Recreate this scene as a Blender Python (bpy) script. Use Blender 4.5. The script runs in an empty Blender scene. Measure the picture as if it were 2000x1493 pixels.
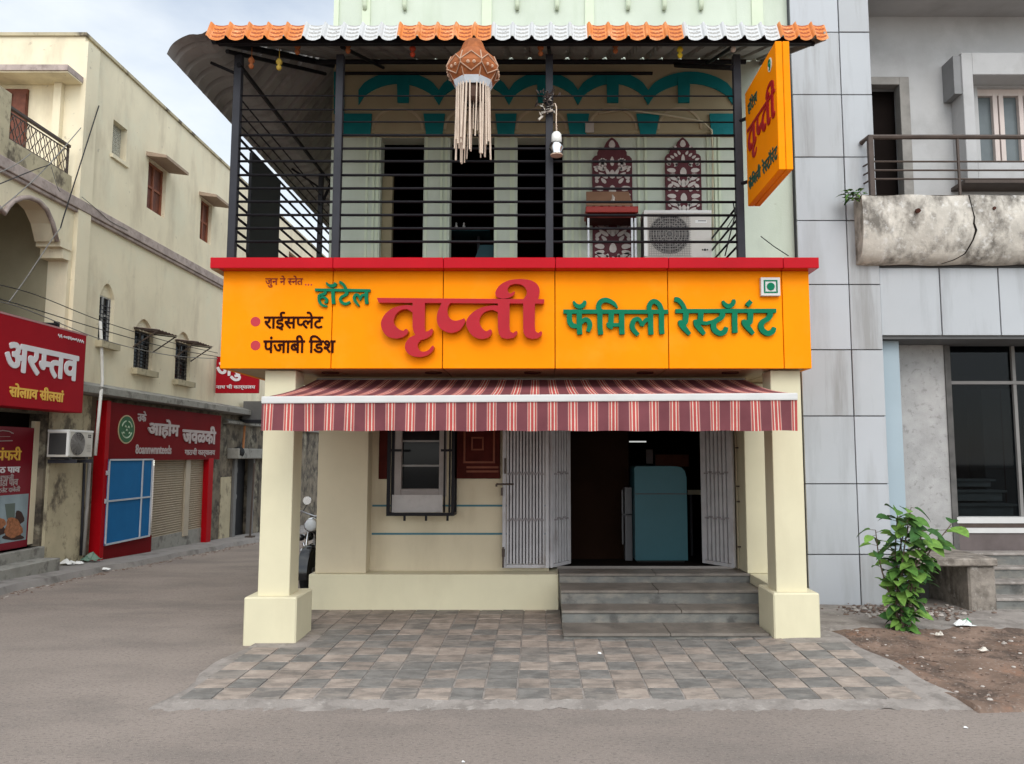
import bpy, bmesh, math, random
import numpy as np
from mathutils import Vector, Matrix
from mathutils.geometry import tessellate_polygon, delaunay_2d_cdt

random.seed(7)
R = math.radians
SC = bpy.context.scene
COL = SC.collection

# ------------------------------------------------------------------ camera, sky, sun, exposure
EYE = 1.75
PITCH = R(5.46)
cam_d = bpy.data.cameras.new('camera')
cam_d.sensor_width = 36.0
cam_d.lens = 27.0
cam_d.shift_x = -0.025
cam_d.clip_start = 0.05
cam_d.clip_end = 2000
cam = bpy.data.objects.new('camera', cam_d)
COL.objects.link(cam)
cam.location = (0, 0, EYE)
cam.rotation_euler = (R(90) + PITCH, 0, 0)
SC.camera = cam

SUN_EL, SUN_AZ = R(40), R(172)      # azimuth measured clockwise from +Y: behind the camera, veiled by cloud
world = bpy.data.worlds.new('World')
SC.world = world
world.use_nodes = True
wn = world.node_tree
wn.nodes.clear()
w_out = wn.nodes.new('ShaderNodeOutputWorld')
w_bg = wn.nodes.new('ShaderNodeBackground')
w_sky = wn.nodes.new('ShaderNodeTexSky')
w_sky.sky_type = 'NISHITA'
w_sky.sun_disc = False
w_sky.sun_elevation = SUN_EL
w_sky.sun_rotation = SUN_AZ
w_sky.air_density = 1.0
w_sky.dust_density = 0.5
w_tc = wn.nodes.new('ShaderNodeTexCoord')
w_map = wn.nodes.new('ShaderNodeMapping')
w_map.inputs['Scale'].default_value = (1.0, 1.0, 2.2)
w_map.inputs['Location'].default_value = (0.37, 0.1, 0.25)
w_n = wn.nodes.new('ShaderNodeTexNoise')
w_n.inputs['Scale'].default_value = 2.3
w_n.inputs['Detail'].default_value = 9
w_n.inputs['Roughness'].default_value = 0.52
w_r = wn.nodes.new('ShaderNodeValToRGB')
w_r.color_ramp.elements[0].position = 0.40
w_r.color_ramp.elements[1].position = 0.66
w_r.color_ramp.elements[0].color = (0.42, 0.42, 0.42, 1)
w_r.color_ramp.elements[1].color = (1, 1, 1, 1)
w_mix = wn.nodes.new('ShaderNodeMixRGB')
w_mix.inputs[2].default_value = (5.0, 5.05, 5.1, 1)
L = wn.links
L.new(w_tc.outputs['Generated'], w_map.inputs[0])
L.new(w_map.outputs[0], w_n.inputs['Vector'])
L.new(w_n.outputs['Fac'], w_r.inputs[0])
L.new(w_r.outputs[0], w_mix.inputs[0])
L.new(w_sky.outputs[0], w_mix.inputs[1])
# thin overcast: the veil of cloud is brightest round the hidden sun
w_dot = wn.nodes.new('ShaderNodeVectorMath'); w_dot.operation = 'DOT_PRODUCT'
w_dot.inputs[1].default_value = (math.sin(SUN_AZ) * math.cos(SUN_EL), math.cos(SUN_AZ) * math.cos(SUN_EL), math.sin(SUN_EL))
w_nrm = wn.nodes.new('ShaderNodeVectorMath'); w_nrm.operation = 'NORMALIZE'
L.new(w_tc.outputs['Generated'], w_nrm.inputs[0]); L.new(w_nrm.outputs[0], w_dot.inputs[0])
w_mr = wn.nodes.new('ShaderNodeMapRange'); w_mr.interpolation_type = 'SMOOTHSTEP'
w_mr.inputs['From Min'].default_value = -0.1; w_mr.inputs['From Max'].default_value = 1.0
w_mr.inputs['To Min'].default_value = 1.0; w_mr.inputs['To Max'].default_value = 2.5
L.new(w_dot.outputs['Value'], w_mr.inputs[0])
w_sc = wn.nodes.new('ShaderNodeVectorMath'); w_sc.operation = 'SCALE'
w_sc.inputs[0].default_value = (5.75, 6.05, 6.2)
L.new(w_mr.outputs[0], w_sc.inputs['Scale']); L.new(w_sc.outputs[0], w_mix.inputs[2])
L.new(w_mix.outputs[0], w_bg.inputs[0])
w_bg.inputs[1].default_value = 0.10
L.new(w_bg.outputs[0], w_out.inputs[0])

sun_d = bpy.data.lights.new('sun', 'SUN')
sun_d.energy = 0.7
sun_d.angle = R(30)
sun_d.color = (1.0, 0.95, 0.88)
sun = bpy.data.objects.new('sun', sun_d)
COL.objects.link(sun)
sd = Vector((math.sin(SUN_AZ) * math.cos(SUN_EL), math.cos(SUN_AZ) * math.cos(SUN_EL), math.sin(SUN_EL)))
sun.rotation_euler = sd.to_track_quat('Z', 'Y').to_euler()
sun.location = (-6, -12, 20)

SC.view_settings.view_transform = 'Standard'
SC.view_settings.look = 'None'
SC.view_settings.gamma = 1.0
SC.view_settings.exposure = 0.86
SC.cycles.max_bounces = 8
SC.cycles.diffuse_bounces = 4
SC.cycles.use_denoising = True

# ------------------------------------------------------------------ pixel -> world
CA, SA = math.cos(PITCH), math.sin(PITCH)
def ray(u, v):
    x = (u - 1050) / 1500.0
    y = -(v - 746.5) / 1500.0
    return Vector((x, CA - SA * y, SA + CA * y))
def P(u, v, Y):                      # point on the frontal plane at depth Y
    d = ray(u, v); t = Y / d.y
    return Vector((d.x * t, Y, EYE + d.z * t))
def PX(u, v, X):                     # point on a plane of constant X
    d = ray(u, v); t = X / d.x
    return Vector((X, d.y * t, EYE + d.z * t))
def PZ(u, v, z):                     # point on a level plane
    d = ray(u, v); t = (z - EYE) / d.z
    return Vector((d.x * t, d.y * t, z))
def X_(u, v, Y): return P(u, v, Y).x
def Z_(v, Y): return P(1050, v, Y).z

# ------------------------------------------------------------------ materials
MATS = {}
def pmat(name, col, rough=0.6, var=0.10, scale=3.0, bump=0.0, bscale=60.0, metal=0.0, spec=0.22,
         stain=None, stain_amt=0.5, stain_scale=2.0, streak=1.0, stain_lo=0.5, stain_hi=0.7,
         coat=0.0, stain2=None, s2_scale=8.0, s2_lo=0.6, s2_hi=0.66, s2_amt=0.7, hue=None, coord='Object', sx=1.0, stain3=None, s3_scale=150.0, s3_lo=0.55, s3_hi=0.7, s3_amt=0.5):
    if name in MATS: return MATS[name]
    m = bpy.data.materials.new(name)
    m.use_nodes = True
    nt = m.node_tree; N = nt.nodes; K = nt.links
    b = N['Principled BSDF']
    b.inputs['Roughness'].default_value = rough
    b.inputs['Metallic'].default_value = metal
    b.inputs['Specular IOR Level'].default_value = spec
    if coat: 
        b.inputs['Coat Weight'].default_value = coat
        b.inputs['Coat Roughness'].default_value = 0.08
    tc = N.new('ShaderNodeTexCoord')
    def noise(sc, det=6, vec=None, rgh=0.6):
        n = N.new('ShaderNodeTexNoise')
        n.inputs['Scale'].default_value = sc
        n.inputs['Detail'].default_value = det
        n.inputs['Roughness'].default_value = rgh
        K.new(vec if vec is not None else tc.outputs[coord], n.inputs['Vector'])
        return n
    n1 = noise(scale)
    r1 = N.new('ShaderNodeValToRGB')
    c = col
    lo = tuple(max(0, x * (1 - var)) for x in c); hi = tuple(min(1, x * (1 + var)) for x in c)
    if hue: hi = hue
    r1.color_ramp.elements[0].position = 0.3; r1.color_ramp.elements[1].position = 0.7
    r1.color_ramp.elements[0].color = (*lo, 1); r1.color_ramp.elements[1].color = (*hi, 1)
    K.new(n1.outputs['Fac'], r1.inputs[0])
    out = r1.outputs[0]
    def layer(out, colr, amt, sc, lo_, hi_, strk, sx=1.0):
        mp = N.new('ShaderNodeMapping')
        mp.inputs['Scale'].default_value = (sc * sx, sc, sc / strk)
        K.new(tc.outputs[coord], mp.inputs[0])
        n = noise(1.0, 9, mp.outputs[0], 0.65)
        r = N.new('ShaderNodeValToRGB')
        r.color_ramp.elements[0].position = lo_; r.color_ramp.elements[1].position = hi_
        r.color_ramp.elements[0].color = (0, 0, 0, 1); r.color_ramp.elements[1].color = (amt, amt, amt, 1)
        K.new(n.outputs['Fac'], r.inputs[0])
        mx = N.new('ShaderNodeMixRGB')
        K.new(r.outputs[0], mx.inputs[0]); K.new(out, mx.inputs[1])
        mx.inputs[2].default_value = (*colr, 1)
        return mx.outputs[0]
    if stain: out = layer(out, stain, stain_amt, stain_scale, stain_lo, stain_hi, streak, sx)
    if stain2: out = layer(out, stain2, s2_amt, s2_scale, s2_lo, s2_hi, 1.0, sx)
    if stain3: out = layer(out, stain3, s3_amt, s3_scale, s3_lo, s3_hi, 1.0)
    K.new(out, b.inputs['Base Color'])
    if bump:
        nb = noise(bscale, 5)
        bp = N.new('ShaderNodeBump')
        bp.inputs['Strength'].default_value = bump
        bp.inputs['Distance'].default_value = 0.01
        K.new(nb.outputs['Fac'], bp.inputs['Height'])
        K.new(bp.outputs[0], b.inputs['Normal'])
    MATS[name] = m
    return m

def rgb(r, g, b):                    # sRGB 0-255 -> linear
    f = lambda c: (c / 255 / 12.92) if c / 255 <= 0.04045 else ((c / 255 + 0.055) / 1.055) ** 2.4
    return (f(r), f(g), f(b))

cream = pmat('cream_paint', (0.635, 0.58, 0.405), 0.55, 0.05, 1.6, 0.10, 90, stain=(0.42, 0.36, 0.24), stain_amt=0.25, stain_scale=1.6, streak=4, stain_lo=.52, stain_hi=.75)
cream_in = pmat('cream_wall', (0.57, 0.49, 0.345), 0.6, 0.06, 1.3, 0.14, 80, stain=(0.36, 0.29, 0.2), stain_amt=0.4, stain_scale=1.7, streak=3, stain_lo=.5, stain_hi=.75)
orange = pmat('orange_panel', (0.90, 0.262, 0.002), 0.5, 0.09, 0.7, 0.03, 14, spec=0.04, stain2=(0.80, 0.33, 0.03), s2_scale=2.2, s2_lo=.5, s2_hi=.75, s2_amt=.35, stain=(0.66, 0.19, 0.004), stain_amt=0.22, stain_scale=1.8, streak=6, stain_lo=.52, stain_hi=.78)
joint = pmat('dark_joint', (0.06, 0.02, 0.012), 0.8)
red_gloss = pmat('red_gloss_panel', (0.42, 0.003, 0.010), 0.22, 0.10, 1.3, 0.05, 5, spec=0.10)
red_letter = pmat('red_letter', (0.36, 0.004, 0.012), 0.16, 0.08, 3, 0.02, 8, spec=0.20)
green_letter = pmat('green_letter', (0.002, 0.145, 0.07), 0.5, 0.12, 9, spec=.08)
dark_letter = pmat('maroon_print', (0.026, 0.004, 0.003), 0.7, spec=.05)
bullet_red = pmat('red_print', (0.42, 0.03, 0.04), 0.5)
soffit = pmat('soffit_panel', (0.36, 0.25, 0.13), 0.5, 0.1, 2)
teal = pmat('teal_paint', (0.008, 0.21, 0.225), 0.6, 0.12, 4, 0.08, 40)
mint = pmat('mint_paint', (0.55, 0.60, 0.50), 0.7, 0.06, 1.3, 0.18, 60, stain=(0.40, 0.46, 0.34), stain_amt=0.5, stain_scale=2.2, streak=5, stain_lo=.5, stain_hi=.72, stain2=(0.3, 0.3, 0.22), s2_scale=6, s2_lo=.66, s2_hi=.72, s2_amt=.35)
mint_trim = pmat('mint_trim', (0.60, 0.66, 0.50), 0.65, 0.06, 3, 0.08, 60)
olive = pmat('olive_cream_paint', (0.44, 0.38, 0.24), 0.7, 0.08, 2, 0.1, 50)
blackm = pmat('black_metal', (0.012, 0.011, 0.013), 0.5, 0.2, 6, 0.06, 60, spec=.12)
greym = pmat('dark_grey_metal', (0.032, 0.032, 0.038), 0.5, 0.15, 6, spec=.15)
sheet = pmat('dark_roof_sheet', (0.30, 0.285, 0.265), 0.5, 0.12, 2, stain=(0.12, 0.10, 0.09), stain_amt=.6, stain_scale=3, streak=1)
tile_or = pmat('orange_tile', (0.60, 0.20, 0.05), 0.55, 0.12, 5, stain=(0.85, 0.52, 0.3), stain_amt=.5, stain_scale=9, stain_lo=.5, stain_hi=.7)
tile_wh = pmat('white_tile', (0.55, 0.55, 0.545), 0.55, 0.05, 5, stain=(0.5, 0.5, 0.47), stain_amt=.4, stain_scale=9, stain_lo=.5, stain_hi=.7)
tile_groove_o = pmat('tile_groove_rust', (0.34, 0.09, 0.03), 0.7)
tile_groove_w = pmat('tile_groove_grey', (0.36, 0.35, 0.33), 0.7)
white_m = pmat('white_metal', (0.56, 0.55, 0.53), 0.4, 0.05, 4)
gate_m = pmat('lilac_grey_metal', (0.42, 0.405, 0.41), 0.5, 0.12, 5, stain=(0.2, 0.15, 0.12), stain_amt=.5, stain_scale=6, streak=3, stain_lo=.55, stain_hi=.7)
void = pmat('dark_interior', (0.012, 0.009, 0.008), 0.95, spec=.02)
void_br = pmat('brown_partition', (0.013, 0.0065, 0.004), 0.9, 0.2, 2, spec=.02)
wood_dk = pmat('dark_red_wood', (0.06, 0.010, 0.007), 0.6, 0.3, 6, spec=.06)
wood_fr = pmat('carved_wood_trim', (0.17, 0.045, 0.02), 0.5, 0.2, 8)
stripe_b = pmat('blue_stripe_paint', (0.06, 0.16, 0.2), 0.6)
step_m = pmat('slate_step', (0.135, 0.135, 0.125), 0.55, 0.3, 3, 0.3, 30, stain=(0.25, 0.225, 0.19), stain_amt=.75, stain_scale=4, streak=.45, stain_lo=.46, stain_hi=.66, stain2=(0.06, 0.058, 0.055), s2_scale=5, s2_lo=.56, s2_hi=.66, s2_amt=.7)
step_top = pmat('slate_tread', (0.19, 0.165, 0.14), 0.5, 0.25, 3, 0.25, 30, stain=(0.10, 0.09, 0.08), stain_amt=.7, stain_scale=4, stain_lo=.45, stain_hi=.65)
road_m = pmat('dusty_asphalt', (0.275, 0.232, 0.202), 0.97, 0.14, 0.45, 0.7, 130, spec=.06, stain=(0.185, 0.160, 0.143), stain_amt=.65, stain_scale=1.2, stain_lo=.46, stain_hi=.66, sx=.5, stain2=(0.12, 0.104, 0.093), s2_scale=60, s2_lo=.52, s2_hi=.64, s2_amt=.6, stain3=(0.45, 0.40, 0.355), s3_scale=90, s3_lo=.57, s3_hi=.66, s3_amt=.6)
cement = pmat('cement', (0.30, 0.268, 0.242), 0.95, 0.16, 3, 0.6, 50, spec=.08, stain=(0.19, 0.168, 0.15), stain_amt=.75, stain_scale=5, stain_lo=.47, stain_hi=.62, stain2=(0.40, 0.365, 0.33), s2_scale=11, s2_lo=.56, s2_hi=.66, s2_amt=.6, stain3=(0.14, 0.125, 0.115), s3_scale=60, s3_lo=.58, s3_hi=.68, s3_amt=.5)
pav_tan = pmat('tan_paver', (0.345, 0.285, 0.24), 0.75, 0.22, 6, 0.6, 28, spec=.12, stain=(0.21, 0.18, 0.155), stain_amt=.8, stain_scale=11, stain_lo=.47, stain_hi=.60, stain2=(0.37, 0.315, 0.265), s2_scale=15, s2_lo=.56, s2_hi=.66, s2_amt=.65, sx=.45, stain3=(0.10, 0.09, 0.08), s3_scale=40, s3_lo=.62, s3_hi=.70, s3_amt=.45)
pav_brown = pmat('brown_paver', (0.28, 0.232, 0.196), 0.75, 0.22, 6, 0.6, 28, spec=.12, stain=(0.16, 0.14, 0.122), stain_amt=.8, stain_scale=11, stain_lo=.47, stain_hi=.60, stain2=(0.32, 0.27, 0.23), s2_scale=15, s2_lo=.56, s2_hi=.66, s2_amt=.65, sx=.45, stain3=(0.08, 0.075, 0.07), s3_scale=40, s3_lo=.62, s3_hi=.70, s3_amt=.45)
pav_grey = pmat('slate_grey_paver', (0.200, 0.188, 0.172), 0.72, 0.2, 6, 0.6, 28, spec=.12, stain=(0.130, 0.122, 0.112), stain_amt=.8, stain_scale=11, stain_lo=.46, stain_hi=.60, stain2=(0.275, 0.24, 0.21), s2_scale=13, s2_lo=.54, s2_hi=.66, s2_amt=.7, sx=.45, stain3=(0.36, 0.33, 0.30), s3_scale=38, s3_lo=.62, s3_hi=.70, s3_amt=.5)
pav_mid = pmat('mid_grey_paver', (0.25, 0.222, 0.195), 0.75, 0.2, 6, 0.6, 28, spec=.12, stain=(0.14, 0.13, 0.12), stain_amt=.8, stain_scale=11, stain_lo=.46, stain_hi=.60, stain2=(0.30, 0.26, 0.225), s2_scale=13, s2_lo=.54, s2_hi=.66, s2_amt=.65, sx=.45, stain3=(0.09, 0.085, 0.08), s3_scale=40, s3_lo=.62, s3_hi=.70, s3_amt=.45)
dirt_m = pmat('brown_dirt', (0.215, 0.15, 0.115), 0.98, 0.3, 3.2, 1.0, 28, spec=.05, stain=(0.095, 0.072, 0.06), stain_amt=.85, stain_scale=3.4, stain_lo=.47, stain_hi=.60, stain2=(0.27, 0.155, 0.105), s2_scale=2.6, s2_lo=.55, s2_hi=.65, s2_amt=.7, stain3=(0.33, 0.28, 0.24), s3_scale=30, s3_lo=.57, s3_hi=.66, s3_amt=.6)
acp = pmat('silver_cladding', (0.41, 0.425, 0.44), 0.42, 0.05, 0.8, 0.02, 10, spec=.25, stain=(0.27, 0.275, 0.28), stain_amt=.7, stain_scale=4.0, streak=9, stain_lo=.48, stain_hi=.70, stain2=(0.2, 0.2, 0.2), s2_scale=7, s2_lo=.72, s2_hi=.74, s2_amt=.5)
acp_b = pmat('silver_cladding_dusty', (0.385, 0.395, 0.405), 0.45, 0.05, 0.8, 0.02, 10, spec=.25, stain=(0.24, 0.235, 0.225), stain_amt=.75, stain_scale=5.0, streak=11, stain_lo=.48, stain_hi=.68)
acp_c = pmat('silver_cladding_bright', (0.43, 0.445, 0.465), 0.40, 0.05, 0.8, 0.02, 10, spec=.25, stain=(0.30, 0.30, 0.30), stain_amt=.6, stain_scale=3.2, streak=8, stain_lo=.5, stain_hi=.72, stain2=(0.16, 0.16, 0.16), s2_scale=16, s2_lo=.70, s2_hi=.73, s2_amt=.6)
acp_blue = pmat('pale_blue_cladding', (0.33, 0.40, 0.44), 0.45, 0.05, 1)
grey_wall = pmat('grey_render', (0.43, 0.425, 0.42), 0.85, 0.09, 1.2, 0.2, 60, stain=(0.31, 0.3, 0.29), stain_amt=.6, stain_scale=1.6, stain_lo=.48, stain_hi=.7)
speck_wall = pmat('speckled_grey_wall', (0.36, 0.35, 0.34), 0.9, 0.14, 5, 0.4, 70, stain=(0.22, 0.21, 0.2), stain_amt=.7, stain_scale=12, stain_lo=.55, stain_hi=.65)
old_conc = pmat('weathered_concrete', (0.52, 0.48, 0.42), 0.9, 0.22, 4, 0.6, 25, stain=(0.10, 0.088, 0.075), stain_amt=.85, stain_scale=4.5, streak=1.5, stain_lo=.45, stain_hi=.64, stain2=(0.70, 0.68, 0.65), s2_scale=13, s2_lo=.55, s2_hi=.68, s2_amt=.6)
bench_conc = pmat('dirty_bench_concrete', (0.27, 0.235, 0.20), 0.95, 0.25, 4, 0.7, 25, spec=.08, stain=(0.10, 0.085, 0.072), stain_amt=.8, stain_scale=5, stain_lo=.45, stain_hi=.62, stain2=(0.42, 0.385, 0.34), s2_scale=12, s2_lo=.56, s2_hi=.66, s2_amt=.6)
rust_m = pmat('brown_rail_metal', (0.075, 0.055, 0.045), 0.5, 0.2, 7)
glass_dk = pmat('dark_glass', (0.010, 0.011, 0.012), 0.08, 0.1, 1, spec=0.12)
glass_gr = pmat('grey_curtained_glass', (0.13, 0.15, 0.155), 0.15, 0.15, 3)
pinkish = pmat('pale_pink_frame', (0.55, 0.47, 0.43), 0.5, 0.06, 3)
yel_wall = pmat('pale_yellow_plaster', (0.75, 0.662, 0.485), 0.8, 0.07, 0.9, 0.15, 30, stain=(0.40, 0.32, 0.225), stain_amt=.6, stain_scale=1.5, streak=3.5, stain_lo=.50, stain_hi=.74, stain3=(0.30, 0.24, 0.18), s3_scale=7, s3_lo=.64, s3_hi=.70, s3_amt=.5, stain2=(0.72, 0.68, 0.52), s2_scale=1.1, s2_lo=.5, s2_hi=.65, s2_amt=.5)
yel_old = pmat('mouldy_yellow_plaster', (0.45, 0.39, 0.265), 0.85, 0.16, 2, 0.3, 30, stain=(0.10, 0.08, 0.06), stain_amt=.9, stain_scale=2.6, streak=1.5, stain_lo=.52, stain_hi=.62, stain2=(0.22, 0.19, 0.14), s2_scale=6, s2_lo=.58, s2_hi=.66)
band_m = pmat('mauve_brown_band', (0.40, 0.325, 0.295), 0.85, 0.2, 5, 0.2, 30, stain=(0.2, 0.15, 0.14), stain_amt=.6, stain_scale=7, stain_lo=.5, stain_hi=.65)
stone_m = pmat('sooty_stone', (0.185, 0.155, 0.115), 0.9, 0.3, 2.5, 0.5, 18, stain=(0.045, 0.038, 0.032), stain_amt=.95, stain_scale=2.1, stain_lo=.46, stain_hi=.60, stain2=(0.34, 0.31, 0.23), s2_scale=2.2, s2_lo=.56, s2_hi=.66)
grey_slab = pmat('grey_ledge', (0.30, 0.29, 0.26), 0.9, 0.2, 4, 0.3, 30, stain=(0.12, 0.11, 0.1), stain_amt=.8, stain_scale=4, stain_lo=.5, stain_hi=.62)
red_sign = pmat('red_sign_sheet', (0.37, 0.010, 0.018), 0.6, 0.06, 1, spec=.05, stain=(0.24, 0.006, 0.014), stain_amt=.6, stain_scale=.8, stain_lo=.4, stain_hi=.7)
red_frame = pmat('red_frame_paint', (0.36, 0.004, 0.008), 0.5, 0.08, 2, spec=.05)
maroon_sign = pmat('maroon_sign_sheet', (0.15, 0.004, 0.006), 0.6, 0.12, 1.5, spec=.04)
blue_p = pmat('blue_panel', (0.012, 0.13, 0.33), 0.6, 0.08, 2, spec=.05)
shutter_m = pmat('beige_shutter', (0.33, 0.27, 0.19), 0.55, 0.1, 3, stain=(0.2, 0.16, 0.12), stain_amt=.5, stain_scale=3, stain_lo=.5, stain_hi=.7)
white_ink = pmat('white_letters', (0.72, 0.70, 0.72), 0.5, 0.03)
grey_ink = pmat('grey_letters', (0.40, 0.33, 0.32), 0.5, 0.05)
gold_ink = pmat('yellow_letters', (0.78, 0.48, 0.08), 0.5, 0.05)
brown_door = pmat('brown_shutter_wood', (0.15, 0.05, 0.03), 0.55, 0.3, 9, stain=(0.07, 0.025, 0.02), stain_amt=.7, stain_scale=9, streak=5)
rubber = pmat('black_rubber', (0.012, 0.012, 0.012), 0.7)
chrome = pmat('chrome', (0.62, 0.62, 0.62), 0.18, 0.02, metal=1.0)
steel = pmat('dull_steel', (0.30, 0.30, 0.31), 0.35, 0.1, 8, metal=0.8)
ac_m = pmat('ac_casing', (0.58, 0.55, 0.50), 0.5, 0.06, 4, stain=(0.4, 0.36, 0.3), stain_amt=.4, stain_scale=4)
ac_white = pmat('ac_white_trim', (0.74, 0.73, 0.70), 0.45, 0.03)
ac_dark = pmat('ac_grille_dark', (0.05, 0.048, 0.047), 0.6)
ac_mesh = pmat('ac_grille_wire', (0.30, 0.28, 0.26), 0.5)
jali_m = pmat('maroon_jali', (0.10, 0.026, 0.032), 0.6, 0.15, 6)
jali_w = pmat('pale_jali_inlay', (0.55, 0.50, 0.46), 0.6, 0.12, 9)
teal_fr = pmat('teal_enamel', (0.020, 0.074, 0.090), 0.4, 0.08, 2)
paper_br = pmat('rust_paper', (0.33, 0.105, 0.035), 0.8, 0.25, 9, 0.3, 40, stain=(0.16, 0.05, 0.02), stain_amt=.6, stain_scale=8, stain_lo=.45, stain_hi=.65)
paper_wh = pmat('silver_lace', (0.58, 0.62, 0.66), 0.6, 0.1, 12)
paper_tn = pmat('cream_streamer', (0.62, 0.50, 0.40), 0.75, 0.12, 9)
twig = pmat('dried_flowers', (0.06, 0.045, 0.04), 0.9, 0.4, 30)
bone = pmat('cream_petals', (0.6, 0.55, 0.48), 0.8)
brown_box = pmat('tan_board', (0.30, 0.165, 0.10), 0.6, 0.1, 4)
red_top = pmat('red_laminate', (0.34, 0.03, 0.02), 0.4, 0.08, 4)
leaf1 = pmat('leaf_mid_green', (0.075, 0.165, 0.034), 0.55, 0.35, 22, spec=.12)
leaf2 = pmat('leaf_dark_green', (0.038, 0.098, 0.026), 0.55, 0.35, 22, spec=.12)
leaf3 = pmat('leaf_light_green', (0.14, 0.255, 0.05), 0.55, 0.3, 22, spec=.12)
bark = pmat('brown_bark', (0.12, 0.085, 0.06), 0.9)
stonepale = pmat('pale_pebble', (0.42, 0.375, 0.335), 0.85, 0.15, 20)
stonedark = pmat('brown_pebble', (0.17, 0.12, 0.095), 0.9, 0.25, 20)
litter_w = pmat('white_plastic', (0.72, 0.72, 0.70), 0.5)
litter_g = pmat('green_plastic', (0.05, 0.25, 0.09), 0.5)
cable_m = pmat('black_cable', (0.03, 0.028, 0.028), 0.7)
cable_g = pmat('grey_cable', (0.20, 0.19, 0.175), 0.7)
pipe_w = pmat('white_pvc', (0.60, 0.58, 0.54), 0.5, 0.08, 4)

def window_glass():
    m = bpy.data.materials.new('shop_glass'); m.use_nodes = True
    nt = m.node_tree; N = nt.nodes; K = nt.links; N.remove(N['Principled BSDF'])
    t = N.new('ShaderNodeBsdfTransparent'); t.inputs[0].default_value = (.42, .45, .46, 1)
    g = N.new('ShaderNodeBsdfGlossy'); g.inputs['Roughness'].default_value = .03; g.inputs[0].default_value = (.8, .82, .85, 1)
    f = N.new('ShaderNodeFresnel'); f.inputs[0].default_value = 1.22
    x = N.new('ShaderNodeMixShader'); K.new(f.outputs[0], x.inputs[0]); K.new(t.outputs[0], x.inputs[1]); K.new(g.outputs[0], x.inputs[2])
    K.new(x.outputs[0], N['Material Output'].inputs[0]); return m
shop_glass = window_glass()

# awning fabric: woven stripes that repeat across X
def awning_material():
    m = bpy.data.materials.new('striped_awning_cloth'); m.use_nodes = True
    nt = m.node_tree; N = nt.nodes; K = nt.links; b = N['Principled BSDF']
    b.inputs['Roughness'].default_value = 0.85
    b.inputs['Specular IOR Level'].default_value = 0.2
    uv = N.new('ShaderNodeUVMap'); uv.uv_map = 'stripes'
    sp = N.new('ShaderNodeSeparateXYZ'); K.new(uv.outputs[0], sp.inputs[0])
    fr = N.new('ShaderNodeMath'); fr.operation = 'FRACT'; K.new(sp.outputs[0], fr.inputs[0])
    rp = N.new('ShaderNodeValToRGB'); cr = rp.color_ramp; cr.interpolation = 'CONSTANT'
    maroon = (0.205, 0.066, 0.078, 1); red = (0.53, 0.092, 0.085, 1); wh = (0.74, 0.66, 0.56, 1); pk = (0.60, 0.34, 0.30, 1)
    stops = [(0.0, maroon), (0.21, pk), (0.255, red), (0.335, wh), (0.385, red), (0.515, wh), (0.565, red), (0.645, pk), (0.69, maroon)]
    while len(cr.elements) < len(stops): cr.elements.new(0.5)
    for e, (p, c) in zip(cr.elements, stops): e.position = p; e.color = c
    K.new(fr.outputs[0], rp.inputs[0])
    tc = N.new('ShaderNodeTexCoord'); n = N.new('ShaderNodeTexNoise'); n.inputs['Scale'].default_value = 3.5; n.inputs['Detail'].default_value = 6
    K.new(tc.outputs['Object'], n.inputs['Vector'])
    r2 = N.new('ShaderNodeValToRGB'); r2.color_ramp.elements[0].position = .3; r2.color_ramp.elements[1].position = .7
    r2.color_ramp.elements[0].color = (.8, .8, .8, 1); r2.color_ramp.elements[1].color = (1.12, 1.1, 1.08, 1)
    K.new(n.outputs['Fac'], r2.inputs[0])
    mx = N.new('ShaderNodeMixRGB'); mx.blend_type = 'MULTIPLY'; mx.inputs[0].default_value = 1
    K.new(rp.outputs[0], mx.inputs[1]); K.new(r2.outputs[0], mx.inputs[2])
    K.new(mx.outputs[0], b.inputs['Base Color'])
    tr = N.new('ShaderNodeBsdfTranslucent'); K.new(mx.outputs[0], tr.inputs[0])
    ms = N.new('ShaderNodeMixShader'); ms.inputs[0].default_value = 0.25
    K.new(b.outputs[0], ms.inputs[1]); K.new(tr.outputs[0], ms.inputs[2])
    K.new(ms.outputs[0], N['Material Output'].inputs[0])
    return m
awn_m = awning_material()

def emit_mat(name, col, s):
    m = bpy.data.materials.new(name); m.use_nodes = True
    b = m.node_tree.nodes['Principled BSDF']
    b.inputs['Base Color'].default_value = (*col, 1)
    b.inputs['Emission Color'].default_value = (*col, 1)
    b.inputs['Emission Strength'].default_value = s
    return m

# ------------------------------------------------------------------ mesh builder
def wloc(o):
    v = Vector((0, 0, 0))
    while o is not None:
        v += o.location; o = o.parent
    return v

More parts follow.
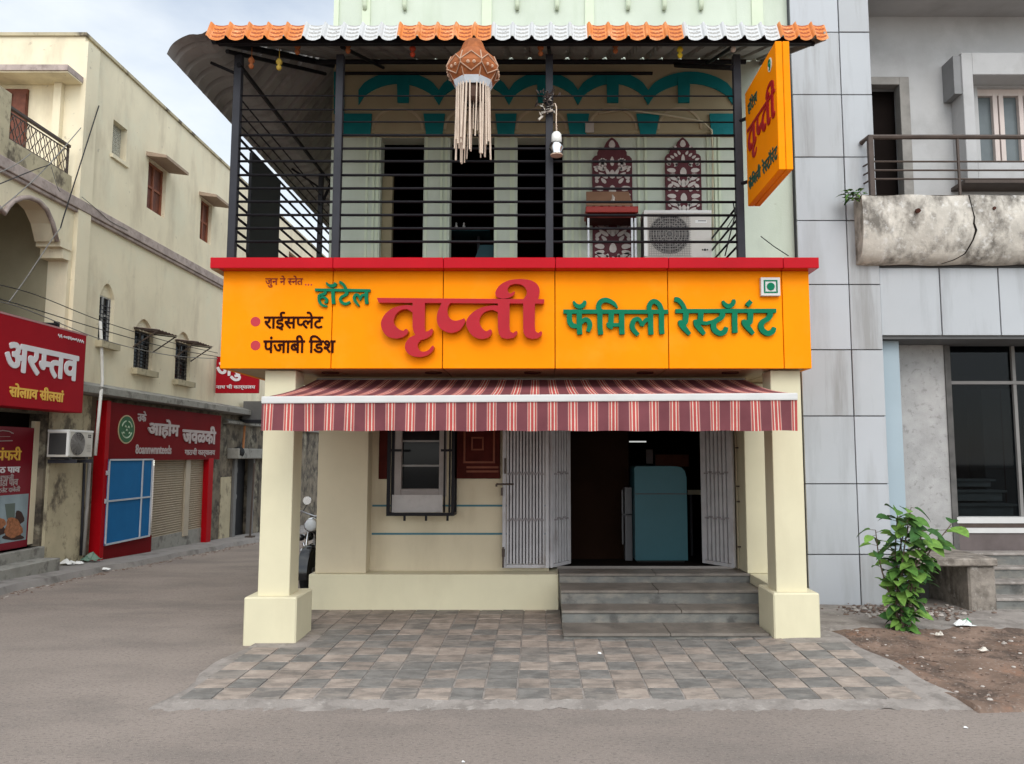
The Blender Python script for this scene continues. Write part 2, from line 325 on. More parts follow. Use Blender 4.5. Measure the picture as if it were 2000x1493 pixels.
class MB:
    def __init__(s): s.v = []; s.f = []; s.m = []; s.uv = None
    def add(s, vs, fs, mi=0):
        o = len(s.v); s.v += [Vector(p) for p in vs]
        for f in fs: s.f.append([i + o for i in f]); s.m.append(mi)
        return s
    def box(s, x0, x1, y0, y1, z0, z1, mi=0):
        if x0 > x1: x0, x1 = x1, x0
        if y0 > y1: y0, y1 = y1, y0
        if z0 > z1: z0, z1 = z1, z0
        return s.add([(x0, y0, z0), (x1, y0, z0), (x1, y1, z0), (x0, y1, z0), (x0, y0, z1), (x1, y0, z1), (x1, y1, z1), (x0, y1, z1)],
              [(0, 3, 2, 1), (4, 5, 6, 7), (0, 1, 5, 4), (1, 2, 6, 5), (2, 3, 7, 6), (3, 0, 4, 7)], mi)
    def obox(s, c, size, rot=None, mi=0):
        hx, hy, hz = size[0] / 2, size[1] / 2, size[2] / 2
        M = rot if rot is not None else Matrix.Identity(3)
        pts = [Vector(c) + M @ Vector(p) for p in [(-hx, -hy, -hz), (hx, -hy, -hz), (hx, hy, -hz), (-hx, hy, -hz), (-hx, -hy, hz), (hx, -hy, hz), (hx, hy, hz), (-hx, hy, hz)]]
        return s.add(pts, [(0, 3, 2, 1), (4, 5, 6, 7), (0, 1, 5, 4), (1, 2, 6, 5), (2, 3, 7, 6), (3, 0, 4, 7)], mi)
    def prism(s, pts, dv, mi=0):          # planar polygon (3d points) extruded by vector dv
        pts = [Vector(p) for p in pts]; n = len(pts); dv = Vector(dv)
        tri = tessellate_polygon([pts])
        s.add(pts, tri, mi)
        s.add([p + dv for p in pts], [t[::-1] for t in tri], mi)
        s.add(pts + [p + dv for p in pts], [(i, (i + 1) % n, n + (i + 1) % n, n + i) for i in range(n)], mi)
        return s
    def tube(s, path, r, n=8, mi=0, cap=True):
        path = [Vector(p) for p in path]
        rs = r if isinstance(r, (list, tuple)) else [r] * len(path)
        rings = []
        up = Vector((0, 0, 1))
        prev = None
        for i, p in enumerate(path):
            t = (path[min(i + 1, len(path) - 1)] - path[max(i - 1, 0)]).normalized()
            if prev is None:
                a = t.cross(up)
                if a.length < 1e-3: a = t.cross(Vector((1, 0, 0)))
                a.normalize()
            else:
                a = prev - t * prev.dot(t)
                if a.length < 1e-4: a = t.cross(up)
                a.normalize()
            prev = a; b = t.cross(a)
            rings.append([p + (a * math.cos(2 * math.pi * k / n) + b * math.sin(2 * math.pi * k / n)) * rs[i] for k in range(n)])
        vs = [q for rg in rings for q in rg]; fs = []
        for i in range(len(path) - 1):
            for k in range(n):
                fs.append((i * n + k, i * n + (k + 1) % n, (i + 1) * n + (k + 1) % n, (i + 1) * n + k))
        if cap:
            fs.append(tuple(range(n))[::-1]); fs.append(tuple((len(path) - 1) * n + k for k in range(n)))
        return s.add(vs, fs, mi)
    def lathe(s, prof, c, n=20, axis=Vector((0, 0, 1)), mi=0):   # prof: (radius, height)
        axis = Vector(axis).normalized()
        a = axis.cross(Vector((0, 1, 0)))
        if a.length < 1e-3: a = Vector((1, 0, 0))
        a.normalize(); b = axis.cross(a); c = Vector(c)
        vs = [c + axis * h + (a * math.cos(2 * math.pi * k / n) + b * math.sin(2 * math.pi * k / n)) * max(r, 1e-4) for r, h in prof for k in range(n)]
        fs = []
        for i in range(len(prof) - 1):
            for k in range(n):
                fs.append((i * n + k, i * n + (k + 1) % n, (i + 1) * n + (k + 1) % n, (i + 1) * n + k))
        fs.append(tuple(range(n))[::-1]); fs.append(tuple((len(prof) - 1) * n + k for k in range(n)))
        return s.add(vs, fs, mi)
    def disc(s, c, r, n=24, nrm=(0, -1, 0), t=0.01, mi=0, sx=1.0, sz=1.0):
        nrm = Vector(nrm).normalized(); a = nrm.cross(Vector((0, 0, 1))).normalized(); b = Vector((0, 0, 1)); c = Vector(c)
        pts = [c + a * math.cos(2 * math.pi * k / n) * r * sx + b * math.sin(2 * math.pi * k / n) * r * sz for k in range(n)]
        return s.prism(pts, -nrm * t, mi)
    def build(s, name, mats, parent=None, smooth=False, bevel=0.0, seg=1, origin=None):
        me = bpy.data.meshes.new(name)
        if not isinstance(mats, (list, tuple)): mats = [mats]
        if parent is not None: off = wloc(parent)
        elif origin is not None: off = Vector(origin)
        else:
            xs = [p.x for p in s.v]; ys = [p.y for p in s.v]; zs = [p.z for p in s.v]
            off = Vector(((min(xs) + max(xs)) / 2, (min(ys) + max(ys)) / 2, min(zs)))
        me.from_pydata([p - off for p in s.v], [], s.f)
        for mt in mats: me.materials.append(mt)
        me.polygons.foreach_set('material_index', s.m)
        bm = bmesh.new(); bm.from_mesh(me)
        if s.uv is None and not getattr(s, 'keep', False):
            bmesh.ops.recalc_face_normals(bm, faces=bm.faces[:])
        if bevel:
            es = [e for e in bm.edges if len(e.link_faces) == 2 and e.calc_face_angle(0) > 0.6]
            bmesh.ops.bevel(bm, geom=es, offset=bevel, segments=seg, affect='EDGES', clamp_overlap=True, profile=0.7)
        bm.to_mesh(me); bm.free()
        if s.uv is not None:
            lay = me.uv_layers.new(name='stripes')
            for poly in me.polygons:
                for li in poly.loop_indices:
                    lay.data[li].uv = s.uv[me.loops[li].vertex_index]
        if smooth:
            me.polygons.foreach_set('use_smooth', [True] * len(me.polygons))
        me.update()
        o = bpy.data.objects.new(name, me); COL.objects.link(o)
        if parent is not None: o.parent = parent
        else: o.location = off
        return o

def thing(name, label, cat, loc=(0, 0, 0), group=None):
    o = bpy.data.objects.new(name, None); COL.objects.link(o)
    o.empty_display_size = 0.2
    o.location = loc; o['label'] = label; o['category'] = cat
    if group: o['group'] = group
    return o
def tag(o, label, cat, group=None):
    o['label'] = label; o['category'] = cat
    if group: o['group'] = group
    return o
def kind(o, k):
    o['kind'] = k; return o

def spline(pts, n=6, closed=False):
    pts = [np.array(p, float) for p in pts]; out = []
    N = len(pts)
    rng = range(N) if closed else range(N - 1)
    for i in rng:
        if closed: p0, p1, p2, p3 = pts[i - 1], pts[i], pts[(i + 1) % N], pts[(i + 2) % N]
        else: p0, p1, p2, p3 = pts[max(i - 1, 0)], pts[i], pts[i + 1], pts[min(i + 2, N - 1)]
        for k in range(n):
            t = k / n
            out.append(0.5 * ((2 * p1) + (-p0 + p2) * t + (2 * p0 - 5 * p1 + 4 * p2 - p3) * t * t + (-p0 + 3 * p1 - 3 * p2 + p3) * t ** 3))
    if not closed: out.append(pts[-1])
    return out

# ------------------------------------------------------------------ lettering: drawn strokes merged to one outline
def ribbon(pts, w=None, smooth=True):
    pts = [tuple(p) + ((w,) if len(p) == 2 else ()) for p in pts]
    q = spline(pts, 6) if smooth and len(pts) > 2 else [np.array(p, float) for p in pts]
    left, right = [], []
    for i, p in enumerate(q):
        t = q[min(i + 1, len(q) - 1)][:2] - q[max(i - 1, 0)][:2]
        t = t / (np.hypot(*t) + 1e-9); nrm = np.array([-t[1], t[0]])
        left.append(p[:2] + nrm * p[2] / 2); right.append(p[:2] - nrm * p[2] / 2)
    return np.array(left + right[::-1])

def merge_outlines(polys, res, grow=0.0):
    allp = np.concatenate(polys)
    pad = int(grow / res) + 4
    lo = allp.min(0) - pad * res; hi = allp.max(0) + pad * res
    nx, ny = int((hi[0] - lo[0]) / res) + 2, int((hi[1] - lo[1]) / res) + 2
    F = np.full((nx, ny), -(pad + 1) * res)
    for p in polys:
        a = np.maximum(((p.min(0) - lo) / res).astype(int) - pad + 1, 0); b = np.minimum(((p.max(0) - lo) / res).astype(int) + pad, [nx, ny])
        gx = (lo[0] + np.arange(a[0], b[0]) * res)[:, None]; gy = (lo[1] + np.arange(a[1], b[1]) * res)[None, :]
        wind = np.zeros((b[0] - a[0], b[1] - a[1])); dist = np.full(wind.shape, 1e9)
        for i in range(len(p)):
            x0, y0 = p[i]; x1, y1 = p[(i + 1) % len(p)]
            dx, dy = x1 - x0, y1 - y0; l2 = dx * dx + dy * dy
            if l2 < 1e-16: continue
            t = np.clip(((gx - x0) * dx + (gy - y0) * dy) / l2, 0, 1)
            dist = np.minimum(dist, np.hypot(gx - x0 - t * dx, gy - y0 - t * dy))
            cr = dx * (gy - y0) - dy * (gx - x0)
            wind += ((y0 <= gy) & (y1 > gy) & (cr > 0)).astype(int) - ((y0 > gy) & (y1 <= gy) & (cr < 0)).astype(int)
        sgn = np.where(wind != 0, dist, -dist)
        sub = F[a[0]:b[0], a[1]:b[1]]
        np.maximum(sub, sgn, out=sub)
    F = F + grow
    F = np.where(np.abs(F) < 1e-9, 1e-9, F)
    S = F > 0
    cells = np.argwhere((S[:-1, :-1] != S[1:, :-1]) | (S[:-1, :-1] != S[:-1, 1:]) | (S[:-1, :-1] != S[1:, 1:]) | (S[1:, :-1] != S[:-1, 1:]))
    nxt = {}
    def ept(k):
        (i, j, d) = k
        f0 = F[i, j]; f1 = F[i + 1, j] if d == 0 else F[i, j + 1]
        t = f0 / (f0 - f1)
        return (lo[0] + (i + (t if d == 0 else 0)) * res, lo[1] + (j + (t if d == 1 else 0)) * res)
    for i, j in cells:
        i = int(i); j = int(j)
        c = [S[i, j], S[i + 1, j], S[i + 1, j + 1], S[i, j + 1]]
        e = [(i, j, 0), (i + 1, j, 1), (i, j + 1, 0), (i, j, 1)]
        outs = [k for k in range(4) if c[k] and not c[(k + 1) % 4]]
        ins = [k for k in range(4) if not c[k] and c[(k + 1) % 4]]
        for k in outs:                       # walk with the inside on the left
            j2 = max(ins, key=lambda q: (q - k) % 4) if len(ins) > 1 else ins[0]
            nxt[e[k]] = e[j2]
    loops = []
    while nxt:
        s = next(iter(nxt)); lp = [s]; c = nxt.pop(s)
        while c != s and c in nxt:
            lp.append(c); c = nxt.pop(c)
        if len(lp) > 5: loops.append(simplify([ept(k) for k in lp], res * 0.25))
    return loops

def simplify(pts, eps):
    def rdp(a):
        if len(a) < 3: return a
        p0, p1 = np.array(a[0]), np.array(a[-1]); d = p1 - p0; l = np.hypot(*d)
        A = np.array(a)
        ds = np.abs(d[0] * (A[:, 1] - p0[1]) - d[1] * (A[:, 0] - p0[0])) / l if l > 1e-12 else np.hypot(*(A - p0).T)
        k = int(ds.argmax())
        if ds[k] < eps: return [a[0], a[-1]]
        return rdp(a[:k + 1])[:-1] + rdp(a[k:])
    h = len(pts) // 2
    return rdp(pts[:h + 1])[:-1] + rdp(pts[h:] + [pts[0]])[:-1]

def loops_to_mesh(loops, depth, bevel=0.0):
    """flat outlines (with holes) -> solid: list of verts (a, b, h) and faces"""
    pts, edges = [], []
    for lp in loops:
        o = len(pts); n = len(lp); pts += [Vector(p) for p in lp]; edges += [(o + k, o + (k + 1) % n) for k in range(n)]
    vo, _, fo, _, _, _ = delaunay_2d_cdt(pts, edges, [], 0, 1e-7)
    V2 = np.array([tuple(v) for v in vo])
    E0 = np.concatenate([np.array(lp) for lp in loops]); E1 = np.concatenate([np.roll(np.array(lp), -1, axis=0) for lp in loops])
    keep = []
    for f in fo:
        c = V2[list(f)].mean(0)
        m = (E0[:, 1] > c[1]) != (E1[:, 1] > c[1])
        a, b = E0[m], E1[m]
        xs = a[:, 0] + (c[1] - a[:, 1]) / (b[:, 1] - a[:, 1]) * (b[:, 0] - a[:, 0])
        if int((xs > c[0]).sum()) % 2: keep.append(tuple(f))
    n = len(vo)
    vs = [(v[0], v[1], depth) for v in vo] + [(v[0], v[1], 0.0) for v in vo]
    fs = keep + [tuple(i + n for i in f[::-1]) for f in keep]
    cnt = {}
    for f in keep:
        for k in range(len(f)):
            e = (f[k], f[(k + 1) % len(f)]); cnt[e] = cnt.get(e, 0) + 1
    for (a, b) in cnt:
        if (b, a) not in cnt: fs.append((a, a + n, b + n, b))
    return vs, fs

def letters(polys_px, to_plane, from_plane, depth, res, bevel=0.0):
    """polys in pixel coords -> plane coords -> merged solid -> world verts"""
    polys = [np.array([to_plane(u, v) for u, v in p]) for p in polys_px]
    loops = merge_outlines(polys, res)
    vs, fs = loops_to_mesh(loops, depth, bevel)
    mb = MB(); mb.add([from_plane(a, b, h) for a, b, h in vs], fs)
    return mb

# glyphs of the built-in font (no shaping there, so order, half letters and signs are set by hand)
_adv = {}; _gl = {}
def _text_mesh(body, depth, bold):
    cu = bpy.data.curves.new('run', 'FONT'); cu.body = body; cu.size = 1.0; cu.extrude = depth / 2; cu.offset = bold
    cu.resolution_u = 4
    ob = bpy.data.objects.new('run', cu); COL.objects.link(ob)
    dg = bpy.context.evaluated_depsgraph_get(); dg.update()
    me = bpy.data.meshes.new_from_object(ob.evaluated_get(dg))
    vs = [tuple(v.co) for v in me.vertices]; fs = [tuple(p.vertices) for p in me.polygons]
    bpy.data.objects.remove(ob); bpy.data.curves.remove(cu); bpy.data.meshes.remove(me)
    return vs, fs
def _width(body):
    vs, _ = _text_mesh(body, 0.0, 0.0)
    return max(v[0] for v in vs) - min(v[0] for v in vs)
def adv(ch):
    if ch not in _adv:
        _adv[ch] = 0.3 if ch == ' ' else _width('म' + ch + 'म') - _width('मम')
    return _adv[ch]
def glyph(ch):
    if ch not in _gl: _gl[ch] = _text_mesh(ch, 0.0, 0.0)
    return _gl[ch]
_runs = {}
def run(tokens, bold=0.02):
    """tokens: characters in visual order; '~x' is the half form of x (its stem cut away).
    All glyphs are merged to one outline, thickened by 'bold', and filled."""
    if (tokens, bold) in _runs: return _runs[(tokens, bold)]
    polys = []; x = 0.0; half = False
    for ch in tokens:
        if ch == '~': half = True; continue
        if ch == ' ': x += 0.28; continue
        vs, fs = glyph(ch); a = adv(ch)
        tris = [[(vs[i][0], vs[i][1]) for i in f] for f in fs]
        if half:
            cut = max(v[0] for v in vs) - 0.215; cl = []
            for t in tris:
                o = []
                for k in range(len(t)):
                    p, q = t[k], t[(k + 1) % len(t)]
                    if p[0] <= cut: o.append(p)
                    if (p[0] - cut) * (q[0] - cut) < 0:
                        w = (cut - p[0]) / (q[0] - p[0]); o.append((cut, p[1] + w * (q[1] - p[1])))
                if len(o) > 2: cl.append(o)
            tris = cl; a = cut - 0.01; half = False
        for t in tris:
            A = np.array(t)
            ar = 0.5 * np.sum(A[:, 0] * np.roll(A[:, 1], -1) - np.roll(A[:, 0], -1) * A[:, 1])
            if abs(ar) > 1e-7: polys.append((A if ar > 0 else A[::-1]) + np.array([x, 0]))
        x += a
    loops = merge_outlines(polys, 0.011, bold)
    V, F = loops_to_mesh(loops, 1.0)
    _runs[(tokens, bold)] = (V, F)
    return V, F
def text_on(tokens, corner, right, up, w, h, depth, bold=0.02, normal=None):
    """fit the run into a w x h box whose lower-left corner, right and up directions are given"""
    V, F = run(tokens, bold)
    x0 = min(v[0] for v in V); x1 = max(v[0] for v in V); y0 = min(v[1] for v in V); y1 = max(v[1] for v in V)
    right = Vector(right).normalized(); up = Vector(up).normalized()
    nrm = Vector(normal) if normal is not None else right.cross(up)
    c = Vector(corner); mb = MB()
    mb.add([c + right * ((v[0] - x0) / (x1 - x0) * w) + up * ((v[1] - y0) / (y1 - y0) * h) + nrm * (v[2] * depth * 2) for v in V], F)
    return mb

# wall in a plane with rectangular openings. ax: 'x' plane of constant Y (a = X), 'y' plane of constant X (a = Y)
def holed_wall(mb, ax, c, a0, a1, z0, z1, holes, depth, mi=0, jamb=None):
    """face at c, openings' reveals run 'depth' behind it (sign gives the direction)"""
    A = sorted({a0, a1, *[h[0] for h in holes], *[h[1] for h in holes]}); A = [a for a in A if a0 - 1e-9 <= a <= a1 + 1e-9]
    Zs = sorted({z0, z1, *[h[2] for h in holes], *[h[3] for h in holes]}); Zs = [z for z in Zs if z0 - 1e-9 <= z <= z1 + 1e-9]
    pt = (lambda a, z, d: (a, c + d, z)) if ax == 'x' else (lambda a, z, d: (c + d, a, z))
    jm = mi if jamb is None else jamb
    for i in range(len(A) - 1):
        for j in range(len(Zs) - 1):
            ca, cz = (A[i] + A[i + 1]) / 2, (Zs[j] + Zs[j + 1]) / 2
            if any(h[0] < ca < h[1] and h[2] < cz < h[3] for h in holes): continue
            mb.add([pt(A[i], Zs[j], 0), pt(A[i + 1], Zs[j], 0), pt(A[i + 1], Zs[j + 1], 0), pt(A[i], Zs[j + 1], 0)], [(0, 1, 2, 3)], mi)
    for h in holes:
        b0, b1 = max(h[0], a0), min(h[1], a1); y0, y1 = max(h[2], z0), min(h[3], z1)
        mb.add([pt(b0, y0, 0), pt(b1, y0, 0), pt(b1, y1, 0), pt(b0, y1, 0), pt(b0, y0, depth), pt(b1, y0, depth), pt(b1, y1, depth), pt(b0, y1, depth)],
               [(0, 1, 5, 4), (1, 2, 6, 5), (2, 3, 7, 6), (3, 0, 4, 7)], jm)
    return mb

# ------------------------------------------------------------------ the ground
def gz(y):                                   # the side street runs downhill away from the camera
    return 0.0 if y < 8.5 else -0.04 * (min(y, 70) - 8.5)
mb = MB()
ys = [-120, -40, -12, -4, 0, 3, 5, 7, 8.5, 10, 14, 20, 30, 45, 70, 140, 320]
xs = [-260, -80, -25, -8.2, -5, -2, 2, 8, 30, 90, 260]
for y in ys:
    for x in xs: mb.v.append(Vector((x, y, gz(y))))
nxx = len(xs)
for j in range(len(ys) - 1):
    for i in range(nxx - 1):
        mb.f.append([j * nxx + i, j * nxx + i + 1, (j + 1) * nxx + i + 1, (j + 1) * nxx + i]); mb.m.append(0)
kind(mb.build('road', road_m, origin=(0, 0, 0)), 'structure')

def za(x, y):
    a = min(1, max(0, (y - 5.40) / 0.30)); b = min(1, max(0, (x - 1.75) / 0.7)); c = min(1, max(0, (y - 5.6) / 1.7))
    return -0.012 + 0.036 * a + 0.05 * b * b * (3 - 2 * b) * c
rnd = random.Random(3)
mb = MB()
nx, ny = 130, 44
fx0 = lambda y: -2.70 - 0.05 * math.sin(y * 5)
fx1 = lambda y: 3.12 - 0.13 * (y - 5.4) + 0.03 * math.sin(y * 7)
for j in range(ny + 1):
    for i in range(nx + 1):
        t = j / ny
        y = 5.44 + t * (8.84 - 5.44)
        x = fx0(y) + (fx1(y) - fx0(y)) * i / nx
        if j < 3:
            wv = 0.045 * math.sin(x * 2.3 + 1) + 0.03 * math.sin(x * 5.9) + 0.022 * math.sin(x * 13.7) + rnd.uniform(-.02, .02)
            y += wv * (1 - j / 3)
        z = za(x, y) + (rnd.uniform(-.006, .006) if j < 4 else 0)
        if i in (0, nx): z -= 0.03
        mb.v.append(Vector((x + (rnd.uniform(-.015, .015) if i in (0, nx) else 0), y, z)))
for j in range(ny):
    for i in range(nx):
        mb.f.append([j * (nx + 1) + i, j * (nx + 1) + i + 1, (j + 1) * (nx + 1) + i + 1, (j + 1) * (nx + 1) + i]); mb.m.append(0)
kind(mb.build('forecourt_base', cement, smooth=True), 'structure')
mb = MB()
S = 0.241
j = 0; y = 5.66
while y < 8.75:
    i = 0; x = -2.56
    while x + S < fx1(y) - 0.16:
        if not (x < -2.2 and 7.2 < y + S * .6 < 7.7) and not (x > 2.1 and y > 7.1):
            chk = (i + j) % 2 == 0
            if rnd.random() < 0.17: chk = not chk
            mi = rnd.choice([2, 2, 3]) if chk else rnd.choice([0, 0, 1])
            if y > 7.9: mi = rnd.choice([1, 3, 1, 1, 0])  # browner, darker tiles at the back put the shade there into colour
            g = 0.005 + rnd.uniform(0, .004)
            dz = [rnd.uniform(-.0025, .0025) for _ in range(4)]
            x0, x1, y0, y1 = x + g, x + S - g, y + g, min(y + S - g, 8.785)
            c = [(x0, y0), (x1, y0), (x1, y1), (x0, y1)]
            top = [(a, b, za(a, b) + 0.006 + d) for (a, b), d in zip(c, dz)]
            bot = [(a, b, za(a, b) - 0.02) for a, b in c]
            e = 0.004
            inn = [(x0 + e, y0 + e), (x1 - e, y0 + e), (x1 - e, y1 - e), (x0 + e, y1 - e)]
            inn = [(a, b, t[2] + 0.002) for (a, b), t in zip(inn, top)]
            mb.add(bot + top + inn, [(8, 9, 10, 11)] + [(k, (k + 1) % 4, 4 + (k + 1) % 4, 4 + k) for k in range(4)] + [(4 + k, 4 + (k + 1) % 4, 8 + (k + 1) % 4, 8 + k) for k in range(4)], mi)
        x += S; i += 1
    y += S; j += 1
kind(mb.build('forecourt_paving', [pav_tan, pav_brown, pav_grey, pav_mid]), 'structure')

# bare earth and broken cement in front of the grey building
def bumps(x, y):
    return 0.012 * math.sin(x * 5.3 + y * 2.1) + 0.012 * math.sin(x * 2.3 - y * 6.7) + 0.007 * math.sin(x * 13 + y * 11)
mb = MB(); nx, ny = 90, 34
for j in range(ny + 1):
    for i in range(nx + 1):
        y = 5.40 + 2.35 * j / ny
        x0 = fx1(y) - 0.12
        x = x0 + (14 - x0) * (i / nx) ** 1.6
        z = 0.022 + bumps(x, y) + rnd.uniform(-.005, .005) + 0.035 * min(1, max(0, (y - 5.6) / 2))
        if j == 0: z = -0.01; y += 0.05 * math.sin(x * 2.2)
        if i == 0: z = za(x, y) - 0.012
        mb.v.append(Vector((x, y, z)))
for j in range(ny):
    for i in range(nx):
        mb.f.append([j * (nx + 1) + i, j * (nx + 1) + i + 1, (j + 1) * (nx + 1) + i + 1, (j + 1) * (nx + 1) + i]); mb.m.append(0)
kind(mb.build('dirt_ground', dirt_m, smooth=True), 'structure')
mb = MB(); nx, ny = 60, 12
for j in range(ny + 1):
    for i in range(nx + 1):
        x = 2.62 + (14 - 2.62) * i / nx
        y = 7.62 + 0.05 * math.sin(x * 4) + 0.04 * math.sin(x * 11)
        y = y + (9.3 - y) * j / ny
        z = 0.075 + 0.008 * math.sin(x * 3.1 + y * 2) - 0.012 * (y - 7.6)
        if j == 0: z -= 0.05
        mb.v.append(Vector((x, y, z)))
for j in range(ny):
    for i in range(nx):
        mb.f.append([j * (nx + 1) + i, j * (nx + 1) + i + 1, (j + 1) * (nx + 1) + i + 1, (j + 1) * (nx + 1) + i]); mb.m.append(0)
kind(mb.build('cement_pavement', cement, smooth=True), 'structure')

def pebble(mb, c, s, r, mi=0):
    vs = []; n = 6
    for k, (h, q) in enumerate([(-.5, .6), (0.0, 1), (.45, .62)]):
        for i in range(n):
            a = 2 * math.pi * i / n + k * .3
            rr = q * r.uniform(.75, 1.15)
            vs.append((c[0] + math.cos(a) * rr * s * 1.2, c[1] + math.sin(a) * rr * s, c[2] + h * s * .9))
    fs = [tuple(range(2 * n, 3 * n))] + [(k * n + i, k * n + (i + 1) % n, (k + 1) * n + (i + 1) % n, (k + 1) * n + i) for k in range(2) for i in range(n)]
    mb.add(vs, fs, mi)
mb = MB()
for _ in range(1500):
    y = rnd.uniform(5.5, 7.7); x = fx1(y) + rnd.random() ** 1.3 * 5.5
    z = 0.022 + bumps(x, y) + 0.035 * min(1, max(0, (y - 5.6) / 2))
    pebble(mb, (x, y, z + .002), abs(rnd.gauss(0, .008)) + .003, rnd, 0 if rnd.random() < .10 else 1)
for _ in range(420):
    x = rnd.gauss(3.95, .33); y = rnd.gauss(8.55, .2)
    pebble(mb, (x, y, .075), abs(rnd.gauss(0, .011)) + .006, rnd, 0 if rnd.random() < .35 else 1)
for _ in range(60):
    y = rnd.uniform(5.6, 7.6); x = fx1(y) + rnd.uniform(.05, 3)
    z = 0.022 + bumps(x, y) + 0.035 * min(1, max(0, (y - 5.6) / 2))
    pebble(mb, (x, y, z + .004), rnd.uniform(.012, .024), rnd, 0 if rnd.random() < .25 else 1)
kind(mb.build('gravel', [stonepale, stonedark]), 'stuff')

# pavement along the side street
mb = MB()
yy = [4, 7, 8.5, 10, 11, 12, 13, 14, 15, 16, 18, 20, 24, 30, 40]
kx = lambda y: -7.22 + 0.045 * math.sin(y * 2.3) + 0.03 * math.sin(y * 5.1) + (0.30 * max(0, (11.5 - y)) / 2 if y < 11.5 else 0)
for k in range(len(yy) - 1):
    n = 8
    for q in range(n):
        y0 = yy[k] + (yy[k + 1] - yy[k]) * q / n; y1 = yy[k] + (yy[k + 1] - yy[k]) * (q + 1) / n
        za0, za1 = gz(y0) + .11, gz(y1) + .11
        mb.add([(-8.1, y0, za0), (kx(y0), y0, za0 - .02), (kx(y1), y1, za1 - .02), (-8.1, y1, za1), (kx(y0) + .05, y0, gz(y0) - .02), (kx(y1) + .05, y1, gz(y1) - .02)],
               [(0, 1, 2, 3), (1, 4, 5, 2)])
kind(mb.build('street_pavement', pmat('worn_pavement', (0.27, 0.25, 0.235), 0.9, 0.15, 2, 0.4, 50, stain=(0.11, 0.1, 0.09), stain_amt=.7, stain_scale=2, stain_lo=.5, stain_hi=.64)), 'structure')
mb = MB()
for _ in range(500):
    y = rnd.uniform(8.5, 22); x = kx(y) + .07 + abs(rnd.gauss(0, .12))
    pebble(mb, (x, y, gz(y) + .002), abs(rnd.gauss(0, .010)) + .004, rnd, 0 if rnd.random() < .1 else 1)
kind(mb.build('kerb_grit', [stonepale, stonedark]), 'stuff')

# ------------------------------------------------------------------ the restaurant building
YW = 9.07                                   # face of the back wall on both floors
XL_, XR_ = -2.52, 3.10
FL = 0.443                                  # ground floor level
UF = 3.60                                   # upper floor level
hotel = thing('restaurant_building', 'two storey pale green and cream corner building with an arched open gallery upstairs', 'building', (0.3, YW, 0))

# lower wall with the window and the wide doorway
WX0, WX1 = X_(770, 940, YW), X_(872, 940, YW)
WZ0, WZ1 = Z_(970, YW), 2.28
DX0, DX1 = 0.13, 2.32
mb = MB()
holed_wall(mb, 'x', YW, XL_, 3.095, -0.3, 3.5, [(WX0, WX1, WZ0, WZ1), (DX0, DX1, FL - .03, 2.5)], 0.2)
mb.box(XL_, XL_ + .2, YW + .01, 19, -1, UF)      # side wall along the street
mb.build('ground_floor_wall', cream_in, hotel)
mb = MB()
for v in (988, 1043):
    z = Z_(v, YW - .004); mb.box(-1.93, 0.10, YW - .006, YW + .01, z - .011, z + .011)
mb.build('painted_stripe', stripe_b, hotel)
# plinth, pilasters, flank of the steps
mb = MB(); mb.box(-2.57, .235, 8.79, YW + .3, -.1, .42); mb.build('plinth', cream, hotel, bevel=.006)
mb = MB(); mb.box(-2.52, X_(717, 1000, 8.86), 8.86, YW - .001, .421, 2.57); mb.build('pilaster', cream_in, hotel, bevel=.006)
mb = MB(); mb.box(X_(1457, 1000, 8.72), X_(1495, 1000, 8.72) + .35, 8.72, YW + .15, .44, 2.57); mb.build('pilaster', cream, hotel, bevel=.006)
mb = MB(); mb.box(2.365, 2.62, 7.82, 8.95, -.1, .438); mb.build('step_flank', cream, hotel, bevel=.006)
# the two front columns on block bases
def column(x0, x1, bx0, bx1, by0, zb, yf):
    m = MB(); m.box(x0, x1, yf, yf + .27, zb - .01, 2.568)
    c = m.build('column', cream, hotel, bevel=.005)
    m = MB(); m.box(bx0, bx1, by0, by0 + .5, -.05, zb)
    # chamfered top edge of the base
    o = m.build('column_base', cream, c, bevel=.012)
column(-2.634, -2.336, -2.727, -2.236, 7.29, .438, 7.38)
column(2.249, 2.538, 2.19, 2.62, 7.29, .475, 7.38)

# steps
steps = thing('entrance_steps', 'dark slate steps climbing to the restaurant doorway', 'steps', (1.3, 7.9, 0))
lv = [(7.40, .085, .24, 2.18), (7.86, .205, .24, 2.36), (8.21, .343, .24, 2.362), (8.69, .443, .236, 2.363)]
zb = 0.0
for k, (y0, z, x0, x1) in enumerate(lv):
    y1 = lv[k + 1][0] + .04 if k < 3 else 9.07
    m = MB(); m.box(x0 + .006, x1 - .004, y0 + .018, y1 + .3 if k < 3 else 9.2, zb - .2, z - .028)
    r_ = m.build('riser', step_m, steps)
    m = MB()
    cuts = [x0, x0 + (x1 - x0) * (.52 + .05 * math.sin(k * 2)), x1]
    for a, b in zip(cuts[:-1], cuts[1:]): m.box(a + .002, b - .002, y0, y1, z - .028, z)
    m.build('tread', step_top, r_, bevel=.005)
    zb = z

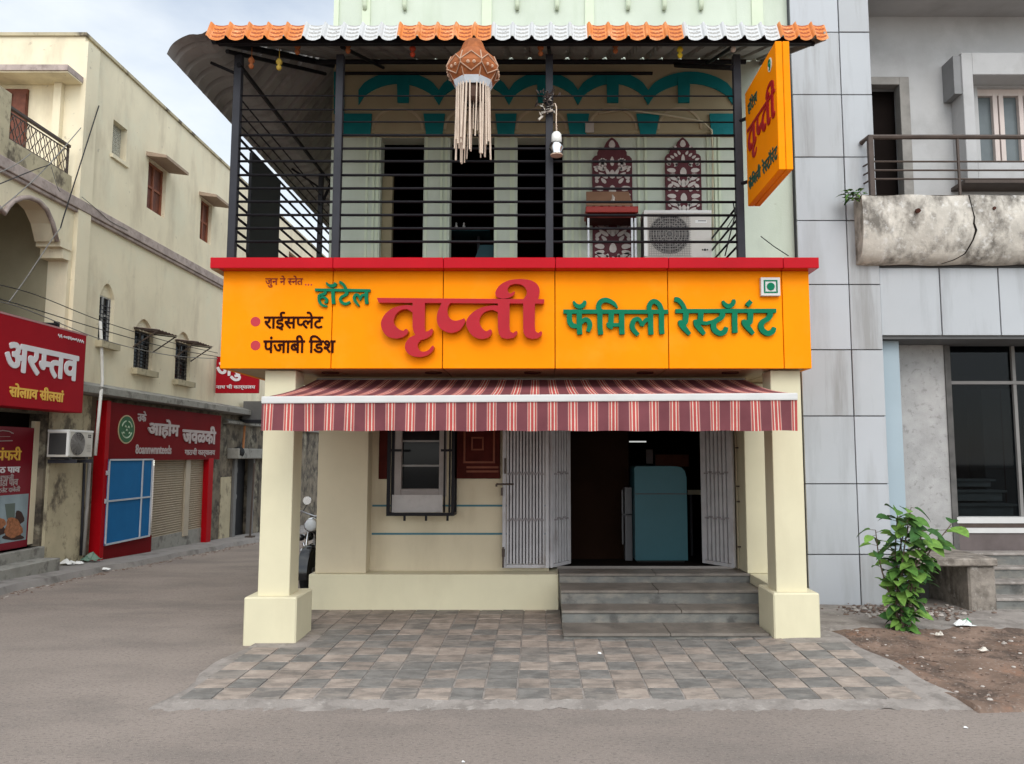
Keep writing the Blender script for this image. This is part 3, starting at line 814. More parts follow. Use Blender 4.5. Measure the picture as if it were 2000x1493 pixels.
# rooms behind the openings
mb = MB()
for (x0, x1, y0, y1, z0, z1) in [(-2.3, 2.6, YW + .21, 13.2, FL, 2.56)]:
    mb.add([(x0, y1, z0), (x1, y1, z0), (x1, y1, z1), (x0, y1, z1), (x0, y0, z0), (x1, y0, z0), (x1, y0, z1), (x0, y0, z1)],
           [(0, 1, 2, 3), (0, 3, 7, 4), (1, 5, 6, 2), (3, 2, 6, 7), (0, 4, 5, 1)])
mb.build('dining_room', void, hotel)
mb = MB(); x0, x1 = X_(1113, 1000, 9.9), X_(1229, 1000, 9.9); mb.box(x0, x1, 9.9, 9.98, FL, 2.5)
mb.build('timber_partition', void_br, hotel)
mb = MB(); mb.box(XL_ + .25, 3.0, YW + .21, 9.9, UF - .06, UF); mb.box(-2.95, 2.54, 7.66, YW - .003, 2.62, UF - .01); mb.build('floor_slab', soffit, hotel)

# upper wall: three open doorways, pale green piers, painted arches
UT = 5.62
doors = [(742, 827), (878, 965), (1010, 1100)]
holes = [(X_(a, 390, YW), X_(b, 390, YW), UF, UT) for a, b in doors]
mb = MB(); holed_wall(mb, 'x', YW, XL_, XR_, UF, UT, holes, 0.22)
mb.build('gallery_wall', mint, hotel)
mb = MB(); holed_wall(mb, 'x', YW, XL_, XR_, UT, 6.62, [], 0.22); mb.build('arcade_wall', olive, hotel)
mb = MB(); holed_wall(mb, 'x', YW, XL_, XR_, 6.62, 9.4, [], 0.22)
mb.box(XL_, XL_ + .2, YW + .01, 19, UF, 9.4); mb.box(XL_, 3.1, YW + .3, 19, 9.3, 9.4)
mb.build('top_wall', mint, hotel)
mb = MB(); mb.box(2.47, XR_ - .002, YW - .006, YW + .01, UF, 9.3); mb.build('corner_wall', mint, hotel)
# thin vertical mouldings on the piers
mb = MB()
for u in (716, 729, 737, 832, 862, 871, 968, 998, 1003, 1105, 1118, 1132, 1248, 1262, 1384, 1398, 1406):
    x = X_(u, 390, YW); mb.box(x - .014, x + .014, YW - .018, YW + .01, UF, UT)
mb.build('pier_moulding', mint_trim, hotel)
mb = MB()
for u, w in ((658, .03), (716, .05), (951, .06), (1151, .055), (1478, .07)):
    x = X_(u, 20, YW); mb = MB(); mb.box(x - w, x + w, YW - .03, YW + .01, 6.63, 9.3); mb.build('wall_strip', mint_trim, hotel)
for u in (710 + 80, 1010 - 222, 1010, 1088, 1227, 1298, 1370):
    if u == 788: u = 712
    x = X_(u, 10, YW - .05); z = Z_(17, YW - .05)
    m = MB(); m.tube([(x, YW - .05, z + .8), (x, YW - .05, z + .05), (x, YW - .02, z)], .028, 10)
    m.build('drain_spout', mint_trim, hotel, smooth=True)
# teal arches: scalloped band, keystones, capitals
def wz(u, v, Y=YW): p = P(u, v, Y); return (p.x, p.z)
centres = [787, 926, 1061, 1197, 1336]
valleys = [700, 857, 994, 1129, 1266, 1432]
mb = MB()
for k, c in enumerate(centres):
    l, r = valleys[k], valleys[k + 1]
    n = 14; outer, inner = [], []
    for i in range(n + 1):
        t = i / n; u = l + (r - l) * t
        h = math.sin(math.pi * t) ** .62
        outer.append((u, 176 - 36 * h)); inner.append((u, 203 - 40 * h if 0 < i < n else 205))
    for i in range(n):
        q = [outer[i], outer[i + 1], inner[i + 1], inner[i]]
        q = [P(a, b, YW - .022) for a, b in q]
        mb.prism([p for p in q], (0, .02, 0))
mb.build('arch_band', teal, hotel)
for c in centres:
    m = MB(); m.prism([P(c - 12, 152, YW - .034), P(c + 12, 152, YW - .034), P(c + 11, 200, YW - .034), P(c - 11, 200, YW - .034)], (0, .03, 0))
    m.build('keystone', teal, hotel)
for k, (c, wt, wb) in enumerate([(690, 36, 33), (848, 21, 16), (988, 21, 16), (1129, 22, 16), (1266, 23, 15), (1412, 26, 22)]):
    m = MB(); m.prism([P(c - wt, 222, YW - .03), P(c + wt, 222, YW - .03), P(c + wb, 263, YW - .03), P(c - wb, 263, YW - .03)], (0, .026, 0))
    m.build('capital', teal, hotel)
m = MB(); m.prism([P(652, 140, YW - .026), P(672, 140, YW - .026), P(672, 222, YW - .026), P(652, 222, YW - .026)], (0, .022, 0)); m.build('corner_band', teal, hotel)
# lower cream half-round arches over each bay
caps = [690 + 36, 848, 988, 1129, 1266, 1412 - 20]
for k in range(5):
    l = caps[k] + (18 if k else 0); r = caps[k + 1] - 20
    pts = []; mb = MB()
    n = 16
    for i in range(n + 1):
        a = math.pi * (1 - i / n); pts.append(P((l + r) / 2 + (r - l) / 2 * math.cos(a), 252 - 43 * math.sin(a), YW - .012))
    ring = []
    for i in range(n):
        p0, p1 = pts[i], pts[i + 1]
        cx = Vector((P((l + r) / 2, 252, YW - .012).x, YW - .012, P((l + r) / 2, 252, YW - .012).z))
        q0 = cx + (p0 - cx) * .90; q1 = cx + (p1 - cx) * .90
        mb.prism([p0, p1, q1, q0], (0, .012, 0))
    mb.build('arch_moulding', pmat('arch_cream', (0.54, 0.46, 0.31), 0.7), hotel)
mb = MB()
for v in (259, 266): 
    z = Z_(v, YW); mb.box(X_(727, 260, YW), X_(1400, 260, YW), YW - .015, YW + .01, z - .012, z + .012)
mb.build('lintel_moulding', olive, hotel)
# room upstairs
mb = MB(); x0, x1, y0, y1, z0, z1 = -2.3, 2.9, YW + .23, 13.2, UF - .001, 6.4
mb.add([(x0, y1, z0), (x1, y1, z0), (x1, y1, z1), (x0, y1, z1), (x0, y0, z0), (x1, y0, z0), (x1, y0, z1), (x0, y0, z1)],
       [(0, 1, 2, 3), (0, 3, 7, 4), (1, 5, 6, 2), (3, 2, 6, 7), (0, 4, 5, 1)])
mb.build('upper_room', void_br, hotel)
m = MB(); h = holes[0]; m.box(h[0] + .005, h[0] + .13, YW + .1, YW + .2, UF, 5.2); m.build('door_leaf', pmat('olive_door', (0.26, 0.22, 0.13), 0.6), hotel)

# window of the ground floor: pale frame, bars, dark panes
win = thing('kitchen_window', 'pale framed window with cross bars behind a black iron cage', 'window', ((WX0 + WX1) / 2, YW, WZ0))
mb = MB(); f = .085
mb.box(WX0, WX0 + f, YW - .03, YW + .08, WZ0, WZ1); mb.box(WX1 - f, WX1, YW - .03, YW + .08, WZ0, WZ1); mb.box(WX0 + f, WX1 - f, YW - .028, YW + .08, WZ0, WZ0 + .09)
mb.build('frame', pmat('grey_pink_frame', (0.33, 0.29, 0.27), 0.6, .15, 5), win, bevel=.004)
mb = MB()
for v in (862, 910): z = Z_(v, YW); mb.box(WX0 + f, WX1 - f, YW + .01, YW + .03, z - .011, z + .011)
mb.build('cross_bar', pmat('grey_bar', (0.28, 0.27, 0.26), 0.5), win)
mb = MB(); mb.box(WX0 + f, WX1 - f, YW + .05, YW + .06, WZ0 + .09, WZ1); mb.build('pane', glass_dk, win)
cage = thing('window_cage', 'black welded iron cage with a pale backing sheet hung around the window', 'grille', (-1.4, 8.83, Z_(1008, 8.8)))
cx0, cx1 = X_(758, 1000, 8.8), X_(884, 1000, 8.8); cz0 = Z_(1008, 8.8); cz1 = 2.35
mb = MB(); t = .018
for x in (cx0, cx1):
    mb.box(x - t, x + t, 8.78, 8.82, cz0, cz1); mb.box(x - t, x + t, YW - .04, YW - .003, cz0, cz1)
    mb.box(x - t, x + t, 8.82, YW - .04, cz0 - .0, cz0 + .03)
mb.box(cx0 + t, cx1 - t, 8.782, 8.818, cz0, cz0 + .035)
z = Z_(880, 8.8); 
mb.box(cx0 + t, cx0 + .14, 8.784, 8.816, z - .014, z + .014); mb.box(cx1 - .14, cx1 - t, 8.784, 8.816, z - .014, z + .014)
for x in (cx1 - .05, cx1 - .11): mb.box(x - .01, x + .01, 8.9, 8.93, cz0 + .03, cz1)
mb.build('bar', blackm, cage)
for u in (790, 832, 874):
    x = X_(u, 1012, 8.8); m = MB(); m.box(x - .012, x + .012, 8.79, 8.815, cz0 - .055, cz0 - .001); m.build('foot', blackm, cage)
mb = MB(); mb.box(cx0 + .035, cx1 - .12, 8.835, 8.845, cz0 + .037, Z_(967, 8.84)); mb.build('backing_sheet', pmat('pale_dirty_sheet', (0.42, 0.39, 0.37), 0.7, .1, 4, stain=(.25, .23, .22), stain_amt=.5, stain_scale=6), cage)

# carved dark red boards on the wall, either side of the window
bd = thing('carved_board', 'dark red carved wooden board with nested square mouldings beside the gate', 'wall panel', (-.7, YW - .03, Z_(935, YW)))
bx0, bx1, bz0, bz1 = X_(889, 900, YW), X_(977, 900, YW), Z_(935, YW), 2.3
mb = MB(); mb.box(bx0, bx1, YW - .04, YW - .002, bz0, bz1); mb.build('board', wood_dk, bd, bevel=.004)
mb = MB()
def sq(x0, x1, z0, z1, w, y):
    mb.box(x0, x1, y, y + .03, z0, z0 + w); mb.box(x0, x1, y, y + .03, z1 - w, z1); mb.box(x0, x0 + w, y + .001, y + .03, z0 + w, z1 - w); mb.box(x1 - w, x1, y + .001, y + .03, z0 + w, z1 - w)
sq(X_(906, 900, YW), X_(967, 900, YW), Z_(905, YW), 2.28, .022, YW - .06)
sq(X_(921, 900, YW), X_(945, 900, YW), Z_(880, YW), Z_(854, YW), .018, YW - .062)
for v in (913, 921): z = Z_(v, YW); mb.box(X_(912, 900, YW), X_(974, 900, YW), YW - .055, YW - .03, z - .012, z + .012)
mb.build('moulding', wood_fr, bd)
m = MB(); m.box(X_(741, 900, YW), X_(757, 900, YW), YW - .035, YW - .002, Z_(936, YW), 2.3)
tag(m.build('red_side_board', wood_dk, bevel=.003), 'narrow dark red strip of board left of the iron window cage', 'wall panel')

# folding channel gates
def gate_leaf(parent, a, b, zb_, zt, n, m_=gate_m):
    a = Vector(a); b = Vector(b); d = (b - a); ln = d.length; d.normalize(); nr = Vector((-d.y, d.x, 0))
    rot = Matrix((d, nr, Vector((0, 0, 1)))).transposed()
    fr = MB()
    for q in (a + d * .02, b - d * .02): fr.obox((q.x, q.y, (zb_ + zt) / 2), (.042, .04, zt - zb_), rot)
    mid = (a + b) / 2
    fr.obox((mid.x, mid.y, zb_ + .02), (ln - .086, .036, .04), rot)
    o = fr.build('gate_frame', m_, parent, bevel=.003)
    st = MB(); bk = MB()
    for k in range(n):
        q = a + d * (.06 + (ln - .12) * k / (n - 1))
        st.obox((q.x - nr.x * .006, q.y - nr.y * .006, (zb_ + zt) / 2 + .02), (.62 * (ln - .12) / (n - 1), .024, zt - zb_ - .05), rot)
        if k < n - 1:
            q2 = a + d * (.06 + (ln - .12) * (k + .5) / (n - 1)) + nr * .006
            bk.obox((q2.x + nr.x * .004, q2.y + nr.y * .004, (zb_ + zt) / 2 + .02), ((ln - .12) / (n - 1) * .9, .002, zt - zb_ - .06), rot)
    st.build('slat', m_, parent); bk.build('backing_strip', pmat('gate_shadow_steel', (.10, .09, .095), .7), parent)  # dark strip colour stands in for the shade in gaps between slats
    for z in (zb_ + .55, zb_ + 1.08, zb_ + 1.62):
        kn = MB()
        q = mid - nr * .012
        for k in range(n - 1):
            c = a + d * (.06 + (ln - .12) * (k + .5) / (n - 1)) - nr * .021
            zz = .008 if k % 2 else -.008
            kn.obox((c.x, c.y, z + zz), ((ln - .12) / (n - 1) + .004, .008, .020), rot)
        kn.build('knuckle_band', pmat('rusty_grey_metal', (0.23, 0.205, 0.205), 0.6, .3, 9), parent)
    return rot
gate = thing('folding_gate', 'lilac grey slatted steel gate folded open left of the doorway', 'gate', (-.2, 9.0, FL))
g0 = PZ(980, 1110, FL + .012); yA = 8.99
gx0, gx1, gx2 = X_(981, 1110, yA), X_(1072, 1110, yA), X_(1114, 1105, 9.25)
gate_leaf(gate, (gx0, yA, 0), (gx1, yA, 0), FL + .02, 2.42, 12)
gate_leaf(gate, (gx1 + .02, yA + .01, 0), (gx2 - .005, 9.36, 0), FL + .02, 2.42, 6)
mb = MB(); z = Z_(946, 8.95)
mb.tube([(gx0 - .07, 8.955, z), (gx0 + .13, 8.955, z)], .010, 8); mb.tube([(gx0 - .07, 8.955, z), (gx0 - .07, 8.955, z - .03)], .012, 8)
mb.box(gx0 - .02, gx0 + .005, 8.94, 8.965, z - .13, z - .04); mb.tube([(gx0 + .03, 8.95, z + .12), (gx0 + .03, 8.945, z + .30)], .01, 8)
mb.tube([(gx0 + .01, 8.95, FL + .03), (gx0 + .01, 8.95, FL + .26)], .010, 8); mb.box(gx0 - .005, gx0 + .03, 8.945, 8.968, FL + .15, FL + .24)
mb.build('bolt', rust_m, gate)
gate2 = thing('folding_gate', 'lilac grey slatted steel gate leaf swung inward at the right jamb', 'gate', (2.2, 9.2, FL))
gate_leaf(gate2, (X_(1376, 1100, 9.36) , 9.42, 0), (X_(1436, 1105, 9.0), 9.0, 0), FL + .02, 2.42, 7)
mb = MB(); x = X_(1443, 1000, 9.0)
for v in (875, 950, 980, 1068): z = Z_(v, 9.0); mb.tube([(x - .03, 8.98, z), (x + .045, 8.975, z)], .008, 8); mb.lathe([(.016, -.008), (.016, .008)], (x + .045, 8.975, z), 10, (0, 1, 0))
mb.build('hinge_pin', rust_m, gate2)

# inside the doorway
fr = thing('teal_cabinet', 'dull teal fridge cabinet with a rounded top corner inside the doorway', 'fridge', (1.5, 9.7, FL))
fx0_, fx1_ = X_(1240, 1000, 9.55), X_(1342, 1000, 9.55); fz0 = FL + .03; fz1 = Z_(911, 9.55)
pts = [(fx0_, fz0), (fx1_, fz0), (fx1_, fz1 - .14), (fx1_ - .02, fz1 - .06), (fx1_ - .06, fz1 - .015), (fx1_ - .13, fz1), (fx0_ + .02, fz1), (fx0_, fz1 - .02)]
m = MB(); m.prism([(x, 9.55, z) for x, z in pts], (0, .55, 0)); m.build('body', teal_fr, fr, bevel=.006)
m = MB(); z = Z_(965, 9.55); m.box(fx0_ + .002, fx1_ - .002, 9.546, 9.553, z - .004, z + .004); m.build('door_gap', joint, fr)
m = MB(); m.box(fx0_ + .03, fx1_ - .03, 9.6, 10.05, FL + .001, FL + .03); m.build('foot', rubber, fr)
m = MB(); m.box(fx0_ - .10, fx0_ - .01, 9.75, 10.1, FL, 1.35); m.box(fx0_ - .14, fx0_ - .12, 9.75, 9.77, FL + .2, 1.32); m.box(fx0_ - .14, fx0_ - .01, 9.75, 9.77, 1.0, 1.02)
tag(m.build('metal_stand', pmat('dark_steel_frame', (.09, .09, .095), .4), bevel=.003), 'dark metal stand wedged left of the teal cabinet', 'stand')
m = MB(); a = P(1229, 863, 12.3); m.tube([a, a + Vector((.27, 0, 0))], .011, 8)
lamp = m.build('tube_light', emit_mat('tube_glow', (0.9, 0.92, 0.9), 0.32))
tag(lamp, 'short white fluorescent tube glowing in the dark dining room', 'lamp')
m = MB(); m.box(X_(1262, 880, 11.9), X_(1275, 880, 11.9), 11.9, 11.92, Z_(906, 11.9), Z_(878, 11.9)); tag(m.build('wall_calendar', pmat('dull_paper', (.35, .3, .3), .8)), 'small pale calendar hanging on the dark back wall above the cabinet', 'calendar')
m = MB(); m.box(X_(1280, 880, 11.9), X_(1345, 880, 11.9), 11.9, 11.93, Z_(912, 11.9), Z_(888, 11.9)); tag(m.build('red_wall_board', wood_fr), 'dim red board on the back wall just above the teal cabinet', 'board')
cs = thing('shop_counter', 'dim counter with a pale top behind the right gate leaf', 'counter', (2.1, 10.4, FL))
m = MB(); m.box(1.98, 2.5, 10.2, 10.24, Z_(962, 10.2) - .03, Z_(962, 10.2) + .03); m.build('counter_top', pmat('pale_laminate', (.4, .37, .27), .5), cs)
for x in (2.02, 2.2, 2.45): m = MB(); m.box(x - .015, x + .015, 10.21, 10.23, FL, Z_(962, 10.2) - .031); m.build('leg', greym, cs)

# ------------------------------------------------------------------ the long orange sign
YS = 7.25
def sgn(u, v): p = P(u, v, YS); return (p.x, p.z)
SZ0, SZ1 = Z_(720, YS), Z_(524, YS)
sign = thing('restaurant_sign', 'long orange signboard with raised red and green Devanagari letters over the entrance', 'sign', (-.2, YS, SZ0))
SX0, SX1 = -3.018, 2.605
cut = [SX0] + [X_(u, 620, YS) for u in (648.5, 865, 1084, 1305, 1529)] + [SX1]
for a, b in zip(cut[:-1], cut[1:]):
    m = MB(); m.box(a + (.004 if a != SX0 else 0), b - (.004 if b != SX1 else 0), YS, YS + .04, SZ0, SZ1 + .02); m.build('panel', orange, sign, bevel=.003)
m = MB(); m.box(SX0 + .01, SX1 - .01, YS + .041, YS + .09, SZ0 + .012, SZ1 + .02); m.build('backing', joint, sign)
m = MB(); m.box(SX0, SX0 + .04, YS + .041, YW, SZ0, SZ1 + .02); m.box(SX1 - .04, SX1, YS + .041, YW - .01, SZ0, SZ1 + .02); m.build('side_panel', orange, sign)
m = MB()
for a, b in zip(cut[:-1], cut[1:]):
    m.box(a + .006, b - .006, YS + .092, 8.12, SZ0 + .004, SZ0 + .014); m.box(a + .006, b - .006, 8.132, YW - .02, SZ0 + .004, SZ0 + .014)
m.build('soffit_board', soffit, sign)
for u in (642, 845, 1040, 1262, 1430):
    q = P(u, 731, 7.55); m = MB(); m.lathe([(.085, 0), (.085, -.012), (.06, -.014)], (q.x, 7.62, SZ0 + .0035), 20); o = m.build('downlight', joint, sign)
# red cornice on top
LY = 7.12
lz0, lz1 = Z_(524, LY), Z_(503, LY)
lx0, lx1 = X_(410, 513, LY), X_(1600, 513, LY)
led = thing('red_cornice', 'glossy red metal cornice capping the orange signboard', 'cornice', (-.2, LY, lz0))
cl = [lx0] + [X_(u, 513, LY) for u in (650, 866, 1085, 1306, 1530)] + [lx1]
for a, b in zip(cl[:-1], cl[1:]):
    m = MB(); m.box(a + .002, b - .002, LY, LY + .5, lz0, lz1); m.build('segment', red_gloss, led, bevel=.004)
m = MB(); m.box(lx0 + .02, lx1 - .02, LY + .51, YW - .02, lz1 - .05, lz1 - .004); m.build('top_sheet', greym, led)
m = MB(); m.box(lx0 + .004, SX0 - .002, LY + .02, LY + .5, lz0 - .006, lz0 - .001); m.build('underside', soffit, led)

def frm(Y):
    return lambda a, b, h: (a, Y - h, b)
def crop(ox, oy, sc, pts): return [(ox + p[0] / sc, oy + p[1] / sc) + tuple(q / sc for q in p[2:]) for p in pts]

# big red word
def C4(pts): return crop(720, 520, 5.263, pts)
def sm(pts, n=5): return [tuple(p) for p in spline(pts, n, closed=True)]
big_polys = [
 C4([(103, 346), (1806, 360), (1800, 404), (122, 394)]),
 C4(sm([(467, 428), (370, 422), (270, 448), (190, 508), (147, 590), (158, 670), (208, 735), (290, 758), (362, 746), (406, 716), (421, 690), (411, 664), (393, 664), (370, 680), (328, 664), (285, 620), (274, 570), (300, 510), (350, 470), (410, 462), (470, 492)])),
 C4([(467, 380), (592, 380), (590, 640), (592, 672), (600, 690), (630, 682), (650, 664), (664, 657), (674, 672), (672, 695), (655, 727), (610, 757), (540, 778), (505, 757), (497, 725), (477, 690), (467, 640)]),
 C4(sm([(520, 722), (440, 748), (396, 805), (393, 870), (440, 925), (530, 947), (610, 930), (662, 892), (684, 852), (676, 832), (656, 843), (630, 875), (590, 892), (545, 886), (521, 850), (520, 810), (545, 775)])),
 C4(sm([(790, 370), (735, 455), (712, 550), (735, 640), (800, 688), (870, 700), (940, 676), (985, 622), (1002, 580), (990, 554), (960, 566), (900, 578), (852, 560), (826, 515), (821, 455), (842, 408), (880, 372)])),
 C4(sm([(1338, 428), (1230, 428), (1130, 460), (1050, 520), (1010, 592), (1030, 670), (1082, 735), (1160, 763), (1230, 751), (1266, 715), (1273, 690), (1262, 667), (1245, 670), (1215, 685), (1180, 662), (1150, 610), (1149, 560), (1175, 510), (1220, 480), (1280, 468), (1340, 490)])),
 C4([(1333, 385), (1453, 385), (1450, 620), (1454, 668), (1464, 692), (1490, 702), (1512, 684), (1526, 682), (1533, 692), (1528, 716), (1495, 750), (1430, 763), (1370, 750), (1342, 708), (1333, 640)]),
 C4([(1590, 385), (1710, 385), (1708, 640), (1712, 672), (1722, 692), (1745, 704), (1766, 686), (1778, 686), (1784, 698), (1778, 726), (1740, 756), (1680, 763), (1620, 746), (1594, 700), (1590, 640)]),
 C4(sm([(1718, 395), (1748, 330), (1757, 265), (1730, 205), (1660, 166), (1550, 154), (1440, 170), (1350, 220), (1308, 290), (1322, 336), (1380, 353), (1440, 346), (1490, 320), (1506, 288), (1494, 282), (1468, 300), (1444, 292), (1431, 258), (1455, 220), (1512, 203), (1580, 216), (1622, 260), (1624, 312), (1592, 362), (1588, 400)])),
]
res = .0022
mb = letters(big_polys, sgn, frm(YS - .012), .075, res, .006)
mb.build('red_word', red_letter, sign)

def C5(pts, w=None): return ribbon(crop(1090, 570, 9.09, pts), w / 9.09 if w else None)
def C6(pts, w=None): return ribbon(crop(1305, 570, 9.09, pts), w / 9.09 if w else None)
def C7(pts, w=None): return ribbon(crop(610, 540, 16, pts), w / 16 if w else None)
family = [
 C5([(92, 366), (1942, 370)], 72), C5([(270, 180, 30), (300, 240, 62), (355, 276, 76), (415, 270, 80), (462, 225, 76), (470, 172, 46)]),
 C5([(198, 370, 92), (198, 480, 92), (210, 560, 92), (258, 612, 88), (345, 628, 72)]), C5([(372, 370), (374, 640), (382, 770)], 92),
 C5([(405, 575, 60), (440, 525, 76), (500, 508, 82), (550, 555, 84), (558, 630, 84), (525, 722, 70)]),
 C5([(738, 320), (738, 600), (752, 772)], 90), C5([(722, 350, 92), (718, 250, 90), (762, 185, 88), (840, 162, 84), (930, 190, 76), (1000, 240, 62), (1048, 306, 26)]),
 C5([(938, 370, 96), (936, 500, 94), (930, 610, 92)]), C5([(868, 560, 30), (900, 612, 86), (958, 670, 40)]), C5([(920, 600), (1095, 600)], 62), C5([(1122, 370), (1124, 640), (1130, 768)], 94),
 C5([(1478, 620, 54), (1452, 535, 62), (1400, 495, 74), (1335, 528, 84), (1308, 610, 88), (1332, 690, 84), (1415, 782, 66)]),
 C5([(1482, 625, 50), (1512, 560, 66), (1560, 512, 72), (1630, 505, 74)]), C5([(1632, 370), (1634, 640), (1642, 772)], 90),
 C5([(1826, 370), (1826, 640), (1836, 762)], 90), C5([(1612, 352, 76), (1612, 260, 84), (1655, 196, 84), (1722, 190, 84), (1790, 250, 84), (1826, 350, 88)]),
]
rest = [
 C6([(118, 358), (1898, 352)], 72), C6([(100, 150, 78), (160, 158, 86), (215, 205, 80), (262, 275, 74), (288, 345, 74)]),
 C6([(300, 360, 98), (302, 470, 96), (285, 560, 92), (215, 548, 64)]), C6([(195, 520, 50), (215, 580, 92), (285, 670, 92), (372, 770, 62)]),
 C6([(566, 360, 96), (562, 470, 96), (545, 560, 92), (480, 530, 64)]), C6([(460, 510, 44), (490, 590, 92), (560, 680, 92), (632, 768, 62)]),
 C6([(560, 560), (660, 574), (690, 566), (790, 540)], 62),
 C6([(946, 355, 100), (944, 440, 96), (900, 490, 90), (820, 540, 90), (788, 610, 94), (818, 700, 94), (910, 752, 92), (988, 716, 92), (1018, 640, 66)]),
 C6([(1166, 355), (1164, 560), (1172, 742)], 94), C6([(955, 172, 36), (985, 232, 66), (1050, 272, 80), (1112, 250, 80), (1146, 200, 74), (1146, 150, 46)]),
 C6([(1442, 360, 98), (1442, 470, 96), (1425, 560, 92), (1350, 540, 64)]), C6([(1318, 508, 50), (1340, 570, 92), (1410, 660, 92), (1496, 762, 62)]),
 C6([(1418, 160, 10), (1418, 162, 10), (1418, 225, 128), (1418, 288, 10)]) if False else np.array(crop(1305, 570, 9.09, [(1425, 152), (1482, 208), (1412, 292), (1350, 236)])),
 C6([(1788, 355, 98), (1788, 440, 96), (1745, 495, 92), (1665, 545, 92), (1630, 615, 96), (1660, 700, 94), (1752, 752, 92), (1835, 716, 92), (1868, 645, 66)]),
]
hotelw = [
 C7([(105, 440), (1828, 462)], 86), C7([(430, 470, 90), (418, 545, 96), (330, 588, 84), (235, 588, 60)]), C7([(232, 590, 74), (225, 720, 78), (262, 840, 82), (350, 925, 78), (485, 955, 52)]),
 C7([(260, 700, 66), (340, 668, 70), (425, 690, 80), (472, 755, 86), (455, 830, 74), (395, 822, 50)]), C7([(668, 450), (668, 700), (690, 880)], 104),
 C7([(462, 205, 36), (500, 275, 72), (600, 318, 100), (700, 302, 106), (752, 262, 78), (700, 215, 40)]),
 C7([(1082, 460, 110), (1092, 560, 104), (1020, 618, 84), (930, 668, 84), (895, 745, 88), (950, 840, 92), (1070, 878, 88), (1200, 815, 66)]), C7([(865, 195, 86), (945, 235, 88), (1025, 325, 84), (1072, 440, 84)]),
 C7([(1712, 450), (1704, 700), (1722, 880)], 106), C7([(1512, 770, 44), (1478, 640, 78), (1400, 590, 86), (1332, 655, 90), (1340, 760, 88), (1410, 860, 78), (1480, 950, 46)]), C7([(1510, 770, 44), (1545, 650, 76), (1610, 602, 80), (1705, 612, 80)]),
]
letters(family, sgn, frm(YS - .006), .035, .0020, .004).build('green_word', green_letter, sign)
letters(rest, sgn, frm(YS - .006), .035, .0020, .004).build('green_word', green_letter, sign)
letters(hotelw, sgn, frm(YS - .004), .025, .0013, .002).build('green_word', green_letter, sign)

def sign_text(tokens, u0, u1, v0, v1, mt, bold=.028, Y=YS, name='lettering', parent=None, depth=.003):
    a = P(u0, v1, Y); b = P(u1, v0, Y)
    mb = text_on(tokens, (a.x, Y - .001, a.z), (1, 0, 0), (0, 0, 1), b.x - a.x, b.z - a.z, depth, bold, normal=(0, -1, 0))
    return mb.build(name, mt, parent)
sign_text('राईस~पलेट', 515, 632, 609, 646, dark_letter, .022, parent=sign)
sign_text('पंजाबी डिश'.replace('डि', 'िड'), 514, 656, 655, 690, dark_letter, .022, parent=sign)
sign_text('जुन ने ~सनेत', 518, 592, 539, 562, pmat('dark_red_print', (.20, .012, .008), .6), .010, parent=sign)
for v in (628.5, 675):
    q = P(499, v, YS - .002); m = MB(); m.disc((q.x, YS - .003, q.z), .046, 28, (0, -1, 0), .004); m.build('bullet', bullet_red, sign)
m = MB()
for u in (597, 602.5, 608): q = P(u, 556.5, YS - .002); m.disc((q.x, YS - .003, q.z), .008, 8, (0, -1, 0), .003)
m.build('dots', bullet_red, sign)
# vegetarian mark plate
vg = thing('vegetarian_mark', 'small white square plate with green border and dot at the right end of the sign', 'plate', (2.2, YS - .05, Z_(577, YS)))
a = P(1487, 578, YS - .05); b = P(1523.5, 542, YS - .05)
m = MB(); m.box(a.x, b.x, YS - .05, YS - .004, a.z, b.z); m.build('plate', white_m, vg, bevel=.003)
m = MB(); w = .014; i0 = .026; yv = YS - .053
x0, x1, z0, z1 = a.x + i0, b.x - i0, a.z + i0, b.z - i0
m.box(x0, x1, yv, yv + .004, z0, z0 + w); m.box(x0, x1, yv, yv + .004, z1 - w, z1); m.box(x0, x0 + w, yv, yv + .004, z0 + w, z1 - w); m.box(x1 - w, x1, yv, yv + .004, z0 + w, z1 - w)
m.build('border', green_letter, vg)
m = MB(); m.disc(((x0 + x1) / 2, yv, (z0 + z1) / 2), .037, 28, (0, -1, 0), -.004); m.build('dot', green_letter, vg)

# ------------------------------------------------------------------ striped awning
awn = thing('striped_awning', 'red and maroon striped cloth awning with a white front bar and hanging valance', 'awning', (-.05, 6.5, 1.95))
AX0, AX1 = -2.325, 2.19
AF, AB = 6.52, 8.05
zf = Z_(782, AF); zbk = 2.545
NS = 26.4                                       # stripe repeats across the cloth
def awn_v(mb, pts, us):
    pass
mb = MB(); mb.uv = []
nx, ny = 100, 10
for j in range(ny + 1):
    for i in range(nx + 1):
        t = j / ny; s_ = i / nx
        x = AX0 + (AX1 - AX0) * s_
        y = AF + .02 + (AB - AF - .02) * t
        z = zf + .03 + (zbk - zf - .03) * t - .035 * math.sin(math.pi * t) * (0.75 + .25 * math.sin(s_ * 9)) + .03 * s_ * (1 - t)
        mb.v.append(Vector((x, y, z))); mb.uv.append((s_ * NS, t))
for j in range(ny):
    for i in range(nx):
        mb.f.append([j * (nx + 1) + i, j * (nx + 1) + i + 1, (j + 1) * (nx + 1) + i + 1, (j + 1) * (nx + 1) + i]); mb.m.append(0)
mb.build('cloth', awn_m, awn, smooth=True)
m = MB(); m.obox(((AX0 + AX1) / 2, AF, zf + .015), (AX1 - AX0 + .03, .07, .062), Matrix.Rotation(-.0065, 3, 'Y')); m.build('front_bar', white_m, awn, bevel=.012, seg=2)
mb = MB(); mb.uv = []
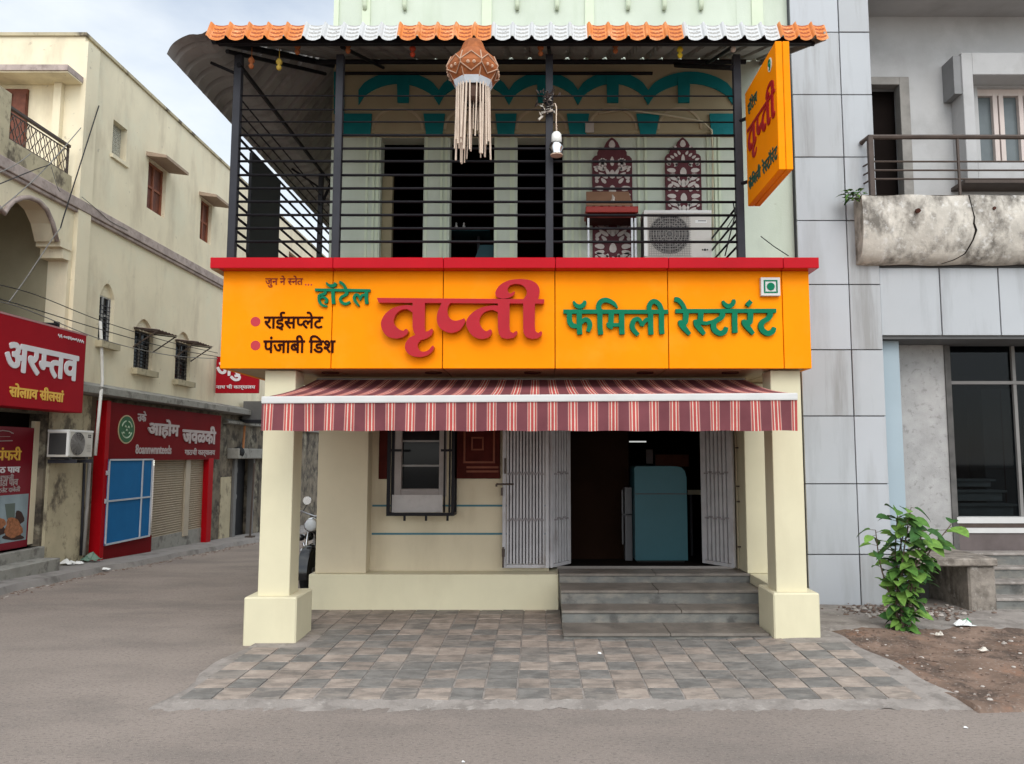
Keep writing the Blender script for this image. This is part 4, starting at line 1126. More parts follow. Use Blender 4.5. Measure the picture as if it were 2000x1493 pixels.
for j in range(7):
    for i in range(nx * 2 + 1):
        s_ = i / (nx * 2); t = j / 6
        x = AX0 - .012 + (AX1 - AX0 + .024) * s_
        zt = zf - .018 + .03 * s_
        zb_ = Z_(842, AF)
        z = zt + (zb_ - zt) * t + (.003 * math.sin(s_ * 60) if j == 6 else 0)
        y = AF - .02 - .018 * t * math.sin(s_ * 47 + 1.2 * math.sin(s_ * 9)) - .006 * t * math.sin(s_ * 131)
        mb.v.append(Vector((x, y, z))); mb.uv.append((s_ * NS + .12, t))
W = nx * 2 + 1
for j in range(6):
    for i in range(nx * 2):
        mb.f.append([j * W + i, j * W + i + 1, (j + 1) * W + i + 1, (j + 1) * W + i]); mb.m.append(0)
mb.build('valance', awn_m, awn, smooth=True)
for x in (AX0 + .35, AX1 - .35):
    m = MB(); m.tube([(x, AF + .03, zf), (x + (.25 if x < 0 else -.25), 7.3, zf - .03 + .12), (x, AB, zbk - .06)], .022, 8); m.build('folding_arm', white_m, awn)
m = MB(); m.tube([(AX0, AB + .02, zbk - .02), (AX1, AB + .02, zbk - .02)], .04, 10); m.build('roller', white_m, awn)

# ------------------------------------------------------------------ canopy roof over the gallery
can = thing('gallery_canopy', 'dark corrugated metal canopy edged with orange and white tiles over the upstairs gallery', 'canopy', (-.2, 7.0, 5.6))
CF, CB, CZ0, CZ1 = 7.02, 9.06, 5.76, 6.60
CX1 = 2.74
hipx = lambda y: -3.15 + .63 * min(1, max(0, (y - CF) / (CB - CF)))
def rib(s, p=.23, h=.045):
    q = (s / p) % 1
    return h if q < .16 else (h * (1 - (q - .16) / .07) if q < .23 else (h * ((q - .93) / .07) if q > .93 else 0))
mb = MB(); n = 420; ny = 8
for j in range(ny + 1):
    y = CF + (CB - CF) * j / ny; z = CZ0 + (CZ1 - CZ0) * j / ny
    for i in range(n + 1):
        x = hipx(y) + (CX1 - hipx(y)) * i / n
        # keep the ribs running straight down the slope
        mb.v.append(Vector((x, y, z + rib(x + 10))))
for j in range(ny):
    for i in range(n):
        mb.f.append([j * (n + 1) + i, j * (n + 1) + i + 1, (j + 1) * (n + 1) + i + 1, (j + 1) * (n + 1) + i]); mb.m.append(0)
mb.build('front_sheet', sheet, can)
prof = [np.array(p) for p in [(-2.50, 6.62), (-2.83, 6.21), (-3.15, 5.80), (-3.33, 5.755), (-3.44, 5.70), (-3.50, 5.64), (-3.535, 5.56)]]
pf = [p for p in spline([(p[0], p[1]) for p in prof], 4)]
mb = MB(); n = 460; K_ = len(pf); CE = 16.5
for i in range(n + 1):
    y = CF - .03 + (CE - CF) * i / n
    hx = hipx(y)
    for k, p in enumerate(pf):
        x, z = p
        if x > hx: x = hx; z = CZ0 + .05 + (CZ1 - CZ0) * min(1, max(0, (y - CF) / (CB - CF)))
        mb.v.append(Vector((x - rib(y) * .75, y, z + rib(y) * .75)))
for i in range(n):
    for k in range(K_ - 1):
        mb.f.append([i * K_ + k, i * K_ + k + 1, (i + 1) * K_ + k + 1, (i + 1) * K_ + k]); mb.m.append(0)
mb.build('side_sheet', sheet, can)
mb = MB()
mb.tube([(-3.12, 7.05, 5.73), (-2.52, 9.04, 6.53)], .034, 6); mb.tube([(-3.05, 7.2, 5.70), (-2.60, 9.0, 6.40)], .022, 6)
mb.tube([(-3.1, 7.12, 5.735), (CX1 - .05, 7.12, 5.735)], .024, 6); mb.tube([(-2.6, 8.6, 6.34), (CX1 - .3, 8.6, 6.34)], .028, 6)
mb.tube([(-2.4, 8.95, 6.38), (1.4, 8.95, 6.38)], .02, 6)
for x in (-1.95, .11, 1.94): mb.tube([(x, 7.3, 5.8), (x + .06, 9.0, 6.48)], .02, 6)
mb.tube([(1.95, 7.33, 5.6), (1.62, 8.6, 6.30)], .03, 6)
mb.tube([(-2.98, 7.4, 5.55), (-3.3, 7.42, 5.70)], .016, 6)
for y in (10.3, 12.8): mb.tube([(-2.97, y, 5.2), (-2.55, y, 6.3)], .02, 6); mb.tube([(-2.97, y, 5.4), (-3.4, y, 5.7)], .016, 6)
mb.tube([(-2.97, 7.3, 5.62), (-2.97, 15, 5.66)], .025, 6)
mb.build('rafter', blackm, can)
mb = MB(); mb.prism([(CX1, CF - .02, CZ0 - .06), (CX1, CF - .02, CZ0 + .03), (CX1, CB, CZ1 + .03), (CX1, CB, CZ1 - .06)], (.02, 0, 0)); mb.build('end_flashing', sheet, can)
# tile-shaped edging, groups of five in turn orange and white
def tile_group(u0, u1, n, mt, gm, curve=0.0):
    mb = MB()
    xa, xb = X_(u0, 62, 6.98), X_(u1, 62, 6.98)
    w = (xb - xa) / n
    tilt = R(63); cy, sy = math.cos(tilt), math.sin(tilt)
    ns, nt = 16, 12
    H = .215
    for k in range(n):
        base = len(mb.v)
        for j in range(nt + 1):
            t = j / nt
            for i in range(ns + 1):
                s_ = i / ns
                ridge = .034 * math.sin(math.pi * min(1, s_ / .24)) if s_ < .24 else -.012 * math.sin(math.pi * (s_ - .24) / .76)
                row = (t * 4) % 1
                lip = .007 if (row < .55 and s_ > .30 and s_ < .94 and 0.06 < t < .95 and ((s_ - .3) / .64 * 7) % 1 < .72) else 0
                drop = -.020 * math.sin(math.pi * (s_ - .1) / .9) if s_ > .1 else 0
                d = H * (t) + drop * (1 - t)
                rise = ridge + lip
                p = Vector((xa + w * (k + s_), 6.965 + d * cy - rise * sy, CZ0 - .055 + d * sy + rise * cy))
                mb.v.append(p)
        for j in range(nt):
            for i in range(ns):
                row = ((j + .5) / nt * 4) % 1; sc_ = (i + .5) / ns
                groove = (row > .55 and .30 < sc_ < .94 and .05 < (j + .5) / nt < .97)
                mb.f.append([base + j * (ns + 1) + i, base + j * (ns + 1) + i + 1, base + (j + 1) * (ns + 1) + i + 1, base + (j + 1) * (ns + 1) + i]); mb.m.append(1 if groove else 0)
    return mb.build('tile_strip', [mt, gm], can)
for k, (a, b, n_) in enumerate([(402, 590, 5), (590, 775, 5), (775, 959, 5), (959, 1147, 5), (1147, 1335, 5), (1335, 1523, 5), (1523, 1617, 3)]):
    tile_group(a, b, n_, tile_or if k % 2 == 0 else tile_wh, tile_groove_o if k % 2 == 0 else tile_groove_w)
m = MB(); m.box(X_(408, 80, 7.0), X_(1590, 80, 7.0), 7.06, 7.09, CZ0 - .05, CZ0 + .01); m.build('eave_strip', blackm, can)
for k, (u, v, c) in enumerate([(491, 125, paper_br), (545, 128, pmat('gold_charm', (.45, .3, .05), .5)), (581, 97, paper_br), (680, 95, paper_br), (806, 102, pmat('red_charm', (.4, .05, .02), .5)), (1056, 100, paper_br), (1202, 95, paper_br), (1328, 104, pmat('yellow_charm', (.6, .45, .03), .5)), (1432, 92, bone)]):
    q = P(u, v, 7.2); m = MB()
    m.lathe([(.005, .075), (.02, .06), (.033, .035), (.026, .015), (.012, .005), (.028, -.02), (.02, -.045), (.004, -.055)], q, 8)
    m.tube([q + Vector((0, 0, .07)), q + Vector((0, 0, .17))], .004, 5)
    where = ['by the left corner post', 'under the sloping hip rafter', 'left of the second post near the eave', 'just right of the second post', 'well left of the hanging paper lantern', 'beside the middle post', 'midway between middle and right posts', 'with a yellow bulb near the right post', 'pale, at the right post top']
    tag(m.build('hanging_charm', c, smooth=True), 'small charm hanging under the canopy ' + where[k], 'charm', 'charms hanging under the canopy')

# ------------------------------------------------------------------ railing cage of the gallery
rl = thing('gallery_railing', 'black iron railing of many level bars and square posts along the gallery', 'railing', (-.5, 7.35, 3.6))
RY = 7.35
PXs = [X_(459, 320, RY), X_(660, 320, RY), X_(1073, 320, RY), X_(1443, 320, RY)]
for x in PXs:
    m = MB(); m.box(x - .037, x + .037, RY - .03, RY + .04, lz1 - .02, 5.74); m.build('post', greym, rl, bevel=.004)
for y in (10.3, 12.8):
    m = MB(); m.box(PXs[0] - .03, PXs[0] + .03, y - .03, y + .03, lz1 - .02, 5.62); m.build('post', greym, rl)
bars = [187, 214, 238, 264, 290, 315, 342, 368, 394, 420, 446, 472]
for k, v in enumerate(bars):
    z = Z_(v, RY); r_ = .008 if k < 3 else .0135
    m = MB(); m.tube([(PXs[0], RY + .005, z), (PXs[3], RY + .005, z - .004)], r_, 8); m.tube([(PXs[0], RY, z), (PXs[0], 14.5, z)], r_, 8)
    if k >= 8: m.tube([(PXs[3] + .01, RY, z), (PXs[3] + .02, 9.05, z)], .011, 8)
    m.build('bar', blackm, rl, smooth=True)
m = MB(); m.box(PXs[0] - .02, PXs[3] + .02, RY - .02, RY + .03, lz1 + .0, lz1 + .03); m.build('bottom_rail', greym, rl)
# black sheet on the side railing
m = MB()
pt = [(7.58, 4.83), (8.45, 4.83), (8.45, 3.62), (7.75, 3.62), (7.63, 3.66), (7.58, 3.78)]
m.prism([(PXs[0] + .05, y, z) for y, z in pt], (.03, 0, 0))
tag(m.build('black_board', pmat('black_board_paint', (.010, .010, .012), .55)), 'plain black board with a rounded lower corner fixed inside the left side railing', 'board')

# paper lantern
la = P(924, 85, 6.96)
lan = thing('paper_lantern', 'rust orange eight sided paper lantern with a silver rim and cream streamers', 'lantern', (la.x, 7.0, la.z - .6))
px = .00487
def zv(v): return Z_(v, 7.0)
def octo(mb, prof, n=8, rot=.39, cx=la.x, cy=7.0):
    vs = []; 
    for r_, v in prof:
        for k in range(n):
            a = 2 * math.pi * k / n + rot
            vs.append((cx + math.cos(a) * r_ * px, cy + math.sin(a) * r_ * px, zv(v)))
    fs = [(i * n + k, i * n + (k + 1) % n, (i + 1) * n + (k + 1) % n, (i + 1) * n + k) for i in range(len(prof) - 1) for k in range(n)]
    mb.add(vs, fs)
mb = MB(); octo(mb, [(16, 82), (21, 90), (24, 98), (27, 104), (44, 120), (53, 139), (52, 146), (38, 166), (33, 172)]); mb.build('paper_shell', paper_br, lan)
mb = MB(); octo(mb, [(36, 158), (40, 164), (35, 173), (33, 176)], 8); 
mb.build('silver_rim', paper_wh, lan)
mb = MB()
for k in range(8):
    a = 2 * math.pi * k / 8 + .39; b = 2 * math.pi * (k + 1) / 8 + .39
    def pp(a, r_, v): return Vector((la.x + math.cos(a) * r_ * px, 7.0 + math.sin(a) * r_ * px, zv(v)))
    mid = (a + b) / 2
    mb.tube([pp(a, 54, 140), pp(mid, 44, 122), pp(b, 54, 140)], .006, 5); mb.tube([pp(a, 53.5, 146), pp(mid, 42, 158), pp(b, 53.5, 146)], .006, 5)
    mb.tube([pp(a, 45, 120), pp(a, 54, 140), pp(a, 38, 166)], .006, 5)
    for q in (-.12, .12): mb.lathe([(.001, -.012), (.018, 0), (.001, .012)], pp(mid + q, 48.5, 144), 8, (0, 1, 0))
mb.build('lace_trim', pmat('tan_lace', (.50, .32, .22), .8), lan)
mb = MB(); r2 = random.Random(5)
for k in range(30):
    a = 2 * math.pi * k / 30
    if 1.28 < (a % math.pi) < 1.86 and k % 2: continue
    ln = r2.uniform(108, 142); w = r2.uniform(.006, .010)
    x, y = la.x + math.cos(a) * 32 * px, 7.0 + math.sin(a) * 32 * px
    sw = r2.uniform(-.02, .02)
    mb.tube([(x, y, zv(170)), (x + sw * .4, y, zv(170 + ln * .5)), (x + sw, y, zv(170 + ln))], w, 6)
for k in range(9):
    x = la.x + r2.uniform(-20, 20) * px; y = 7.0 + r2.uniform(-20, 20) * px
    mb.tube([(x, y, zv(168)), (x, y, zv(168 + r2.uniform(70, 125)))], .006, 6)
mb.build('streamer', paper_tn, lan)
mb = MB(); octo(mb, [(26, 172), (27, 185), (24, 198), (16, 204)], 12); mb.build('inner_skirt', pmat('dark_paper', (.10, .06, .045), .9), lan)
mb = MB(); mb.tube([(la.x, 7.0, zv(84)), (la.x, 7.03, 5.78)], .006, 6); mb.build('cord', cable_m, lan)

# dried flowers tied to the middle post and the lamp hanging beside it
fb = thing('dried_flower_bunch', 'dried brown flower bunch tied to the middle gallery post', 'flowers', (PXs[2] - .02, RY - .08, Z_(236, RY)))
mb = MB(); r3 = random.Random(9)
for _ in range(90):
    c = Vector((PXs[2] - .02 + r3.gauss(0, .045), RY - .07 + r3.gauss(0, .03), Z_(r3.uniform(184, 232), RY)))
    d = Vector((r3.uniform(-1, 1), r3.uniform(-1, 1), r3.uniform(-1, 1))).normalized() * r3.uniform(.02, .045)
    e = d.orthogonal().normalized() * r3.uniform(.008, .018)
    mb.add([c - d, c + e, c + d, c - e], [(0, 1, 2, 3)], 0 if r3.random() < .8 else 1)
mb.build('petal', [twig, bone], fb)
mb = MB(); q = P(1070, 222, RY - .05); mb.tube([(q.x - .06, RY - .06, q.z), (q.x + .05, RY - .08, q.z + .02)], .012, 6); mb.tube([(q.x - .09, RY - .06, q.z - .07), (q.x - .05, RY - .06, q.z - .03)], .012, 6); mb.build('ribbon_tie', bone, fb)
hl = thing('hanging_lamp', 'white glass and chrome lamp hanging on a knotted cord beside the middle post', 'lamp', (X_(1087, 275, 7.22), 7.22, Z_(302, 7.22)))
lx = X_(1087, 275, 7.22); zz = lambda v: Z_(v, 7.22)
m = MB(); m.lathe([(.004, zz(258)), (.03, zz(259)), (.047, zz(263)), (.05, zz(270)), (.05, zz(280))], (lx, 7.22, 0), 20); m.build('glass_cap', pmat('white_glass', (.82, .82, .78), .25), hl, smooth=True)
m = MB(); m.lathe([(.05, zz(279)), (.068, zz(284)), (.072, zz(291)), (.055, zz(298)), (.06, zz(301)), (.062, zz(303))], (lx, 7.22, 0), 20); m.build('chrome_bowl', chrome, hl, smooth=True)
m = MB(); m.lathe([(.061, zz(302)), (.061, zz(304.5))], (lx, 7.22, 0), 20); m.build('rim', pmat('tan_rim', (.6, .45, .33), .5), hl)
m = MB(); cp = [(PXs[2] + .02, RY - .05, zz(199)), (lx - .012, 7.24, zz(201)), (lx + .0, 7.22, zz(210)), (lx - .003, 7.22, zz(240)), (lx, 7.22, zz(258))]
m.tube(cp, .006, 6)
for v in (246, 251, 255): m.lathe([(.001, -.008), (.012, 0), (.001, .008)], (lx, 7.22, zz(v)), 8)
m.build('cord', paper_tn, hl, smooth=True)

# projecting sign at the right-hand post
VX0, VX1, VYn, VYf, VZ0, VZ1 = 2.045, 2.165, 6.30, 7.27, 4.16, 5.30
vs_ = thing('projecting_sign', 'tall orange box sign jutting out from the right end of the gallery', 'sign', (2.1, 6.8, VZ0))
m = MB(); m.box(VX0, (VX0 + VX1) / 2 - .002, VYn, VYf, VZ0, VZ1); m.build('sign_face', orange, vs_, bevel=.004)
m = MB(); m.box((VX0 + VX1) / 2 + .002, VX1, VYn, VYf, VZ0, VZ1); m.build('sign_face', orange, vs_, bevel=.004)
m = MB(); m.box(VX0 + .01, VX1 - .01, VYn + .01, VYf - .01, VZ0 + .01, VZ1 - .01); m.build('core', joint, vs_)
for z in (VZ0 + .25, VZ1 - .25): m = MB(); m.tube([(VX0 + .06, VYf - .05, z), (PXs[3], RY, z)], .018, 6); m.build('bracket', blackm, vs_)
def face_map(u0, u1, v0, v1, s0, s1, h0, h1):
    """picture-plane letters -> the side face: s runs far to near, h from the top (0..1)"""
    def f(u, v):
        s_ = s0 + (u - u0) / (u1 - u0) * (s1 - s0); h = h0 + (v - v0) / (v1 - v0) * (h1 - h0)
        return (s_ * (VYf - VYn), VZ1 - h * (VZ1 - VZ0))
    return f
onface = lambda a, b, h: (VX0 - .0005 - h, VYf - a, b)
letters(big_polys, face_map(740, 1063, 549, 700, .06, .96, .25, .66), onface, .008, .0025, .0).build('red_word', pmat('sign_print_red', (.36, .012, .015), .4), vs_)
dkg = pmat('sign_print_green', (0.02, 0.075, 0.05), .5)
letters(hotelw, face_map(616, 725, 548, 604, .10, .42, .10, .25), onface, .006, .002, 0).build('green_word', dkg, vs_)
letters(family, face_map(1099, 1304, 582, 656, .05, .47, .76, .885), onface, .006, .002, 0).build('green_word', dkg, vs_)
letters(rest, face_map(1312, 1515, 582, 656, .51, .97, .765, .90), onface, .006, .002, 0).build('green_word', dkg, vs_)
m = MB(); m.disc((VX0 - .001, VYn + .16, VZ1 - .13), .062, 24, (-1, 0, 0), -.004, sx=.85); 
m.build('emblem', pmat('pale_emblem', (.7, .72, .62), .5), vs_)
m = MB(); m.tube([(VX0 - .007, VYn + .16 + .025 * math.cos(a), VZ1 - .13 + .045 * math.sin(a)) for a in [k * .5 for k in range(11)]], .007, 6); m.tube([(VX0 - .007, VYn + .175, VZ1 - .12), (VX0 - .007, VYn + .15, VZ1 - .15)], .012, 6); m.build('emblem_mark', green_letter, vs_)

# ------------------------------------------------------------------ things in the upper gallery
def ac_unit(name, label, M, w, h, d, mesh_sq=True, loc=None, label_side=True):
    """front faces -Y in its own frame, M places it"""
    t = thing(name, label, 'air conditioner', loc)
    def go(mb, nm, mt, par=t, **k):
        mb.v = [M @ p for p in mb.v]; return mb.build(nm, mt, par, **k)
    mb = MB(); mb.box(0, w, 0, d, 0, h); body = go(mb, 'casing', ac_m, bevel=.012, seg=2)
    mb = MB(); mb.box(-.004, w + .004, -.006, d + .004, h - .03, h + .006); go(mb, 'top_cover', ac_white, bevel=.004)
    mb = MB(); mb.box(-.004, .035, -.008, .03, .02, h - .032); go(mb, 'corner_strip', ac_white)
    cx, cz, rr = w * .37, h * .5, min(h * .44, w * .30)
    mb = MB(); mb.disc((cx, -.0012, cz), rr, 32, (0, -1, 0), -.004); grd = go(mb, 'fan_opening', ac_dark)
    mb = MB()
    for k in range(1, 7): 
        q = rr * k / 6.2; mb.tube([(cx + q * math.cos(a), -.014, cz + q * math.sin(a)) for a in [i * 2 * math.pi / 28 for i in range(29)]], .0035, 5)
    for k in range(12): a = k * math.pi / 6; mb.tube([(cx + .03 * math.cos(a), -.016, cz + .03 * math.sin(a)), (cx + rr * math.cos(a), -.012, cz + rr * math.sin(a))], .0028, 5)
    go(mb, 'wire_guard', ac_mesh, grd)
    if mesh_sq:
        mb = MB(); s_ = .045
        x0, x1, z0, z1 = .05, w * .69, .02, h - .05
        k = x0
        while k < x1: mb.box(k, k + .004, -.013, -.009, z0, z1); k += s_ * .6
        k = z0
        while k < z1: mb.box(x0, x1, -.0135, -.0095, k, k + .004); k += s_ * .6
        go(mb, 'grille', ac_mesh)
    mb = MB()
    for k in range(3): a = k * 2.094 + .4; mb.obox((cx + rr * .45 * math.cos(a), .0, cz + rr * .45 * math.sin(a)), (rr * .75, .002, rr * .3), Matrix.Rotation(-a, 3, 'Y'))
    mb.lathe([(.035, -.006), (.02, -.018)], (cx, 0, cz), 12, (0, 1, 0)); go(mb, 'fan_blade', pmat('fan_grey', (.12, .115, .11), .5))
    mb = MB(); mb.box(.0 - .005, -.001, .03, d - .03, .04, h - .05); go(mb, 'side_coil', ac_dark)
    if label_side:
        mb = MB(); mb.box(w * .76, w * .93, -.003, .001, h * .74, h * .80); go(mb, 'name_plate', ac_white)
        mb = MB(); mb.box(w * .80, w * .92, -.0045, -.002, h * .775, h * .79); go(mb, 'plate_print', ac_dark)
        mb = MB()
        for k in range(3): mb.disc((w * (.86 + .035 * k), -.001, h * .17), .014 if k == 1 else .009, 10, (0, -1, 0), -.003)
        go(mb, 'logo_dot', ac_dark)
    else:
        mb = MB()
        for k in range(4): mb.box(w * (.79 + .07 * (k % 2)), w * (.845 + .07 * (k % 2)), -.003, .001, h * (.74 + .07 * (k // 2)), h * (.79 + .07 * (k // 2)))
        go(mb, 'badge', ac_dark)
        mb = MB()
        for k in range(5): mb.box(w * .76, w * .93, -.003, .001, h * (.2 + .06 * k), h * (.2 + .06 * k) + .006)
        go(mb, 'vent_line', ac_mesh)
    mb = MB(); mb.box(w * .1, w * .22, .02, d - .02, -.035, -.001); mb.box(w * .78, w * .9, .02, d - .02, -.035, -.001); go(mb, 'foot', greym)
    return t
a0 = P(1259, 500, 8.62); a1 = P(1391, 500, 8.62)
ac0 = ac_unit('air_conditioner', 'cream air conditioner with a square wire grille standing on the upstairs gallery floor', Matrix.Translation((a0.x, 8.62, Z_(504, 8.62))), a1.x - a0.x, Z_(412, 8.62) - Z_(504, 8.62), .3, loc=(a0.x + .4, 8.7, UF))

for x in (a0.x + .08, a1.x - .12):
    for y in (8.65, 8.86): m = MB(); m.box(x, x + .04, y, y + .04, UF, Z_(504, 8.62) - .036); m.build('stand_leg', greym, ac0)
# maroon carved jali shutters
_groups = {'shuttered_window': 'brown shuttered top floor windows', 'barred_window': 'barred first floor windows', 'jali_shutter': 'maroon jali panels in the gallery', 'folding_gate': 'leaves of the folding gate', 'salt_shaker': 'shakers on the teal table', 'litter_scrap': 'litter on the ground'}
def jali(name, label, u0, u1, vt, zb_, kind_, u_mid):
    w0, w1 = X_(u0, 350, YW - .05), X_(u1, 350, YW - .05); wm = (w0 + w1) / 2; hw = (w1 - w0) / 2
    zt = Z_(vt, YW - .05)
    t = thing(name, label, 'shutter', (wm, YW - .05, zb_))
    s = hw
    out = [(-1, zb_)]
    shp = [(-1, .98), (-.99, .86), (-.88, .76), (-.74, .72), (-.74, .60), (-.64, .48), (-.48, .42), (-.40, .40), (-.30, .22), (-.14, .08), (0, 0)] 
    pts = [(x, zt - y * s * 1.3) for x, y in shp]
    full = [(-1, zb_)] + pts + [(-x, z) for x, z in pts[-2::-1]] + [(1, zb_)]
    m = MB(); m.prism([(wm + x * s, YW - .045, z) for x, z in full], (0, .043, 0)); m.build('panel', jali_m, t)
    m = MB(); r4 = random.Random(kind_)
    yq = YW - .049
    def petal(cx, cz, ang, ln, wd):
        d = Vector((math.sin(ang), 0, math.cos(ang))); e = Vector((math.cos(ang), 0, -math.sin(ang)))
        c = Vector((wm + cx * s, yq, cz))
        pp = []
        for k in range(10):
            a = 2 * math.pi * k / 10
            pp.append(c + d * (ln * s * (.5 + .5 * math.cos(a))) + e * (wd * s * math.sin(a) * (1 - .25 * math.cos(a))))
        m.prism(pp, (0, .006, 0))
    z = zt - .33 * s
    petal(0, z - .25 * s, 0, .42, .16)
    if kind_ == 1:
        for sx in (-1, 1):
            for a in (-.9, -.3, .3, .9, 2.2, -2.2, 3.1): petal(sx * .48, zt - 1.32 * s, a, .24, .085)
    for sx in (-1, 1):
        if kind_ == 2:
            for k in range(4): petal(sx * (.16 + .17 * k), zt - (1.02 + .10 * k) * s, sx * (.5 + .25 * k), .26, .07)
            petal(sx * .36, zt - .62 * s, sx * .8, .2, .06)
        petal(sx * .3, zt - 1.55 * s, sx * 2.2, .26, .07); petal(sx * .72, zt - 1.62 * s, sx * 1.2, .24, .07)
    petal(0, zt - 1.5 * s, 0, .5, .10)
    rows = int((zt - 1.6 * s - zb_) / (.62 * s))
    for r_ in range(rows):
        zc = zt - 1.95 * s - r_ * .74 * s
        if zc < zb_ + .2 * s: break
        if (r_ + kind_) % 2:
            petal(0, zc - .2 * s, 0, .46, .15)
            for sx in (-1, 1):
                petal(sx * .12, zc - .1 * s, sx * .45, .5, .085); petal(sx * .22, zc - .18 * s, sx * 1.0, .55, .095); petal(sx * .38, zc + .22 * s, sx * 1.1, .5, .10); petal(sx * .86, zc - .22 * s, sx * -.9, .36, .10)
                petal(sx * .88, zc + .3 * s, sx * -2.3, .22, .06)
        else:
            petal(0, zc - .3 * s, 0, .5, .18)
            for sx in (-1, 1):
                petal(sx * .42, zc, sx * 1.45, .5, .13); petal(sx * .42, zc - .24 * s, sx * 1.7, .5, .11); petal(sx * .32, zc + .3 * s, sx * .75, .35, .09); petal(sx * .24, zc - .35 * s, sx * 2.6, .3, .08)
                petal(sx * .75, zc + .32 * s, sx * .3, .22, .09)
    m.build('inlay', jali_w, t)
    return t
jali('jali_shutter', 'maroon arched panel with white flower tracery rising behind the red topped stand', 1157, 1235, 268, UF, 1, 0)
jali('jali_shutter', 'maroon arched panel with white leaf tracery rising behind the gallery air conditioner', 1300, 1370, 268, UF, 2, 0)

st = thing('red_topped_stand', 'red topped stand on thin steel legs with a tan sloping board', 'stand', (1.1, 8.75, UF))
x0, x1 = X_(1144, 405, 8.65), X_(1246, 405, 8.65)
m = MB(); m.box(x0, x1, 8.62, 8.98, Z_(415, 8.62), Z_(403, 8.62)); m.build('top', red_top, st, bevel=.005)
m = MB(); m.box(x0 + .02, x1 - .03, 8.66, 8.96, Z_(424, 8.62), Z_(415, 8.62) - .001); m.build('apron', wood_dk, st)
z0, z1 = Z_(402, 8.7), Z_(374, 8.85)
m = MB(); m.prism([(x0 + .01, 8.70, z0), (x1 - .05, 8.70, z0), (x1 - .08, 8.86, z1), (x0 + .02, 8.86, z1)], (0, .02, .004)); m.build('sloping_board', brown_box, st)
for x in (x0 + .03, x1 - .07, x1 - .03): m = MB(); m.box(x - .011, x + .011, 8.66, 8.685, UF, Z_(424, 8.62) - .001); m.build('leg', steel, st)
m = MB(); q = P(1197, 388, 8.7); m.tube([(q.x, 8.715, q.z - .05), (q.x + .01, 8.72, q.z + .01), (q.x, 8.75, q.z + .06)], [.012, .02, .006], 8); m.tube([(q.x - .03, 8.71, q.z - .05), (q.x, 8.73, q.z + .02), (q.x + .035, 8.71, q.z - .05)], .007, 6)
tag(m.build('cloth_knot', bone), 'small pale knotted cloth on the tan sloping board', 'cloth')

tb = thing('dining_table', 'dark teal cafe table seen through the middle gallery doorway', 'table', (-.85, 9.75, UF))
x0, x1 = X_(884, 450, 9.7), X_(958, 450, 9.7); zt = Z_(454, 9.7)
m = MB(); m.box(x0, x1, 9.5, 10.1, zt - .035, zt); m.build('table_top', teal_fr, tb, bevel=.005)
m = MB(); m.box((x0 + x1) / 2 + .07, (x0 + x1) / 2 + .10, 9.75, 9.78, UF, zt - .036); m.build('leg', greym, tb)
for k, u in enumerate((891, 906)):
    q = P(u, 454, 9.55); m = MB(); m.lathe([(.018, 0), (.02, .03), (.01, .055), (.012, .07), (.003, .085)], (q.x, 9.55, zt + .001), 10)
    tag(m.build('salt_shaker', white_m, smooth=True), ['white shaker at the left end of the teal table', 'white shaker nearer the middle of the teal table'][k], 'shaker')
ch = thing('dining_chair', 'teal cafe chair at the right end of the teal table', 'chair', (-.62, 9.6, UF))
xc = X_(942, 480, 9.6)
m = MB(); m.box(xc - .16, xc + .2, 9.45, 9.8, UF + .42, UF + .45); m.build('seat', teal_fr, ch)
m = MB(); m.prism([(xc - .14, 9.46, UF + .46), (xc + .18, 9.46, UF + .46), (xc + .18, 9.5, UF + .8), (xc - .02, 9.5, UF + .8)], (0, .02, 0)); m.build('backrest', teal_fr, ch)
for sx in (-.15, .19):
    for yy_ in (9.47, 9.78): m = MB(); m.box(xc + sx - .012, xc + sx + .012, yy_ - .012, yy_ + .012, UF, UF + .42); m.build('leg', greym, ch)
m = MB(); xc = X_(800, 497, 9.2); m.lathe([(.02, 0), (.17, .01), (.2, .07), (.14, .12), (.02, .15)], (xc, 9.25, UF + .28), 16)
m.v = [Vector((p.x, p.y, UF + (p.z - UF) * 1.0)) for p in m.v]
sk = m.build('yellow_sack', pmat('mustard_cloth', (.36, .24, .05), .85, .2, 8, .3, 30), smooth=True)
tag(sk, 'mustard yellow sack lying in the left gallery doorway', 'sack')
m = MB(); m.box(xc - .24, xc + .24, 9.1, 9.4, UF, UF + .27); tag(m.build('low_bench', wood_dk, bevel=.004), 'low dark bench under the mustard sack in the left gallery doorway', 'bench')
# cable and small box on the arcade wall
m = MB(); m.tube([P(1170, 222, YW - .05), P(1220, 214, YW - .05), P(1300, 225, YW - .05), P(1372, 238, YW - .05), P(1390, 255, YW - .05), P(1392, 300, YW - .05), P(1392, 470, YW - .05)], .012, 6)
tag(m.build('wall_conduit', cream, smooth=True), 'thin cream conduit bending down the arcade wall near the right post', 'conduit')
m = MB(); m.box(X_(1143, 250, YW - .04), X_(1160, 250, YW - .04), YW - .05, YW - .032, Z_(262, YW), Z_(243, YW)); tag(m.build('junction_box', ac_m, bevel=.004), 'small beige junction box on the arcade wall above the red topped stand', 'box')
m = MB(); m.tube([P(1432, 395, 7.5), P(1436, 420, 7.5), P(1428, 450, 7.5), P(1416, 500, 7.5)], .007, 6); m.tube([P(1436, 420, 7.5), P(1420, 445, 7.5)], .005, 6)
tag(m.build('loose_wire', cable_m, smooth=True), 'loose dark wire dangling just left of the right gallery post', 'wire')

m = MB(); m.tube([P(1486, 462, 9.0), P(1512, 482, 8.9), P(1540, 500, 8.8)], .006, 5); tag(m.build('stay_wire', cable_m), 'thin dark wire slanting down the green wall to the red cornice', 'wire')

